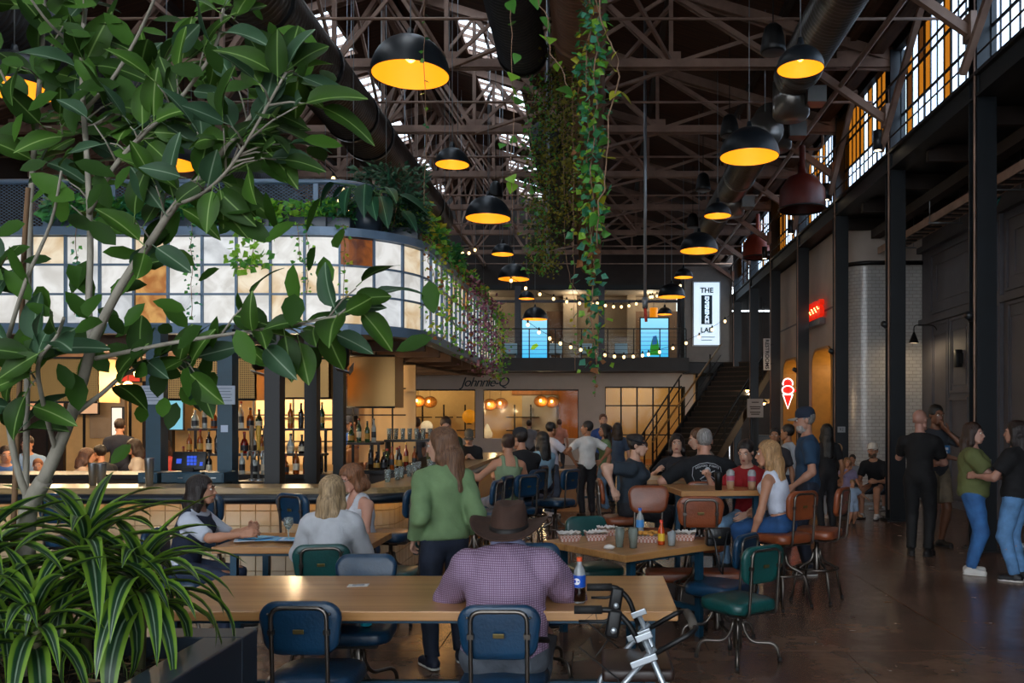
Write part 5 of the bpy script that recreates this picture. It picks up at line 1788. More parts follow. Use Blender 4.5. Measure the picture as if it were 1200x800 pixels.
def np_mesh(name, V, Q, mats):
    me = bpy.data.meshes.new(name)
    me.vertices.add(len(V)); me.vertices.foreach_set('co', np.asarray(V, np.float32).ravel())
    me.loops.add(len(Q) * 4); me.loops.foreach_set('vertex_index', np.asarray(Q, np.int32).ravel())
    me.polygons.add(len(Q)); me.polygons.foreach_set('loop_start', np.arange(0, len(Q) * 4, 4, dtype=np.int32))
    me.polygons.foreach_set('use_smooth', np.ones(len(Q), bool))
    me.update(calc_edges=True)
    me.validate()
    for m in (mats if isinstance(mats, (list, tuple)) else [mats]):
        me.materials.append(m)
    return me
def join_np(parts):
    Vs = []; Qs = []; o = 0
    for V, Q in parts:
        Vs.append(V); Qs.append(Q + o); o += len(V)
    return np.concatenate(Vs), np.concatenate(Qs)
def unit(v):
    v = np.array(v, float); return v / max(np.linalg.norm(v), 1e-9)
def rotm(axis, ang):
    return np.array(Matrix.Rotation(ang, 3, axis))

HC = {}
def hand_np(pose, h):
    key = (pose, h)
    if key in HC: return HC[key]
    cu = {'relax': .45, 'grip': 1.05, 'flat': .12}[pose]
    f = Field(h, .008)
    for y, L, kx in ((.03, .068, .088), (.01, .078, .092), (-.01, .072, .088), (-.028, .056, .08)):
        f.rc((.005, y * .7, 0), .014, (kx, y, 0), .0115)
        p = np.array((kx, y, 0.)); a = 0
        for seg, fr in ((.45, 1), (.3, .9), (.25, .8)):
            a += cu
            q = p + np.array((math.cos(a), 0, -math.sin(a))) * L * seg
            f.rc(p, .0095 * fr + .001, q, .0085 * fr, k=.003); p = q
    f.rc((.015, .015, -.006), .016, (.05, .048, -.018), .0125); f.rc((.05, .048, -.018), .0115, (.078, .055, -.03), .010, k=.003); f.rc((.078, .055, -.03), .0105, (.1, .05, -.036), .008, k=.003)
    f.rc((-.03, 0, 0), .024, (.02, 0, 0), .022)
    HC[key] = f.mesh()
    return HC[key]
HD = {}
def head_np(h):
    if h in HD: return HD[h]
    f = Field(h, .025)
    f.el((0, .018, .032), (.077, .096, .093)); f.el((0, -.03, -.03), (.062, .068, .088)); f.rc((-.025, -.06, -.1), .024, (.025, -.06, -.1), .024)
    f.rc((-.05, -.005, -.07), .025, (.05, -.005, -.07), .025)
    f.rc((0, -.092, .004), .008, (0, -.113, -.034), .0125, k=.012); f.rc((-.012, -.1, -.037), .008, (.012, -.1, -.037), .008, k=.01)
    f.el((-.031, -.083, .026), (.03, .014, .01), k=.012); f.el((.031, -.083, .026), (.03, .014, .01), k=.012)
    for s in (-1, 1):
        f.el((s * .08, .012, -.008), (.01, .02, .032), k=.008)
    f.el((0, -.09, -.066), (.026, .014, .014), k=.015)
    f.sub((-.032, -.1, .006), .0165); f.sub((.032, -.1, .006), .0165)
    HD[h] = f.mesh()
    return HD[h]
EYE = None
def hair_np(style, h, ln=.3):
    f = Field(h, .03)
    f.noise = .0022
    cap = dict(short=(.004, .004), crop=(0, 0), long=(.012, .012), bob=(.016, .012), bun=(.006, .004), tail=(.006, .004), curly=(.03, .03))[style]
    f.el((0, .022, .036), (.083 + cap[0], .101 + cap[0], .099 + cap[1]))
    if style in ('long', 'bob'):
        L = ln
        f.rc((0, .06, .03), .085, (0, .105, -.12), .06); f.rc((0, .1, -.1), .07, (0, .12, -L), .05)
        for s in (-1, 1):
            f.rc((s * .07, .01, .03), .035, (s * .085, .01, -.11), .036)
            f.rc((s * .085, .01, -.11), .036, (s * .09, .04, -L * .9), .03)
            f.rc((s * .05, .08, -.08), .05, (s * .06, .105, -L), .042)
    if style == 'bun':
        f.el((0, .1, .075), (.05, .045, .045))
    if style == 'tail':
        f.rc((0, .12, .04), .03, (0, .15, -.06), .035); f.rc((0, .15, -.06), .035, (0, .13, -ln), .015)
    lo = {'short': -.085, 'crop': -.06, 'bun': -.075, 'tail': -.075, 'curly': -.1}.get(style)
    def cut(F, X, Y, Z):
        face = np.maximum(Y + .05 + .35 * np.maximum(np.abs(X) - .03, 0), Z - .068 + .25 * np.abs(X))
        F = np.maximum(F, -face)
        if style in ('short', 'crop', 'bun', 'tail', 'curly'):
            side = np.maximum(Y - .012, Z - .0)
            F = np.maximum(F, -side)
            F = np.maximum(F, (lo - Z) + 0 * X)
        else:
            F = np.maximum(F, -np.maximum(np.maximum(Y + .0, np.abs(X) - .062), Z - .03))
        return F
    f.fn(cut)
    return f.mesh()

def skin(hexc): return mat('skin_' + hexc.strip('#'), hexc, .5, var=.06, scale=9)
def cloth(hexc, rough=.85): return mat('cloth_%s' % hexc.strip('#'), hexc, rough, var=.12, scale=7, bump=.35, bscale=14)
def denim(hexc): return mat('denim_' + hexc.strip('#'), hexc, .8, var=.25, scale=9, bump=.4, bscale=16)
def hairm(hexc): return mat('hair_' + hexc.strip('#'), hexc, .45, var=.45, scale=10, stretch=(9, 9, .8), bump=.6, bscale=12)

def ik(a, b, l1, l2, pole):
    a = np.array(a, float); b = np.array(b, float)
    d = b - a; L = np.linalg.norm(d)
    if L > (l1 + l2) * .995:
        b = a + d / L * (l1 + l2) * .995; d = b - a; L = np.linalg.norm(d)
    x = (l1 * l1 - l2 * l2 + L * L) / (2 * L)
    h2 = max(l1 * l1 - x * x, 0)
    u = d / L
    p = np.array(pole, float); p = p - u * (p @ u); p = unit(p)
    return a + u * x + p * math.sqrt(h2), b

EYEM = {}
def person(label, x, y, yaw, H=1.7, sit=None, sex='f', w=1.0, belly=0.0, lean=0, side=0, twist=0, head=(0, 0), hands=(None, None), poles=(None, None), hpose=('relax', 'relax'),
           feet=(None, None), skinc='#c0907a', top='#888888', sleeve='short', hem=-.1, bottom='#2a3346', legs='long', shoe='#2b2b2b', hair='short', hairc='#2a1d15', hairlen=.3,
           face=True, glasses=False, cap=None, topmat=None, bottommat=None, z0=0.0, neck=0.0, loose=.0, visible_legs=True, fine=1.0, tank=False, beard=None, group=None, drop=0.0, band=None, vest=None):
    dist = math.hypot(x, y)
    h = (.011 if dist < 5 else .0145 if dist < 8.5 else .018 if dist < 12 else .024) * fine
    s = H / 1.75
    t = thing('person', label, 'person', (x, y, z0), R(yaw), group)
    zp = .95 * s if sit is None else sit + .085
    Pv = np.array((0, 0, zp))
    T = rotm('Z', R(twist)) @ rotm('X', R(lean)) @ rotm('Y', R(side))    # lean>0 tips towards -y
    up = T @ np.array((0, 0, 1.)); rt = T @ np.array((1., 0, 0)); bk = T @ np.array((0, 1., 0))
    nb = Pv + up * .50 * s
    chest = Pv + up * .33 * s; waist = Pv + up * .13 * s
    shw = (.178 if sex == 'm' else .158) * s * (1 + (w - 1) * .55)
    Hm = rotm('Z', R(head[0])) @ rotm('X', R(head[1]))
    hc = nb + up * (.075 * s - drop) + (Hm @ np.array((0, 0, 1.))) * .10 * s + np.array((0, -.02 * s, 0)) + (Hm @ np.array((0, -1., 0))) * neck
    sh = [nb - up * .088 * s + rt * sgn * shw for sgn in (-1, 1)]      # 0: person's right (-x), 1: left (+x)
    hips = [Pv + np.array((sgn * .085 * s * w, 0, -.04 * s)) for sgn in (-1, 1)]
    wr = []; el = []
    for i, sgn in enumerate((-1, 1)):
        tg = hands[i]
        if tg is None:
            tg = (sgn * .27 * (1 + (w - 1) * .6) * s, -.06 * s, .86 * s) if sit is None else (sgn * .14 * s, -.36 * s, zp + .07)
        po = poles[i] if poles[i] is not None else (sgn * .5, .8, -.4)
        e, wv = ik(sh[i], tg, .285 * s, .25 * s, po)
        el.append(e); wr.append(wv)
    kn = []; an = []
    for i, sgn in enumerate((-1, 1)):
        tg = feet[i]
        if tg is None:
            if sit is None: tg = (sgn * .095 * s, .02, .085 * s)
            elif sit < .6: tg = (sgn * .13, -.42 * s, .085 * s)
            else: tg = (sgn * .12, -.30 * s, .085 * s + sit - .47)
        k, a = ik(hips[i], tg, .43 * s, .42 * s, (sgn * .12, -1, .15))
        kn.append(k); an.append(a)
    ww = w * s
    def torso(f, e=0.0, full=True):
        f.el(chest + bk * .005, (.158 * ww if sex == 'm' else .14 * ww, .108 * ww, .205 * s), T, e)
        f.el(waist - bk * (.0 + .5 * belly), (.135 * ww + belly * .5, .1 * ww + belly, .16 * s), T, e)
        if full:
            f.el(Pv + up * .01 - bk * .3 * belly, (.16 * ww, .115 * ww + belly * .4, .125 * s), T, e)
        for i in (0, 1):
            f.rc(nb - up * .012 * s, .048 * s, sh[i], .052 * ww, infl=e)
        if sex == 'f':
            for sg in (-1, 1):
                f.el(chest - bk * .085 * ww + rt * sg * .062 * s + up * .02, (.058 * ww, .055 * ww, .06 * s), T, e)
    # ---- body
    f = Field(h, .03)
    torso(f)
    f.rc(nb - up * .02, .052 * s * (1 + (w - 1) * .5), hc - (Hm @ np.array((0, -.02, .06))) * s, .05 * s)
    for i in (0, 1):
        f.rc(sh[i], .05 * ww, el[i], .036 * ww); m_ = el[i] + (wr[i] - el[i]) * .3
        f.rc(el[i], .036 * ww, m_, .037 * ww); f.rc(m_, .037 * ww, wr[i], .025 * s)
        if visible_legs:
            f.rc(hips[i], .088 * ww, kn[i], .056 * ww); m_ = kn[i] + (an[i] - kn[i]) * .32
            f.rc(kn[i], .054 * ww, m_, .056 * ww); f.rc(m_, .056 * ww, an[i], .034 * s)
    parts = [f.mesh()]
    hh = max(.0065, h * .5)
    V, Q = head_np(round(hh, 4)); parts.append(((Hm @ (V * s * (1.0 if sex == 'm' else .96)).T).T + hc, Q))
    for i, sgn in enumerate((-1, 1)):
        V, Q = hand_np(hpose[i], .005 if h < .0125 else .0065 if h < .02 else .009)
        d = unit(wr[i] - el[i])
        # thumb side: towards the body mid line / up
        th = np.array((-sgn * .4, -.5, .6)); yv = unit(th - d * (th @ d)); zv = np.cross(d, yv)
        if sgn > 0: V = V * np.array((1, 1, -1)); Q = Q[:, ::-1]
        B = np.stack([d, yv, zv], 1)
        parts.append(((B @ (V * s).T).T + wr[i], Q))
    V, Q = join_np(parts)
    put('body', np_mesh('body', V, Q, skin(skinc)), t)
    # ---- top
    e = .014 + loose
    f = Field(h, .028); f.noise = .0035 if dist < 9 else .003
    torso(f, e, hem < .02)
    if not tank:
        for i in (0, 1):
            if sleeve == 'none':
                continue
            fr = {'short': .72, 'elbow': 1.0, 'long': 1.0, 'half': .9}[sleeve]
            end = sh[i] + (el[i] - sh[i]) * fr; d = unit(el[i] - sh[i])
            f.rc(sh[i], .058 * ww, end + d * (.02 if sleeve == 'long' else .03), .05 * ww if sleeve == 'short' else .042 * ww, None if sleeve == 'long' else (end, d), e)
            if sleeve == 'long':
                d2 = unit(wr[i] - el[i]); end = wr[i] - d2 * .02
                f.rc(el[i], .043 * ww, wr[i], .031 * s, (end, d2), e)
        f.plane(nb + up * .018 * s, up * .9 + unit(-bk) * .25)
    else:
        def neckline(F, X, Y, Z):
            q = (X - nb[0]) * up[0] + (Y - nb[1]) * up[1] + (Z - nb[2]) * up[2]
            xr = np.abs((X - nb[0]) * rt[0] + (Y - nb[1]) * rt[1] + (Z - nb[2]) * rt[2])
            strap = np.maximum(np.abs(xr - .085 * s) - .022, q - .06)
            return np.maximum(F, np.minimum(q + .105 * s, strap))
        f.fn(neckline)
        f.fn(lambda F, X, Y, Z: np.maximum(F, np.abs((X - nb[0]) * rt[0] + (Y - nb[1]) * rt[1] + (Z - nb[2]) * rt[2]) - .165 * ww))
    f.plane(Pv + up * hem * s, -up)
    V, Q = f.mesh()
    put('top_garment', np_mesh('top_garment', V, Q, topmat or cloth(top)), t)
    if vest:
        f = Field(h, .028); f.noise = .003
        torso(f, e + .012)
        f.plane(nb + up * .0 * s, up * .9 - bk * .35); f.plane(Pv + up * (hem + .02) * s, -up)
        f.fn(lambda F, X, Y, Z: np.maximum(F, np.abs((X - nb[0]) * rt[0] + (Y - nb[1]) * rt[1] + (Z - nb[2]) * rt[2]) - .15 * ww))
        V, Q = f.mesh()
        put('vest', np_mesh('vest', V, Q, cloth(vest)), t)
    # ---- bottoms
    if bottom:
        f = Field(h, .025); f.noise = .003
        f.el(Pv + up * .01 - bk * .3 * belly, (.162 * ww, .118 * ww + belly * .4, .13 * s), T, .008)
        for i in (0, 1):
            if legs == 'long':
                f.rc(hips[i], .095 * ww, kn[i], .066 * ww, infl=.006)
                d = unit(an[i] - kn[i]); end = an[i] - d * .0
                f.rc(kn[i], .066 * ww, an[i], .05 * s, (end, d), .006)
            else:
                d = unit(kn[i] - hips[i]); end = hips[i] + (kn[i] - hips[i]) * .86
                f.rc(hips[i], .098 * ww, kn[i], .082 * ww, (end, d), .008)
        f.plane(Pv + up * .085 * s, up)
        V, Q = f.mesh()
        put('trousers' if legs == 'long' else 'shorts', np_mesh('trousers', V, Q, bottommat or denim(bottom)), t)
    # ---- shoes
    if shoe and visible_legs:
        for i, sgn in enumerate((-1, 1)):
            f = Field(min(h, .014), .02)
            a = an[i]; base = a[2] - .085 * s
            sp_ = np.array((sgn * .25, -1, 0)); sp_ = unit(sp_)
            heel = np.array((a[0], a[1], base + .04)) - sp_ * .045 * s; toe = np.array((a[0], a[1], base + .034)) + sp_ * .14 * s
            f.rc(heel, .042 * s, toe, .036 * s); f.rc(np.array((a[0], a[1], base + .05)), .042 * s, np.array((a[0], a[1], base + .08)), .042 * s)
            f.plane((0, 0, base), (0, 0, -1)); f.plane((0, 0, base + .105), (0, 0, 1))
            V, Q = f.mesh()
            so = put('shoe', np_mesh('shoe', V, Q, mat('shoe_' + shoe.strip('#'), shoe, .55, var=.1)), t)
            f = Field(.014, .01); f.rc(heel - np.array((0, 0, .03)), .045 * s, toe - np.array((0, 0, .024)), .039 * s); f.plane((0, 0, base + .022), (0, 0, 1)); f.plane((0, 0, base), (0, 0, -1))
            V, Q = f.mesh()
            put('sole', np_mesh('sole', V, Q, mat('sole_white', '#c9c6c0', .6) if dist < 11 else mat('sole_dark', '#262626', .7)), so)
    # ---- hair, face, hat
    hs = s * (1.0 if sex == 'm' else .96)
    def tohead(V): return (Hm @ (np.asarray(V) * hs).T).T + hc
    if hair:
        V, Q = hair_np(hair, max(.008, h * .55), hairlen)
        put('hair', np_mesh('hair', tohead(V), Q, hairm(hairc)), t)
    if beard:
        f = Field(max(.007, h * .5), .02)
        f.el((0, -.035, -.075), (.066, .066, .06)); f.fn(lambda F, X, Y, Z: np.maximum(np.maximum(F, Z + .045 + 0 * X), -(Y + .1) - 1))
        f.sub((0, -.105, -.062), (.024, .02, .012))
        V, Q = f.mesh(); put('beard', np_mesh('beard', tohead(V), Q, hairm(beard)), t)
    if face:
        for sgn in (-1, 1):
            m = MB(); m.ell((sgn * .032, -.082, .006), (.0135, .0125, .0095), 10, 8, 0); m.ell((sgn * .032, -.0915, .006), (.0062, .0045, .0068), 8, 6, 1)
            m.v = [tuple(v) for v in tohead(np.array(m.v))]
            m.build('eye', [mat('eye_white', '#d8d3cd', .3), mat('eye_iris', '#21160f', .2)], t)
            m = MB(); m.tube([(sgn * .015, -.098, .028), (sgn * .032, -.1, .034), (sgn * .05, -.09, .027)], [.003, .0042, .0025], 6)
            m.v = [tuple(v) for v in tohead(np.array(m.v))]; m.build('eyebrow', hairm(hairc if hairc not in ('#cfcac2',) else '#6b6560'), t)
        m = MB(); m.ell((0, -.1005, -.061), (.023, .008, .0055), 12, 6); m.ell((0, -.0995, -.071), (.02, .008, .0062), 12, 6)
        m.v = [tuple(v) for v in tohead(np.array(m.v))]; m.build('lips', mat('lips_' + ('f' if sex == 'f' else 'm'), '#9a5348' if sex == 'f' else '#93604f', .4), t)
    if glasses:
        m = MB()
        for sgn in (-1, 1):
            m.tube([(sgn * .034 + .026 * math.cos(a), -.108 + .25 * abs(.026 * math.cos(a) * .3), .004 + .021 * math.sin(a)) for a in [2 * PI * i / 16 for i in range(16)]], .003, 5, closed=True)
            m.tube([(sgn * .06, -.104, .008), (sgn * .082, -.06, .01), (sgn * .084, .01, .008)], .003, 5)
        m.tube([(-.009, -.11, .008), (.009, -.11, .008)], .003, 5)
        m.v = [tuple(v) for v in tohead(np.array(m.v))]; m.build('glasses', M['black'], t)
    if band:
        m = MB(); m.tube([(.092 * math.cos(a), .015 + .112 * math.sin(a), .052 + .02 * math.sin(a)) for a in [2 * PI * i / 24 for i in range(24)]], .014, 6, closed=True)
        m.v = [tuple(v) for v in tohead(np.array(m.v))]; m.build('headband', cloth(band), t)
    if cap:
        m = MB()
        m.lathe([(.098, .03), (.1, .06), (.094, .1), (.075, .13), (.04, .147), (.0, .15)], 20)
        m.v = [(v[0] * .88, v[1] * 1.08 + .016, v[2]) for v in m.v]
        m.v = [tuple(v) for v in tohead(np.array(m.v))]
        c_ = m.build('cap', cloth(cap[0]), t)
        m = MB(); n = 10
        A = [(.085 * math.sin(a), -.075 - .0 - .02 * math.cos(a), .038) for a in [R(-75 + 150 * i / n) for i in range(n + 1)]]
        B = [(.088 * math.sin(a), -.085 - .09 * math.cos(a), .03 - .02 * abs(math.sin(a))) for a in [R(-75 + 150 * i / n) for i in range(n + 1)]]
        vs_ = A + B + [(p[0], p[1], p[2] - .006) for p in A] + [(p[0], p[1], p[2] - .006) for p in B]; k_ = n + 1
        fs_ = [(i, i + 1, k_ + i + 1, k_ + i) for i in range(n)] + [(2 * k_ + i + 1, 2 * k_ + i, 3 * k_ + i, 3 * k_ + i + 1) for i in range(n)] + [(k_ + i, k_ + i + 1, 3 * k_ + i + 1, 3 * k_ + i) for i in range(n)]
        m.add(vs_, fs_, 0, True); m.v = [tuple(v) for v in tohead(np.array(m.v))]
        m.build('cap_visor', cloth(cap[1]), c_)
    t['_hc'] = [float(v) for v in hc]
    return dict(t=t, hc=hc, Hm=Hm, tohead=tohead, T=T, Pv=Pv, nb=nb, up=up, rt=rt, bk=bk, wr=wr, el=el, sh=sh, s=s, kn=kn)
# ================================================================ everyone in the hall
SKL, SKM, SKT, SKD = '#c59a84', '#b27f64', '#9a6a4d', '#5f3f2d'
# --- man with the brown hat at the long table
def checks(nt, b):
    tc = nt.nodes.new('ShaderNodeTexCoord')
    sp = nt.nodes.new('ShaderNodeSeparateXYZ'); nt.links.new(tc.outputs['Object'], sp.inputs[0])
    outs = []
    for ax_, sc_ in ((0, 560.), (2, 560.)):
        mu = nt.nodes.new('ShaderNodeMath'); mu.operation = 'MULTIPLY'; mu.inputs[1].default_value = sc_; nt.links.new(sp.outputs[ax_], mu.inputs[0])
        sn = nt.nodes.new('ShaderNodeMath'); sn.operation = 'SINE'; nt.links.new(mu.outputs[0], sn.inputs[0])
        mr = nt.nodes.new('ShaderNodeMapRange'); mr.inputs['From Min'].default_value = .3; mr.inputs['From Max'].default_value = .8; nt.links.new(sn.outputs[0], mr.inputs[0]); outs.append(mr)
    mx = nt.nodes.new('ShaderNodeMath'); mx.operation = 'MAXIMUM'; nt.links.new(outs[0].outputs[0], mx.inputs[0]); nt.links.new(outs[1].outputs[0], mx.inputs[1])
    r = nt.nodes.new('ShaderNodeValToRGB'); r.color_ramp.elements[0].color = (*lin('#a08aa4'), 1); r.color_ramp.elements[1].color = (*lin('#694c66'), 1)
    nt.links.new(mx.outputs[0], r.inputs[0]); nt.links.new(r.outputs[0], b.inputs['Base Color']); b.inputs['Roughness'].default_value = .8
    n = nt.nodes.new('ShaderNodeTexNoise'); n.inputs['Scale'].default_value = 11; n.inputs['Detail'].default_value = 4
    mp = nt.nodes.new('ShaderNodeMapping'); mp.inputs['Scale'].default_value = (1, 1, .45); nt.links.new(tc.outputs['Object'], mp.inputs[0]); nt.links.new(mp.outputs[0], n.inputs['Vector'])
    bp = nt.nodes.new('ShaderNodeBump'); bp.inputs['Strength'].default_value = .7; bp.inputs['Distance'].default_value = .03
    nt.links.new(n.outputs['Fac'], bp.inputs['Height']); nt.links.new(bp.outputs[0], b.inputs['Normal'])
hm = person('broad man in purple checked shirt and brown felt hat seated with his back to us', -.48, 4.42, 180, 1.76, sit=.47, sex='m', w=1.26, belly=.06, lean=16, head=(-4, 10), drop=.075, neck=.03,
            hands=((-.2, -.5, .80), (.2, -.5, .80)), poles=((-.9, .1, -.75), (.9, .1, -.75)), skinc=SKL, sleeve='long', hem=-.05, topmat=mat_nodes('purple_check', checks), bottom='#50565f', shoe='#2a2420',
            hair='crop', hairc='#8f8a84', face=True, loose=.012)
def cowboy(pp):
    t = pp['t']
    def th(V):
        V = np.array(V, float) * 1.08; V[:, 2] -= .3 * V[:, 1] + .022; return pp['tohead'](V)
    felt = mat('brown_felt', '#3d271d', .85, var=.2, scale=12, bump=.15, bscale=40)
    m = MB(); n = 40
    prof = [(.104, .045), (.106, .06), (.102, .1), (.094, .14), (.08, .163), (.055, .168), (.02, .15), (0, .148)]
    vs = []; fs = []
    for (r, z) in prof:
        for k in range(n):
            a = 2 * PI * k / n
            pin = 1 - .14 * max(0, (z - .09) / .08) * max(0, -math.sin(a)) ** 2
            vs.append((r * math.cos(a) * .88 * pin, r * math.sin(a) * 1.1 + .016, z - .012 * math.cos(a) ** 2 * 0 + (.012 * abs(math.cos(a)) if .15 < z else 0)))
    for i in range(len(prof) - 1):
        for k in range(n):
            k2 = (k + 1) % n; fs.append((i * n + k, i * n + k2, (i + 1) * n + k2, (i + 1) * n + k))
    m.add(vs, fs, 0, True); m.v = [tuple(v) for v in th(np.array(m.v))]
    hat = m.build('hat_crown', felt, t)
    m = MB(); vs = []; fs = []
    rings = [(.1, .05), (.13, .045), (.16, .044), (.185, .05), (.2, .06), (.203, .056), (.185, .044), (.16, .037), (.1, .042)]
    for (r, z) in rings:
        for k in range(n):
            a = 2 * PI * k / n
            lift = max(0, (r - .11)) * (.5 * abs(math.cos(a)) ** 3 - .2 * abs(math.sin(a)))
            vs.append((r * math.cos(a) * (.88 + .08 * (r - .1) / .1), r * math.sin(a) * 1.06 + .016, z + lift))
    for i in range(len(rings) - 1):
        for k in range(n):
            k2 = (k + 1) % n; fs.append((i * n + k, i * n + k2, (i + 1) * n + k2, (i + 1) * n + k))
    m.add(vs, fs, 0, True); m.v = [tuple(v) for v in th(np.array(m.v))]; m.build('hat_brim', felt, hat)
    m = MB(); m.lathe([(.1085, .045), (.1095, .056), (.1085, .068), (.105, .068)], n); m.v = [(v[0] * .885, v[1] * 1.105 + .016, v[2]) for v in m.v]
    m.v = [tuple(v) for v in th(np.array(m.v))]; m.build('hat_band', mat('black_band', '#16110f', .6), hat)
cowboy(hm)
# collar and belt
m = MB(); c = hm['nb'] + hm['up'] * .035; m.tube([c + hm['rt'] * .075 * math.cos(a) + hm['bk'] * .07 * math.sin(a) - np.array((0, .015 + .0, -.012 * math.sin(a))) for a in [2 * PI * i / 20 for i in range(20)]], .022, 8, closed=True)
m.build('collar', mat('collar_blue', '#8f94b8', .8), hm['t'])
m = MB(); c = hm['Pv'] + hm['up'] * .045; m.tube([c + hm['rt'] * .222 * math.cos(a) + hm['bk'] * (.185 * math.sin(a) - .012) for a in [2 * PI * i / 28 for i in range(28)]], .017, 6, closed=True)
m.build('belt', mat('black_leather_belt', '#120f0e', .4), hm['t'])

# --- standing woman in the green sweater
person('standing woman in moss green sweater and dark jeans with long straight brown hair', -1.09, 6.1, 205, 1.68, sex='f', w=.98, lean=5, head=(58, 8), hands=((-.2, -.1, .93), (.21, -.04, .90)), skinc=SKL, top='#6f8a60', sleeve='long', hem=-.03, poles=((-.15, .8, -.3), (.15, .8, -.3)),
       bottom='#1d2638', shoe='#20283a', hair='long', hairc='#6b4a33', hairlen=.36, loose=.012, feet=((-.12, .0, .085), (.12, .10, .085)))
# --- women at the paper table
person('blonde woman in grey-white sweater seated with her back to us', -2.02, 6.45, 186, 1.66, sit=.47, sex='f', w=.98, lean=8, head=(-12, 4), poles=((-.3, .7, -.6), (.3, .7, -.6)), hands=((-.16, -.38, .8), (.2, -.36, .8)), skinc=SKM, top='#b9bcc2', sleeve='long', hem=-.12,
       bottom='#3c5878', hair='bob', hairc='#a58a67', hairlen=.2, loose=.02, legs='short')
person('woman with glasses and short auburn hair in white sleeveless top looking down', -2.12, 7.72, 318, 1.66, sit=.5, sex='f', w=1.08, lean=8, head=(-6, 20), hands=((-.2, -.34, .82), (.18, -.36, .82)), skinc='#c4917c', top='#c6cad2', tank=True, hem=-.12,
       bottom='#3a4a66', hair='bob', hairc='#7d5235', hairlen=.12, glasses=True)
person('smiling dark-haired woman in navy vest and white sleeves reaching over the papers', -3.38, 6.95, 92, 1.64, sit=.47, sex='f', w=1.0, lean=16, head=(4, -2), hands=((-.2, -.55, .83), (.12, -.5, .84)), skinc=SKM, top='#b6bcc9', sleeve='half', hem=-.12, vest='#182238',
       bottom='#27344d', hair='long', hairc='#1f1512', hairlen=.24)
# --- bar side
person('woman in sage green strappy top on a bar stool with clipped-up hair', -1.08, 10.2, 205, 1.68, sit=.71, sex='f', w=1.12, lean=3, side=-3, head=(0, 4), hands=((-.2, -.3, 1.0), (.55, -.1, 1.12)), skinc=SKM, top='#76896a', tank=True, hem=-.14,
       bottom='#8e9aa8', hair='bun', hairc='#3b2720', face=False, poles=(None, (.4, .4, -.6)))
person('man in black tee and black cap on a bar stool', -.95, 11.1, 215, 1.8, sit=.71, sex='m', w=1.12, lean=8, head=(20, 8), hands=((-.1, -.42, 1.05), (.3, -.3, 1.05)), skinc=SKM, top='#15161a', bottom='#23262d', hair='short', hairc='#241a15', cap=('#1d1f25', '#16171b'), face=False)
person('woman with long black hair and pale blue top beyond the capped man', -.8, 12.4, 215, 1.66, sit=.71, sex='f', head=(10, 0), skinc=SKM, top='#7fa0b4', hair='long', hairc='#120e0d', face=False)
person('bearded man in dark green jacket standing behind the bar', -2.42, 13.6, 12, 1.78, sex='m', w=1.08, head=(0, 28), hands=((-.15, -.38, 1.1), (.15, -.38, 1.1)), skinc=SKL, top='#2d3a28', sleeve='long', bottom='#20242c', hair='short', hairc='#3a281d', beard='#3a281d')
person('boy in black shirt and grey cap looking at his phone', -2.12, 14.1, 8, 1.56, sex='m', head=(0, 24), hands=((-.06, -.3, 1.1), (.06, -.3, 1.1)), skinc=SKL, top='#16171c', bottom='#1d1f26', hair='short', hairc='#4a3424', cap=('#5c584f', '#4d4a43'))
person('man in white short-sleeved shirt standing and holding up his phone', -.84, 15.2, 122, 1.68, sex='m', w=1.08, belly=.02, head=(8, 6), hands=((-.12, -.4, 1.22), (.18, -.2, .95)), skinc=SKT, top='#c3c4d2', bottom='#3c4657', shoe='#b9b9bb', hair='short', hairc='#15110f', hem=-.14)
person('man in white tee and black jeans standing with hands on hips', -.18, 15.1, 200, 1.7, sex='m', w=1.0, head=(60, 0), hands=((-.25, .02, 1.0), (.25, .02, 1.0)), poles=((-1, .5, 0), (1, .5, 0)), skinc=SKT, top='#c9cac8', bottom='#1b1c22', shoe='#2a1b14', hair='short', hairc='#120f0e', hem=-.08)
person('woman in green tee and light jeans half hidden behind the man in white tee', .14, 15.9, 285, 1.64, sex='f', skinc=SKM, top='#5d7a55', bottom='#6d8fb0', shoe='#8c6a50', hair='long', hairc='#1c1512')
person('tall man in blue shirt and beard at the back of the crowd', .12, 18.2, 15, 1.84, sex='m', head=(-10, 0), skinc=SKL, top='#2a4a8a', bottom='#22262e', hair='short', hairc='#5a3a26', beard='#5a3a26')
person('woman with dark curly hair all in slate blue at the back', .40, 17.0, 190, 1.66, sex='f', skinc=SKL, top='#3f5168', bottom='#3f5168', hair='long', hairc='#241812', hairlen=.22, face=False)
person('woman in pale top half hidden at the back of the crowd', .24, 18.4, 340, 1.6, sex='f', skinc=SKL, top='#b0a59c', bottom='#30343c', hair='long', hairc='#2e2018')
person('person in pink shirt standing in front of the restaurant window', -1.2, 27.0, 180, 1.72, sex='m', skinc=SKL, top='#c98d7c', bottom='#3b3f48', hair='short', hairc='#5a4030', face=False)
person('person in grey tee queueing at the restaurant window', -2.0, 25.0, 195, 1.7, sex='m', skinc=SKL, top='#6f7682', bottom='#2b2f38', hair='short', hairc='#2e2119', face=False)
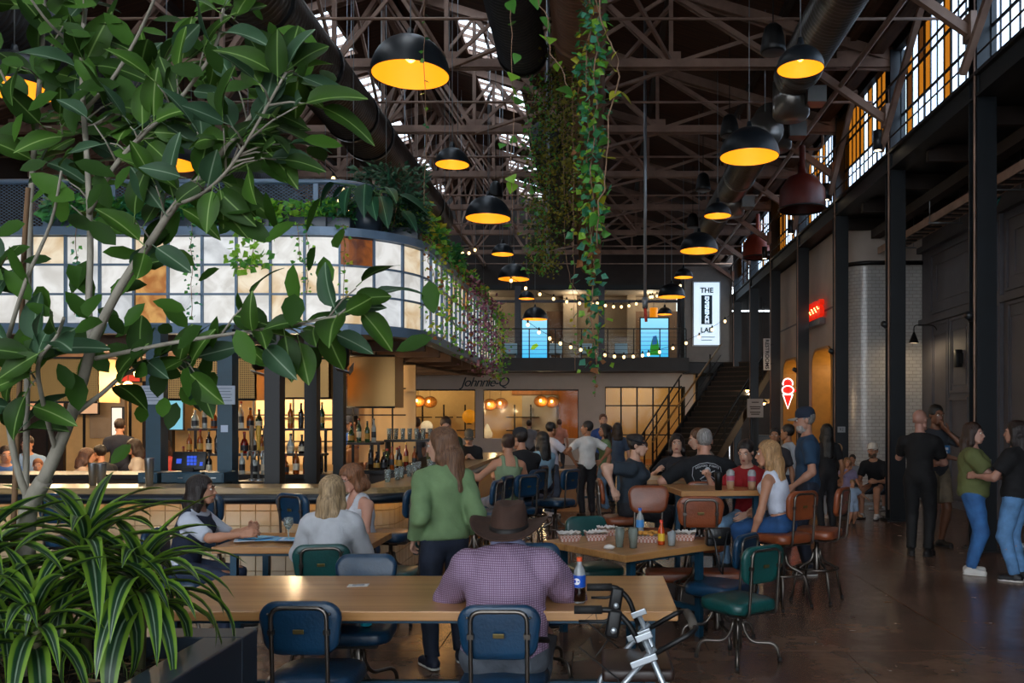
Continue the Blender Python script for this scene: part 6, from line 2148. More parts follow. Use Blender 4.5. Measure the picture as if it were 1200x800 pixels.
# --- high tables right of the middle
person('woman in navy tee and dark headband twisting round on a brown stool', .36, 9.35, 75, 1.72, sit=.71, sex='f', w=1.2, lean=6, head=(4, 4), hands=((-.3, .12, 1.0), (.16, -.3, .92)), skinc=SKL, top='#25303b', bottom='#1b1d24', hair='bun', hairc='#1c1412', glasses=True, hem=-.14, band='#12151c')
pm = person('grey-haired man in black tee with white skull print on the back', 1.18, 9.3, 182, 1.84, sit=.71, sex='m', w=1.3, belly=.05, lean=6, head=(0, 6), hands=((-.36, -.3, 1.02), (.36, -.3, 1.04)), poles=((-1, .4, -.5), (1, .4, -.5)), skinc='#b98671', top='#0e1117', bottom='#1b1e26', hair='crop', hairc='#8d8a88', hem=-.16, face=False, sleeve='half')
person('dark-haired woman facing us at the high table beside the skull shirt', 1.0, 10.7, 345, 1.66, sit=.71, sex='f', head=(8, 4), hands=((-.2, -.3, 1.1), (.2, -.3, 1.1)), skinc=SKL, top='#1a1c24', bottom='#1a1c22', hair='long', hairc='#1c1210', hairlen=.22)
person('brown-haired person in beige top leaning behind the grey-haired man', 1.5, 10.9, 270, 1.8, sit=.74, sex='m', w=1.15, lean=18, head=(0, 12), hands=((-.2, -.4, 1.08), (.2, -.4, 1.08)), skinc=SKL, top='#8a7d72', bottom='#2b2b30', hair='short', hairc='#5b3a22', sleeve='long')
person('young woman in red tee looking at her phone at the high table', 1.56, 8.75, 325, 1.66, sit=.69, sex='f', lean=6, head=(8, 18), hands=((-.34, -.26, 1.16), (.1, -.3, .8)), skinc=SKL, top='#8f1119', bottom='#6d8fae', hair='bun', hairc='#1b1311', hpose=('grip', 'relax'), poles=((-.6, .3, -1), None))
person('woman with long blonde hair in white crop top on a brown stool', 1.74, 7.98, 236, 1.68, sit=.70, sex='f', lean=12, side=6, head=(26, 4), hands=((-.22, -.32, .86), (.26, -.2, .66)), skinc=SKM, top='#c6ccdc', tank=True, hem=.1, bottom='#1f4a7c', hair='long', hairc='#a67f55', hairlen=.34, shoe='#8a5a48', poles=(None, (.5, .5, -.5)))
person('man in grey-navy cap and blue tee standing behind the blonde woman', 2.36, 9.6, 262, 1.86, sex='m', w=1.08, head=(4, 6), hands=((-.25, -.1, .98), (.25, -.18, 1.0)), skinc='#a97a64', top='#1d3a55', bottom='#1c2233', hair='crop', hairc='#7b7672', cap=('#1b2638', '#8d8b86'), beard='#9a9592', hem=-.12, shoe='#3a2f2a')
person('dark-haired woman facing us behind the red tee', 2.5, 12.0, 340, 1.62, sex='f', skinc=SKT, top='#2d2a2f', hair='bun', hairc='#15100f')
person('person in white tee with black hair behind the blue tee man', 2.82, 12.6, 240, 1.66, sex='m', skinc=SKT, top='#b9bec4', hair='short', hairc='#15110f', bottom='#2d3a52')
person('woman with very long black hair in black seen from behind by the column', 3.55, 13.2, 185, 1.66, sex='f', skinc=SKT, top='#131317', bottom='#17171c', hair='long', hairc='#0f0c0c', hairlen=.42, face=False)
# --- waiting family
person('woman with blonde hair in black top on the pale bench', 4.35, 15.45, 345, 1.66, sit=.46, sex='f', skinc=SKM, lean=10, top='#17181c', bottom='#3c3f46', hair='short', hairc='#9c7a52', shoe='#8a6d58', head=(-20, 6))
person('dark-haired child in grey beside the blonde woman in black', 4.62, 15.45, 330, 1.2, sit=.46, sex='m', skinc=SKM, top='#8a8f98', bottom='#5a6472', hair='short', hairc='#15110f', feet=((-.1, -.3, .15), (.1, -.3, .15)))
person('girl in lilac sitting on the near side of the bench', 4.32, 14.75, 5, 1.15, sit=.46, sex='f', skinc=SKM, top='#8f86a8', bottom='#8f86a8', legs='short', hair='long', hairc='#8a6544', hairlen=.2, shoe='#a98468', hands=((-.06, -.2, .86), (.12, -.25, .6)), feet=((-.08, -.3, .12), (.08, -.3, .12)))
person('person in red and white striped shirt at the left end of the bench', 3.95, 15.0, 60, 1.6, sit=.46, sex='f', w=1.1, lean=15, skinc=SKM, topmat=mat('red_stripe_cloth', '#a8505c', .8, hex2='#d0b8bc', scale=14, stretch=(1, 1, 6)), bottom='#4a5260', hair='tail', hairc='#6a4a30', face=False)
person('toddler in pale blue romper walking in front of the bench', 4.12, 13.8, 20, .76, sex='m', w=1.25, head=(0, 5), skinc=SKM, top='#9fb2cc', bottom='#9fb2cc', legs='short', hair='short', hairc='#8a6a48', shoe=None, hands=((-.2, -.08, .42), (.2, -.12, .46)), hem=-.12)
person('man in white cap and black polo leaning forward on the bench', 4.98, 15.15, 322, 1.78, sit=.46, sex='m', lean=24, head=(10, -6), hands=((-.14, -.5, .62), (.14, -.46, .66)), skinc=SKM, top='#101218', bottom='#2e3440', legs='short', hair='short', hairc='#4a3a2c', cap=('#cfc9bf', '#cfc9bf'), beard='#4a3a2c', shoe='#d0d0d0')
person('child in teal shirt on the bench next to the column', 5.3, 15.42, 300, 1.2, sit=.46, sex='m', skinc=SKM, top='#4f7a78', bottom='#6a7480', legs='short', hair='short', hairc='#9a7b50', shoe='#c9c9c9', feet=((-.1, -.3, .15), (.1, -.3, .15)))
# --- standing group on the right
person('bald man all in black standing with one hand raised', 4.12, 10.9, 150, 1.86, sex='m', w=1.05, head=(-20, 2), hands=((-.16, -.36, 1.16), (.2, -.36, 1.42)), skinc='#a5796a', top='#0b0b0e', bottom='#0b0b0f', shoe='#0d0d0f', hair=None, face=True, hem=-.14, poles=((-.6, .3, -.8), (.5, .2, -1)))
person('man in charcoal tee and khaki shorts covering his mouth with a hand', 4.6, 11.62, 12, 1.93, sex='m', head=(0, 4), hands=((.16, -.3, 1.2), (.06, -.2, 1.57)), skinc='#6a4431', top='#2b2f36', bottom='#776a58', legs='short', shoe='#111111', hair='short', hairc='#0d0a09', poles=((-.8, .2, -.6), (.8, -.1, -.8)), hem=-.1)
person('woman in olive tee and blue jeans holding a clear cup', 4.22, 9.6, 68, 1.70, sex='f', w=1.22, belly=.03, head=(-18, 0), hands=((-.1, -.4, 1.14), (.12, -.38, 1.12)), hpose=('grip', 'grip'), skinc='#b98d7c', top='#5c6238', bottom='#2f5f96', shoe='#d0cdc8', hair='long', hairc='#2b1811', hairlen=.22, hem=-.06, loose=.01)
person('woman in black top and light jeans at the right edge seen from behind', 4.52, 9.2, 222, 1.72, sex='f', w=1.1, head=(10, 0), hands=((-.12, -.4, 1.1), (.2, -.36, 1.12)), skinc='#a87a68', top='#0e0e12', bottom='#5b88b8', shoe='#15161a', hair='long', hairc='#1c0f0d', hairlen=.3, hem=-.04, loose=.015, face=False)
# --- beyond the bar
person('man in dark cap and bright blue polo past the black posts', -4.28, 15.0, 335, 1.8, sex='m', head=(-20, 12), skinc=SKL, top='#1f4fa3', bottom='#22262e', hair='short', hairc='#3a281c', cap=('#1c2436', '#1c2436'))
person('girl with blonde hair in front of the blue polo man', -4.05, 14.2, 60, 1.5, sex='f', head=(0, 15), skinc=SKL, top='#c9a58c', bottom='#4a5a70', hair='long', hairc='#a57f50', hairlen=.2)
person('dark-haired woman leaning over the bar in black', -3.6, 14.6, 20, 1.66, sex='f', lean=12, head=(-10, 12), skinc=SKM, top='#1d2027', bottom='#1d2027', hair='long', hairc='#1c1311', hairlen=.2)
person('man in grey cap and black tee at the bar shelf', -3.3, 14.3, 195, 1.68, sex='m', lean=14, head=(0, 20), skinc=SKM, top='#1d1d22', bottom='#1d1d22', hair='short', hairc='#4a3a2e', cap=('#77706a', '#77706a'), face=False)
person('man in grey tee standing near the restaurant window', -3.62, 17.0, 250, 1.76, sex='m', skinc=SKL, top='#5a5e66', bottom='#2b2f38', hair='short', hairc='#3a281c')
for i, (px, d, hh_, yw, tp, hr, hc_, st, lab) in enumerate([
        (125, 13.0, 1.58, 250, '#1d222b', 'short', '#15100e', .5, 'man in dark tee bending over a table beyond the bar at left'), (90, 12.6, 1.5, 120, '#a58f80', 'long', '#4a2f20', .5, 'brown-haired woman seated beyond the bar left of the dark tee man'),
        (35, 13.5, 1.66, 20, '#7f9cc0', 'short', '#2a1c15', .6, 'man in light blue shirt behind the tree trunk'), (45, 12.3, 1.2, 30, '#a8382e', 'short', '#7a4a2c', .5, 'child in red shirt behind the tree'),
        (168, 14.0, 1.62, 300, '#b9b0a6', 'long', '#2a1b14', .55, 'woman in pale top near the blue post'), (140, 15.0, 1.74, 200, '#1b2030', 'short', '#2a1c15', None, 'person in black standing at the back left of the bar'),
        (200, 14.5, 1.6, 330, '#a03a34', 'long', '#3a2218', .55, 'woman in red top left of the till'), (6, 12.5, 1.6, 40, '#3a5f9a', 'short', '#2a1c15', .5, 'person in blue at the far left edge behind the tree')]):
    xx = (px - VPX) * d / FPX
    person(lab, xx, d, yw, hh_ + (.1 if st else 0), sit=st, sex='f' if hr == 'long' else 'm', lean=12 if st else 0, head=(0, 10), skinc=SKM, top=tp, bottom='#2a3040', hair=hr, hairc=hc_, hairlen=.2, face=yw < 60 or yw > 300, fine=1.2)

# skull print on the black tee: thin raised print following the back
t = pm['t']
def on_back(u, v):
    q = pm['nb'] - pm['up'] * (.2 - v) + pm['rt'] * u
    # back surface of the garment ellipsoid
    T = pm['T']; ww = 1.3 * pm['s']
    c = pm['Pv'] + pm['up'] * .33 * pm['s'] + pm['bk'] * .005
    loc = T.T @ (q - c)
    a, b, cc = .158 * ww + .014, .108 * ww + .014, .205 * pm['s'] + .014
    r = max(1 - (loc[0] / a) ** 2 - (loc[2] / cc) ** 2, .05)
    return T @ np.array((loc[0], b * math.sqrt(r) + .008, loc[2])) + c
M['print'] = mat('white_print', '#a9adb2', .8)
def strip(pts, r=.004):
    m = MB(); m.tube([on_back(*p) for p in pts], r, 5); return m
m = strip([(-.15, .09), (-.16, .0), (-.13, -.075), (.13, -.075), (.16, 0), (.15, .09), (.08, .125), (0, .138), (-.08, .125), (-.15, .09)]); m.build('print_border', M['print'], t)
m = MB(); c = on_back(0, .055); B = np.stack([pm['rt'], pm['bk'], pm['up']], 1)
m.ell(c, (.032, .008, .036), 14, 8, 0, Matrix(B.tolist())); m.ell(on_back(0, .02), (.02, .008, .018), 10, 6, 0, Matrix(B.tolist()))
sk_ = m.build('print_skull', M['print'], t)
m = MB()
for u in (-.013, .013): m.ell(on_back(u, .052) + pm['bk'] * .008, (.009, .004, .009), 8, 5, 0, Matrix(B.tolist()))
m.ell(on_back(0, .036) + pm['bk'] * .008, (.004, .004, .006), 6, 4, 0, Matrix(B.tolist())); m.build('print_eyes', cloth('#0e1117'), sk_)
m = MB(); m.tube([on_back(-.08 + .16 * i / 6, .05 - .09 * i / 6 + .03 * (i / 6) * (1 - i / 6)) for i in range(7)], .006, 5); m.build('print_sword', M['print'], t)
m = MB(); m.tube([on_back(.08 - .16 * i / 6, .05 - .09 * i / 6 + .03 * (i / 6) * (1 - i / 6)) for i in range(7)], .006, 5); m.build('print_sword', M['print'], t)
def bent_text(txt, size, u0, v0, arc, name):
    n = len(txt)
    for i, ch in enumerate(txt):
        if ch == ' ': continue
        f = (i - (n - 1) / 2) / max(n - 1, 1)
        u = u0 + f * arc[0]; v = v0 - arc[1] * (2 * f) ** 2
        p = on_back(u, v) + pm['bk'] * .004
        me = text_mesh(ch, size, .003)
        me.materials.clear(); me.materials.append(M['print'])
        ang = math.atan2(-arc[1] * 8 * f, arc[0])
        rx = pm['rt'] * -1
        # seen from behind: letters run towards the person's right-hand side... +x of the viewer
        Bm = Matrix(np.stack([-pm['rt'], pm['up'], pm['bk']], 1).tolist()) @ Matrix.Rotation(0, 3, 'Z')
        o = put(name, me, t); o.matrix_local = Matrix.Translation(Vector(p)) @ Bm.to_4x4()
for i_, (tx, sz_, v_, ar) in enumerate([('MORGAN’S PIRATE', .0, .1, (.24, .02))]):
    pass
def back_letters(txt, size, v0, width, bow, name):
    n = len(txt)
    for i, ch in enumerate(txt):
        if ch == ' ': continue
        f = (i - (n - 1) / 2) / (n - 1)
        u = -f * width          # the viewer's left is the wearer's left, +x
        p = on_back(u, v0 - bow * (2 * f) ** 2) + pm['bk'] * .006
        me = text_mesh(ch, size, .003, bold=.0006); me.materials.clear(); me.materials.append(M['print'])
        Bm = Matrix(np.stack([-pm['rt'], pm['up'], pm['bk']], 1).tolist())
        o = put(name, me, t); o.matrix_local = Matrix.Translation(Vector(p)) @ Bm.to_4x4()
back_letters('BEDFORD PIRATE', .03, .105, .24, .025, 'print_letter')
back_letters('COMPANY', .018, -.055, .12, .0, 'print_letter')
# white print on the charcoal tee

gp = [o for o in col.objects if o.get('label', '').startswith('man in charcoal tee')][0]
for i, (w, h, z, hx) in enumerate([(.2, .11, 1.33, '#2f6fa8'), (.14, .035, 1.34, '#c9d2da'), (.1, .03, 1.29, '#c9d2da')]):
    m = MB(); n = 8
    vs = []; fs = []
    for j in range(n + 1):
        u = (j / n - .5) * w
        for zz in (z - h / 2, z + h / 2):
            vs.append((u + .03, -.152 - .004 * i + 1.6 * u * u, zz))
    fs = [(2 * j, 2 * j + 2, 2 * j + 3, 2 * j + 1) for j in range(n)]
    m.add(vs, fs, 0, True); m.build('shirt_print', cloth(hx), gp)
# ================================================================ planter with strappy dracaenas and a ficus tree
M['planter'] = mat('planter_slate', '#27323d', .35, .1, var=.15, scale=3)
pl = thing('planter_box', 'large dark slate planter box in the bottom left corner', 'planter', (-2.75, 2.75, 0))
x0, x1, y0_, y1_ = -1.3, 1.29, -1.1, .92
for (a, b, c, d) in ((x0, x1, y0_, y0_ + .16), (x0, x1, y1_ - .16, y1_), (x0, x0 + .16, y0_ + .16, y1_ - .16), (x1 - .16, x1, y0_ + .16, y1_ - .16)):
    m = MB(); m.bb(a, b, c, d, 0, .85, 0, .008); m.build('side_panel', M['planter'], pl)
m = MB(); m.bb(x0 + .16, x1 - .16, y0_ + .16, y1_ - .16, .4, .76); m.build('soil', mat('dark_soil', '#17110d', .95), pl)
random.seed(21)
m = MB()
for i in range(2600):
    px, py = random.uniform(x0 + .17, x1 - .17), random.uniform(y0_ + .5, y1_ - .17)
    a = random.uniform(0, 2 * PI); L = random.uniform(.02, .07); z = .765 + random.uniform(0, .035)
    dx, dy = math.cos(a) * L, math.sin(a) * L
    m.add([(px, py, z), (px + dx, py + dy, z + random.uniform(-.01, .02)), (px + dx - dy * .08, py + dy + dx * .08, z)], [(0, 1, 2)], random.randrange(2))
o = m.build('straw_mulch', [mat('mulch_straw', '#6b563c', .9), mat('mulch_brown', '#3d2c1e', .9)], pl); o['kind'] = 'stuff'

def ribbon_leaf(L, w, droop, fold=.25, n=9, twist=0.0):
    """strap leaf along +x, uv u across"""
    me = bpy.data.meshes.new('leaf')
    vs = []; fs = []; uv = []
    for i in range(n + 1):
        t = i / n
        ang = R(38) - droop * t * 1.25
        if i == 0: p = Vector((0, 0, 0))
        else: p = p + Vector((math.cos(ang), 0, math.sin(ang))) * (L / n)
        ww = w * (.55 + .45 * min(1, t * 4)) * (1 - max(0, (t - .45) / .55) ** 1.7) + .001
        tw = twist * t
        for j in range(5):
            u = (j - 2) / 2
            vs.append((p.x, p.y + u * ww / 2 * math.cos(tw), p.z + abs(u) * ww * fold + u * ww / 2 * math.sin(tw)))
    for i in range(n):
        for j in range(4):
            a = i * 5 + j
            fs.append((a, a + 1, a + 6, a + 5)); 
    me.from_pydata(vs, [], fs)
    ul = me.uv_layers.new(name='uv')
    for poly in me.polygons:
        poly.use_smooth = True
        for li, vi in zip(poly.loop_indices, poly.vertices):
            ul.data[li].uv = ((vi % 5) / 4, (vi // 5) / n)
    return me
def stripe_nodes(stops, rough=.35):
    def fn(nt, b):
        uvn = nt.nodes.new('ShaderNodeUVMap'); uvn.uv_map = 'uv'
        sp = nt.nodes.new('ShaderNodeSeparateXYZ'); nt.links.new(uvn.outputs[0], sp.inputs[0])
        r = nt.nodes.new('ShaderNodeValToRGB')
        r.color_ramp.elements[0].position = stops[0][0]; r.color_ramp.elements[0].color = (*lin(stops[0][1]), 1)
        r.color_ramp.elements[1].position = stops[-1][0]; r.color_ramp.elements[1].color = (*lin(stops[-1][1]), 1)
        for p, c in stops[1:-1]:
            e = r.color_ramp.elements.new(p); e.color = (*lin(c), 1)
        nt.links.new(sp.outputs[0], r.inputs[0]); nt.links.new(r.outputs[0], b.inputs['Base Color'])
        b.inputs['Roughness'].default_value = rough
        b.inputs['Transmission Weight'].default_value = 0.0
        b.inputs['Subsurface Weight'].default_value = 0.0
    return fn
M['strap'] = mat_nodes('striped_leaf', stripe_nodes([(.0, '#7fa238'), (.19, '#739a32'), (.27, '#24492a'), (.44, '#1c3a22'), (.5, '#8fa68c'), (.56, '#1c3a22'), (.73, '#24492a'), (.81, '#739a32'), (1.0, '#7fa238')]))
RB = []
random.seed(31)
for i in range(7):
    me = ribbon_leaf(.5, .066, R(42 + i * 14), .2, twist=random.uniform(-.5, .5)); me.materials.append(M['strap']); RB.append(me)
def dracaena(label, x, y, z, n, size, seed):
    random.seed(seed)
    t = thing('dracaena_plant', label, 'plant', (x, y, .78), group='striped dracaenas in the planter')
    hz = z - .78
    m = MB(); m.tube([(0, 0, -.03), (.01, 0, hz * .5), (0, .01, hz)], [.02, .018, .014], 8); m.build('stem', mat('dracaena_stem', '#6d6a4a', .7), t)
    for i in range(n):
        f = i / n
        a = i * 2.4 + random.uniform(-.2, .2)
        v = min(6, int(f * 5.5 + random.uniform(0, 1.6)))
        sc = size * random.uniform(.8, 1.15) * (.75 + .3 * f)
        el_ = R(28) * (1 - f) + random.uniform(-.1, .1) - R(8) * f
        put('leaf', RB[v], t, (0, 0, hz - .18 * f * size), (0, -el_, a), (sc, sc * random.uniform(.85, 1.1), sc))
dracaena('striped dracaena at the right front of the planter', -1.77, 3.3, 1.18, 46, 1.0, 1)
dracaena('striped dracaena in the middle of the planter with tall upright leaves', -1.98, 3.3, 1.3, 50, 1.1, 2)
dracaena('striped dracaena left of the planter middle near the trunk', -2.25, 3.1, 1.26, 44, 1.05, 3)
dracaena('striped dracaena low at the left edge of the frame', -2.38, 2.85, 1.12, 34, .95, 4)
dracaena('small striped dracaena at the front of the planter', -1.98, 3.0, 1.08, 34, .9, 5)

# ---- ficus
M['bark'] = mat('pale_bark', '#8d877a', .8, var=.2, scale=14, bump=.3, bscale=30, stretch=(1, 1, .5))
M['bark2'] = mat('brown_stake', '#6d5238', .8, var=.2, scale=14, stretch=(1, 1, .3))
def leafnodes(c1, c2, rib):
    def fn(nt, b):
        tc = nt.nodes.new('ShaderNodeTexCoord')
        sp = nt.nodes.new('ShaderNodeSeparateXYZ'); nt.links.new(tc.outputs['Object'], sp.inputs[0])
        ab = nt.nodes.new('ShaderNodeMath'); ab.operation = 'ABSOLUTE'; nt.links.new(sp.outputs[1], ab.inputs[0])
        r = nt.nodes.new('ShaderNodeValToRGB'); r.color_ramp.interpolation = 'LINEAR'
        r.color_ramp.elements[0].position = .0016; r.color_ramp.elements[0].color = (*lin(rib), 1)
        r.color_ramp.elements[1].position = .0034; r.color_ramp.elements[1].color = (*lin(c1), 1)
        e = r.color_ramp.elements.new(.035); e.color = (*lin(c2), 1)
        nt.links.new(ab.outputs[0], r.inputs[0]); nt.links.new(r.outputs[0], b.inputs['Base Color'])
        b.inputs['Roughness'].default_value = .5; b.inputs['Specular IOR Level'].default_value = .22
    return fn
LEAFM = [mat_nodes('ficus_leaf_a', leafnodes('#2f4f1a', '#274214', '#7e9e58')), mat_nodes('ficus_leaf_b', leafnodes('#3a5c1e', '#304c18', '#86a55c')), mat_nodes('ficus_leaf_c', leafnodes('#476f24', '#38591e', '#97b56c')), mat_nodes('ficus_leaf_d', leafnodes('#3f5f42', '#345138', '#8ea58a'))]
def oval_leaf(L, w, cup, curl, m_):
    mb = MB(); n = 8
    vs = []; fs = []
    for i in range(n + 1):
        t = i / n
        ww = w * math.sin(PI * min(1, t ** .85)) ** .75 * .5 if 0 < t < 1 else .0008
        for u in (-1, -.5, 0, .5, 1):
            vs.append((t * L, u * ww, abs(u) ** 1.5 * ww * cup - curl * t * t * L + .004 * math.sin(t * 9) * u))
    for i in range(n):
        for j in range(4):
            a = i * 5 + j; fs.append((a, a + 1, a + 6, a + 5))
    mb.add(vs, fs, 0, True)
    mb.tube([(-.035, 0, .004), (0, 0, 0)], .0025, 5)
    return mb.mesh('leaf', m_)
FL = [oval_leaf(.185, .098, c, q, m_) for m_ in LEAFM for (c, q) in ((.25, .12), (.4, .3), (.15, .45))]
tree = thing('ficus_tree', 'leafy ficus tree with pale branching trunk rising from the planter', 'tree', tuple(P(32, 760, 3.25)))
base = Vector(tree.location)
def br(pts, r0, r1, mname='bark', name='branch'):
    """pts: (px, py, depth)"""
    w_ = [P(*p) - base for p in pts]
    # smooth
    sm = []
    for i in range(len(w_) - 1):
        for k in range(4):
            t = k / 4
            p0 = w_[max(i - 1, 0)]; p1 = w_[i]; p2 = w_[i + 1]; p3 = w_[min(i + 2, len(w_) - 1)]
            sm.append(.5 * ((2 * p1) + (p2 - p0) * t + (2 * p0 - 5 * p1 + 4 * p2 - p3) * t * t + (3 * p1 - p0 - 3 * p2 + p3) * t ** 3))
    sm.append(w_[-1])
    n = len(sm)
    m = MB(); m.tube(sm, [r0 + (r1 - r0) * i / (n - 1) for i in range(n)], 9)
    m.build(name, M[mname], tree)
    return sm
B = []
br([(28, 790, 3.25), (30, 665, 3.25), (33, 600, 3.25), (52, 562, 3.22)], .037, .030, name='trunk')
B.append((br([(50, 565, 3.22), (66, 530, 3.2), (83, 488, 3.18), (98, 442, 3.15), (108, 405, 3.12), (122, 372, 3.1), (146, 328, 3.08), (176, 284, 3.05), (206, 240, 3.0), (242, 200, 2.98), (284, 150, 2.95), (322, 100, 2.9)], .024, .007), .55))
B.append((br([(108, 408, 3.12), (104, 360, 3.15), (106, 290, 3.2), (103, 200, 3.22), (98, 130, 3.25), (96, 60, 3.25), (100, 10, 3.25)], .013, .008), .35))
B.append((br([(36, 590, 3.25), (22, 555, 3.2), (11, 500, 3.15), (5, 430, 3.1), (-8, 360, 3.05)], .014, .008), .4))
br([(13, 790, 3.3), (14, 680, 3.3), (18, 560, 3.3), (23, 450, 3.3), (28, 300, 3.3), (33, 220, 3.3)], .011, .009, 'bark2', 'support_stake')
B.append((br([(30, 640, 3.27), (32, 430, 3.4), (36, 240, 3.45), (43, 140, 3.45), (49, 60, 3.45), (52, -20, 3.45)], .012, .009), .45))
B.append((br([(112, 420, 3.12), (150, 412, 3.1), (200, 402, 3.05), (258, 393, 2.98), (305, 386, 2.92), (360, 377, 2.86), (396, 370, 2.8)], .009, .004), .5))
B.append((br([(84, 488, 3.18), (118, 462, 3.2), (150, 436, 3.25), (190, 426, 3.3), (224, 420, 3.35)], .010, .005), .35))
B.append((br([(46, 175, 3.45), (80, 160, 3.42), (123, 140, 3.4), (173, 107, 3.35), (215, 75, 3.3)], .009, .005), .15))
B.append((br([(104, 250, 3.2), (133, 197, 3.15), (165, 160, 3.1), (205, 123, 3.05), (250, 60, 3.0), (262, 10, 3.0)], .010, .005), .2))
B.append((br([(206, 240, 3.0), (235, 228, 2.9), (262, 205, 2.8), (290, 165, 2.75), (335, 85, 2.7)], .007, .004), .25))
B.append((br([(66, 530, 3.2), (50, 470, 3.05), (45, 425, 2.95), (66, 395, 2.9), (75, 372, 2.85)], .009, .005), .3))
B.append((br([(8, 400, 3.1), (30, 330, 3.0), (60, 260, 2.95), (72, 200, 2.9)], .008, .004), .3))
B.append((br([(98, 130, 3.25), (130, 95, 3.2), (160, 45, 3.15), (185, -10, 3.1)], .008, .005), .2))
B.append((br([(43, 140, 3.45), (15, 110, 3.4), (-10, 60, 3.3)], .007, .004), .2))
B.append((br([(96, 60, 3.25), (60, 30, 3.1), (30, -10, 3.0)], .006, .004), .2))
random.seed(77)
nl = 0
for m_ in LEAFM + [M['strap']]: translucent(m_, .3)
def add_leaf(p, dirv):
    global nl
    if nl >= 298: return
    d = Vector(dirv); d.y *= .6; d.normalize()
    tz = Vector((random.gauss(0, .45), -.75 + random.gauss(0, .4), .55 + random.gauss(0, .35)))
    z = (tz - d * tz.dot(d)).normalized(); y = z.cross(d)
    q = Matrix((d, y, z)).transposed().to_euler()
    put('leaf', random.choice(FL), tree, p + d * .03, q, [random.uniform(.62, 1.02)] * 3)
    nl += 1
dens_b = [30, 18, 12, 18, 15, 10, 20, 24, 24, 16, 18, 20, 14, 14]
for (sm, t0), cnt in zip(B, dens_b):
    n = len(sm)
    for k in range(cnt):
        f = t0 + (1 - t0) * (k + random.random()) / cnt
        i = min(n - 2, int(f * (n - 1)))
        p = sm[i].lerp(sm[i + 1], random.random())
        tang = (sm[min(i + 1, n - 1)] - sm[max(i - 1, 0)]).normalized()
        side = Vector((random.gauss(0, 1), random.gauss(0, .8), random.gauss(.1, .8)))
        if random.random() < .5 and nl < 290:
            q = p + (side.normalized() * .7 + tang * .5) * random.uniform(.06, .2)
            m = MB(); m.tube([p, (p + q) / 2 + Vector((0, 0, .01)), q], [.004, .003, .0022], 5); m.build('twig', M['bark'], tree)
            add_leaf(q, side + tang * .6 + Vector((0, 0, -.2)))
            add_leaf(p.lerp(q, .6), side.cross(tang) + tang * .4)
        else:
            add_leaf(p, side.normalized() * .9 + tang * .5 + Vector((0, 0, -.15)))
    for k in range(3):
        add_leaf(sm[-1], (sm[-1] - sm[-3]).normalized() + Vector((random.gauss(0, .7), random.gauss(0, .5), random.gauss(0, .6))))

# smaller leaves deeper in the crown
mb = MB(); random.seed(78)
for k in range(230):
    sm, t0 = random.choice(B[:2] + B[4:])
    i = random.randrange(int(len(sm) * t0), len(sm)); p = sm[i] + Vector((random.gauss(0, .13), random.gauss(.12, .12), random.gauss(.02, .13)))
    d = Vector((random.gauss(0, 1), random.gauss(0, .4), random.gauss(0, .8))).normalized(); tz = Vector((random.gauss(0, .4), -.8, .5)); z = (tz - d * tz.dot(d)).normalized(); y = z.cross(d)
    sz = random.uniform(.09, .15); pts_ = [(0, 0), (.2, .2), (.5, .27), (.8, .17), (1, 0)]
    vs_ = [p + d * sz * a + y * sz * b + z * b * sz * .25 for a, b in pts_] + [p + d * sz * a - y * sz * b + z * b * sz * .25 for a, b in pts_[1:-1][::-1]] + [p + d * sz * .5]
    mb.add(vs_, [(i_, (i_ + 1) % 8, 8) for i_ in range(8)], random.randrange(3), True)
o = mb.build('inner_foliage', [translucent(mat('inner_leaf_%d' % i, hx, .55, spec=.2), .3) for i, hx in enumerate(('#2c4a19', '#365a1d', '#446c24'))], tree); o['kind'] = 'stuff'

# ================================================================ hanging vines
def heart_leaf(L, w, m_):
    mb = MB()
    out = [(0, 0), (-.12, .22), (-.06, .42), (.12, .5), (.4, .42), (.7, .22), (1, 0)]
    vs = [(0, 0, 0)] + [(x * L, y * w, -.25 * x * x * L + .1 * abs(y) * w) for x, y in out] + [(x * L, -y * w, -.25 * x * x * L + .1 * abs(y) * w) for x, y in out[1:-1]]
    fs = [(0, i, i + 1) for i in range(2, 7)] + [(0, i + 1, i) for i in range(8, 12)] + [(0, 12, 7)] + [(0, 8, 2)]
    mb.add(vs, fs, 0, True)
    return mb.mesh('leaf', m_)
VG = [mat('pothos_light', '#86b93c', .45), mat('pothos_mid', '#55983f', .45), mat('pothos_dark', '#33794a', .4), mat('pothos_yellow', '#a7a52c', .5), mat('leaf_dry', '#8a5a34', .7), mat('leaf_bluegreen', '#4a9278', .4)]
MOSS = [mat('moss_olive', '#73722a', .8), mat('moss_dark', '#32401a', .8), mat('moss_gold', '#7d7426', .8)]
FLW = [mat('flower_mauve', '#8a5870', .7), mat('flower_pink', '#b78a98', .7), mat('flower_plum', '#5d3549', .7)]
for m_ in VG + MOSS + FLW: translucent(m_, .4)
M['vinestem'] = mat('vine_stem', '#8a6a52', .7)
HL = {i: heart_leaf(.1, .11, m_) for i, m_ in enumerate(VG)}
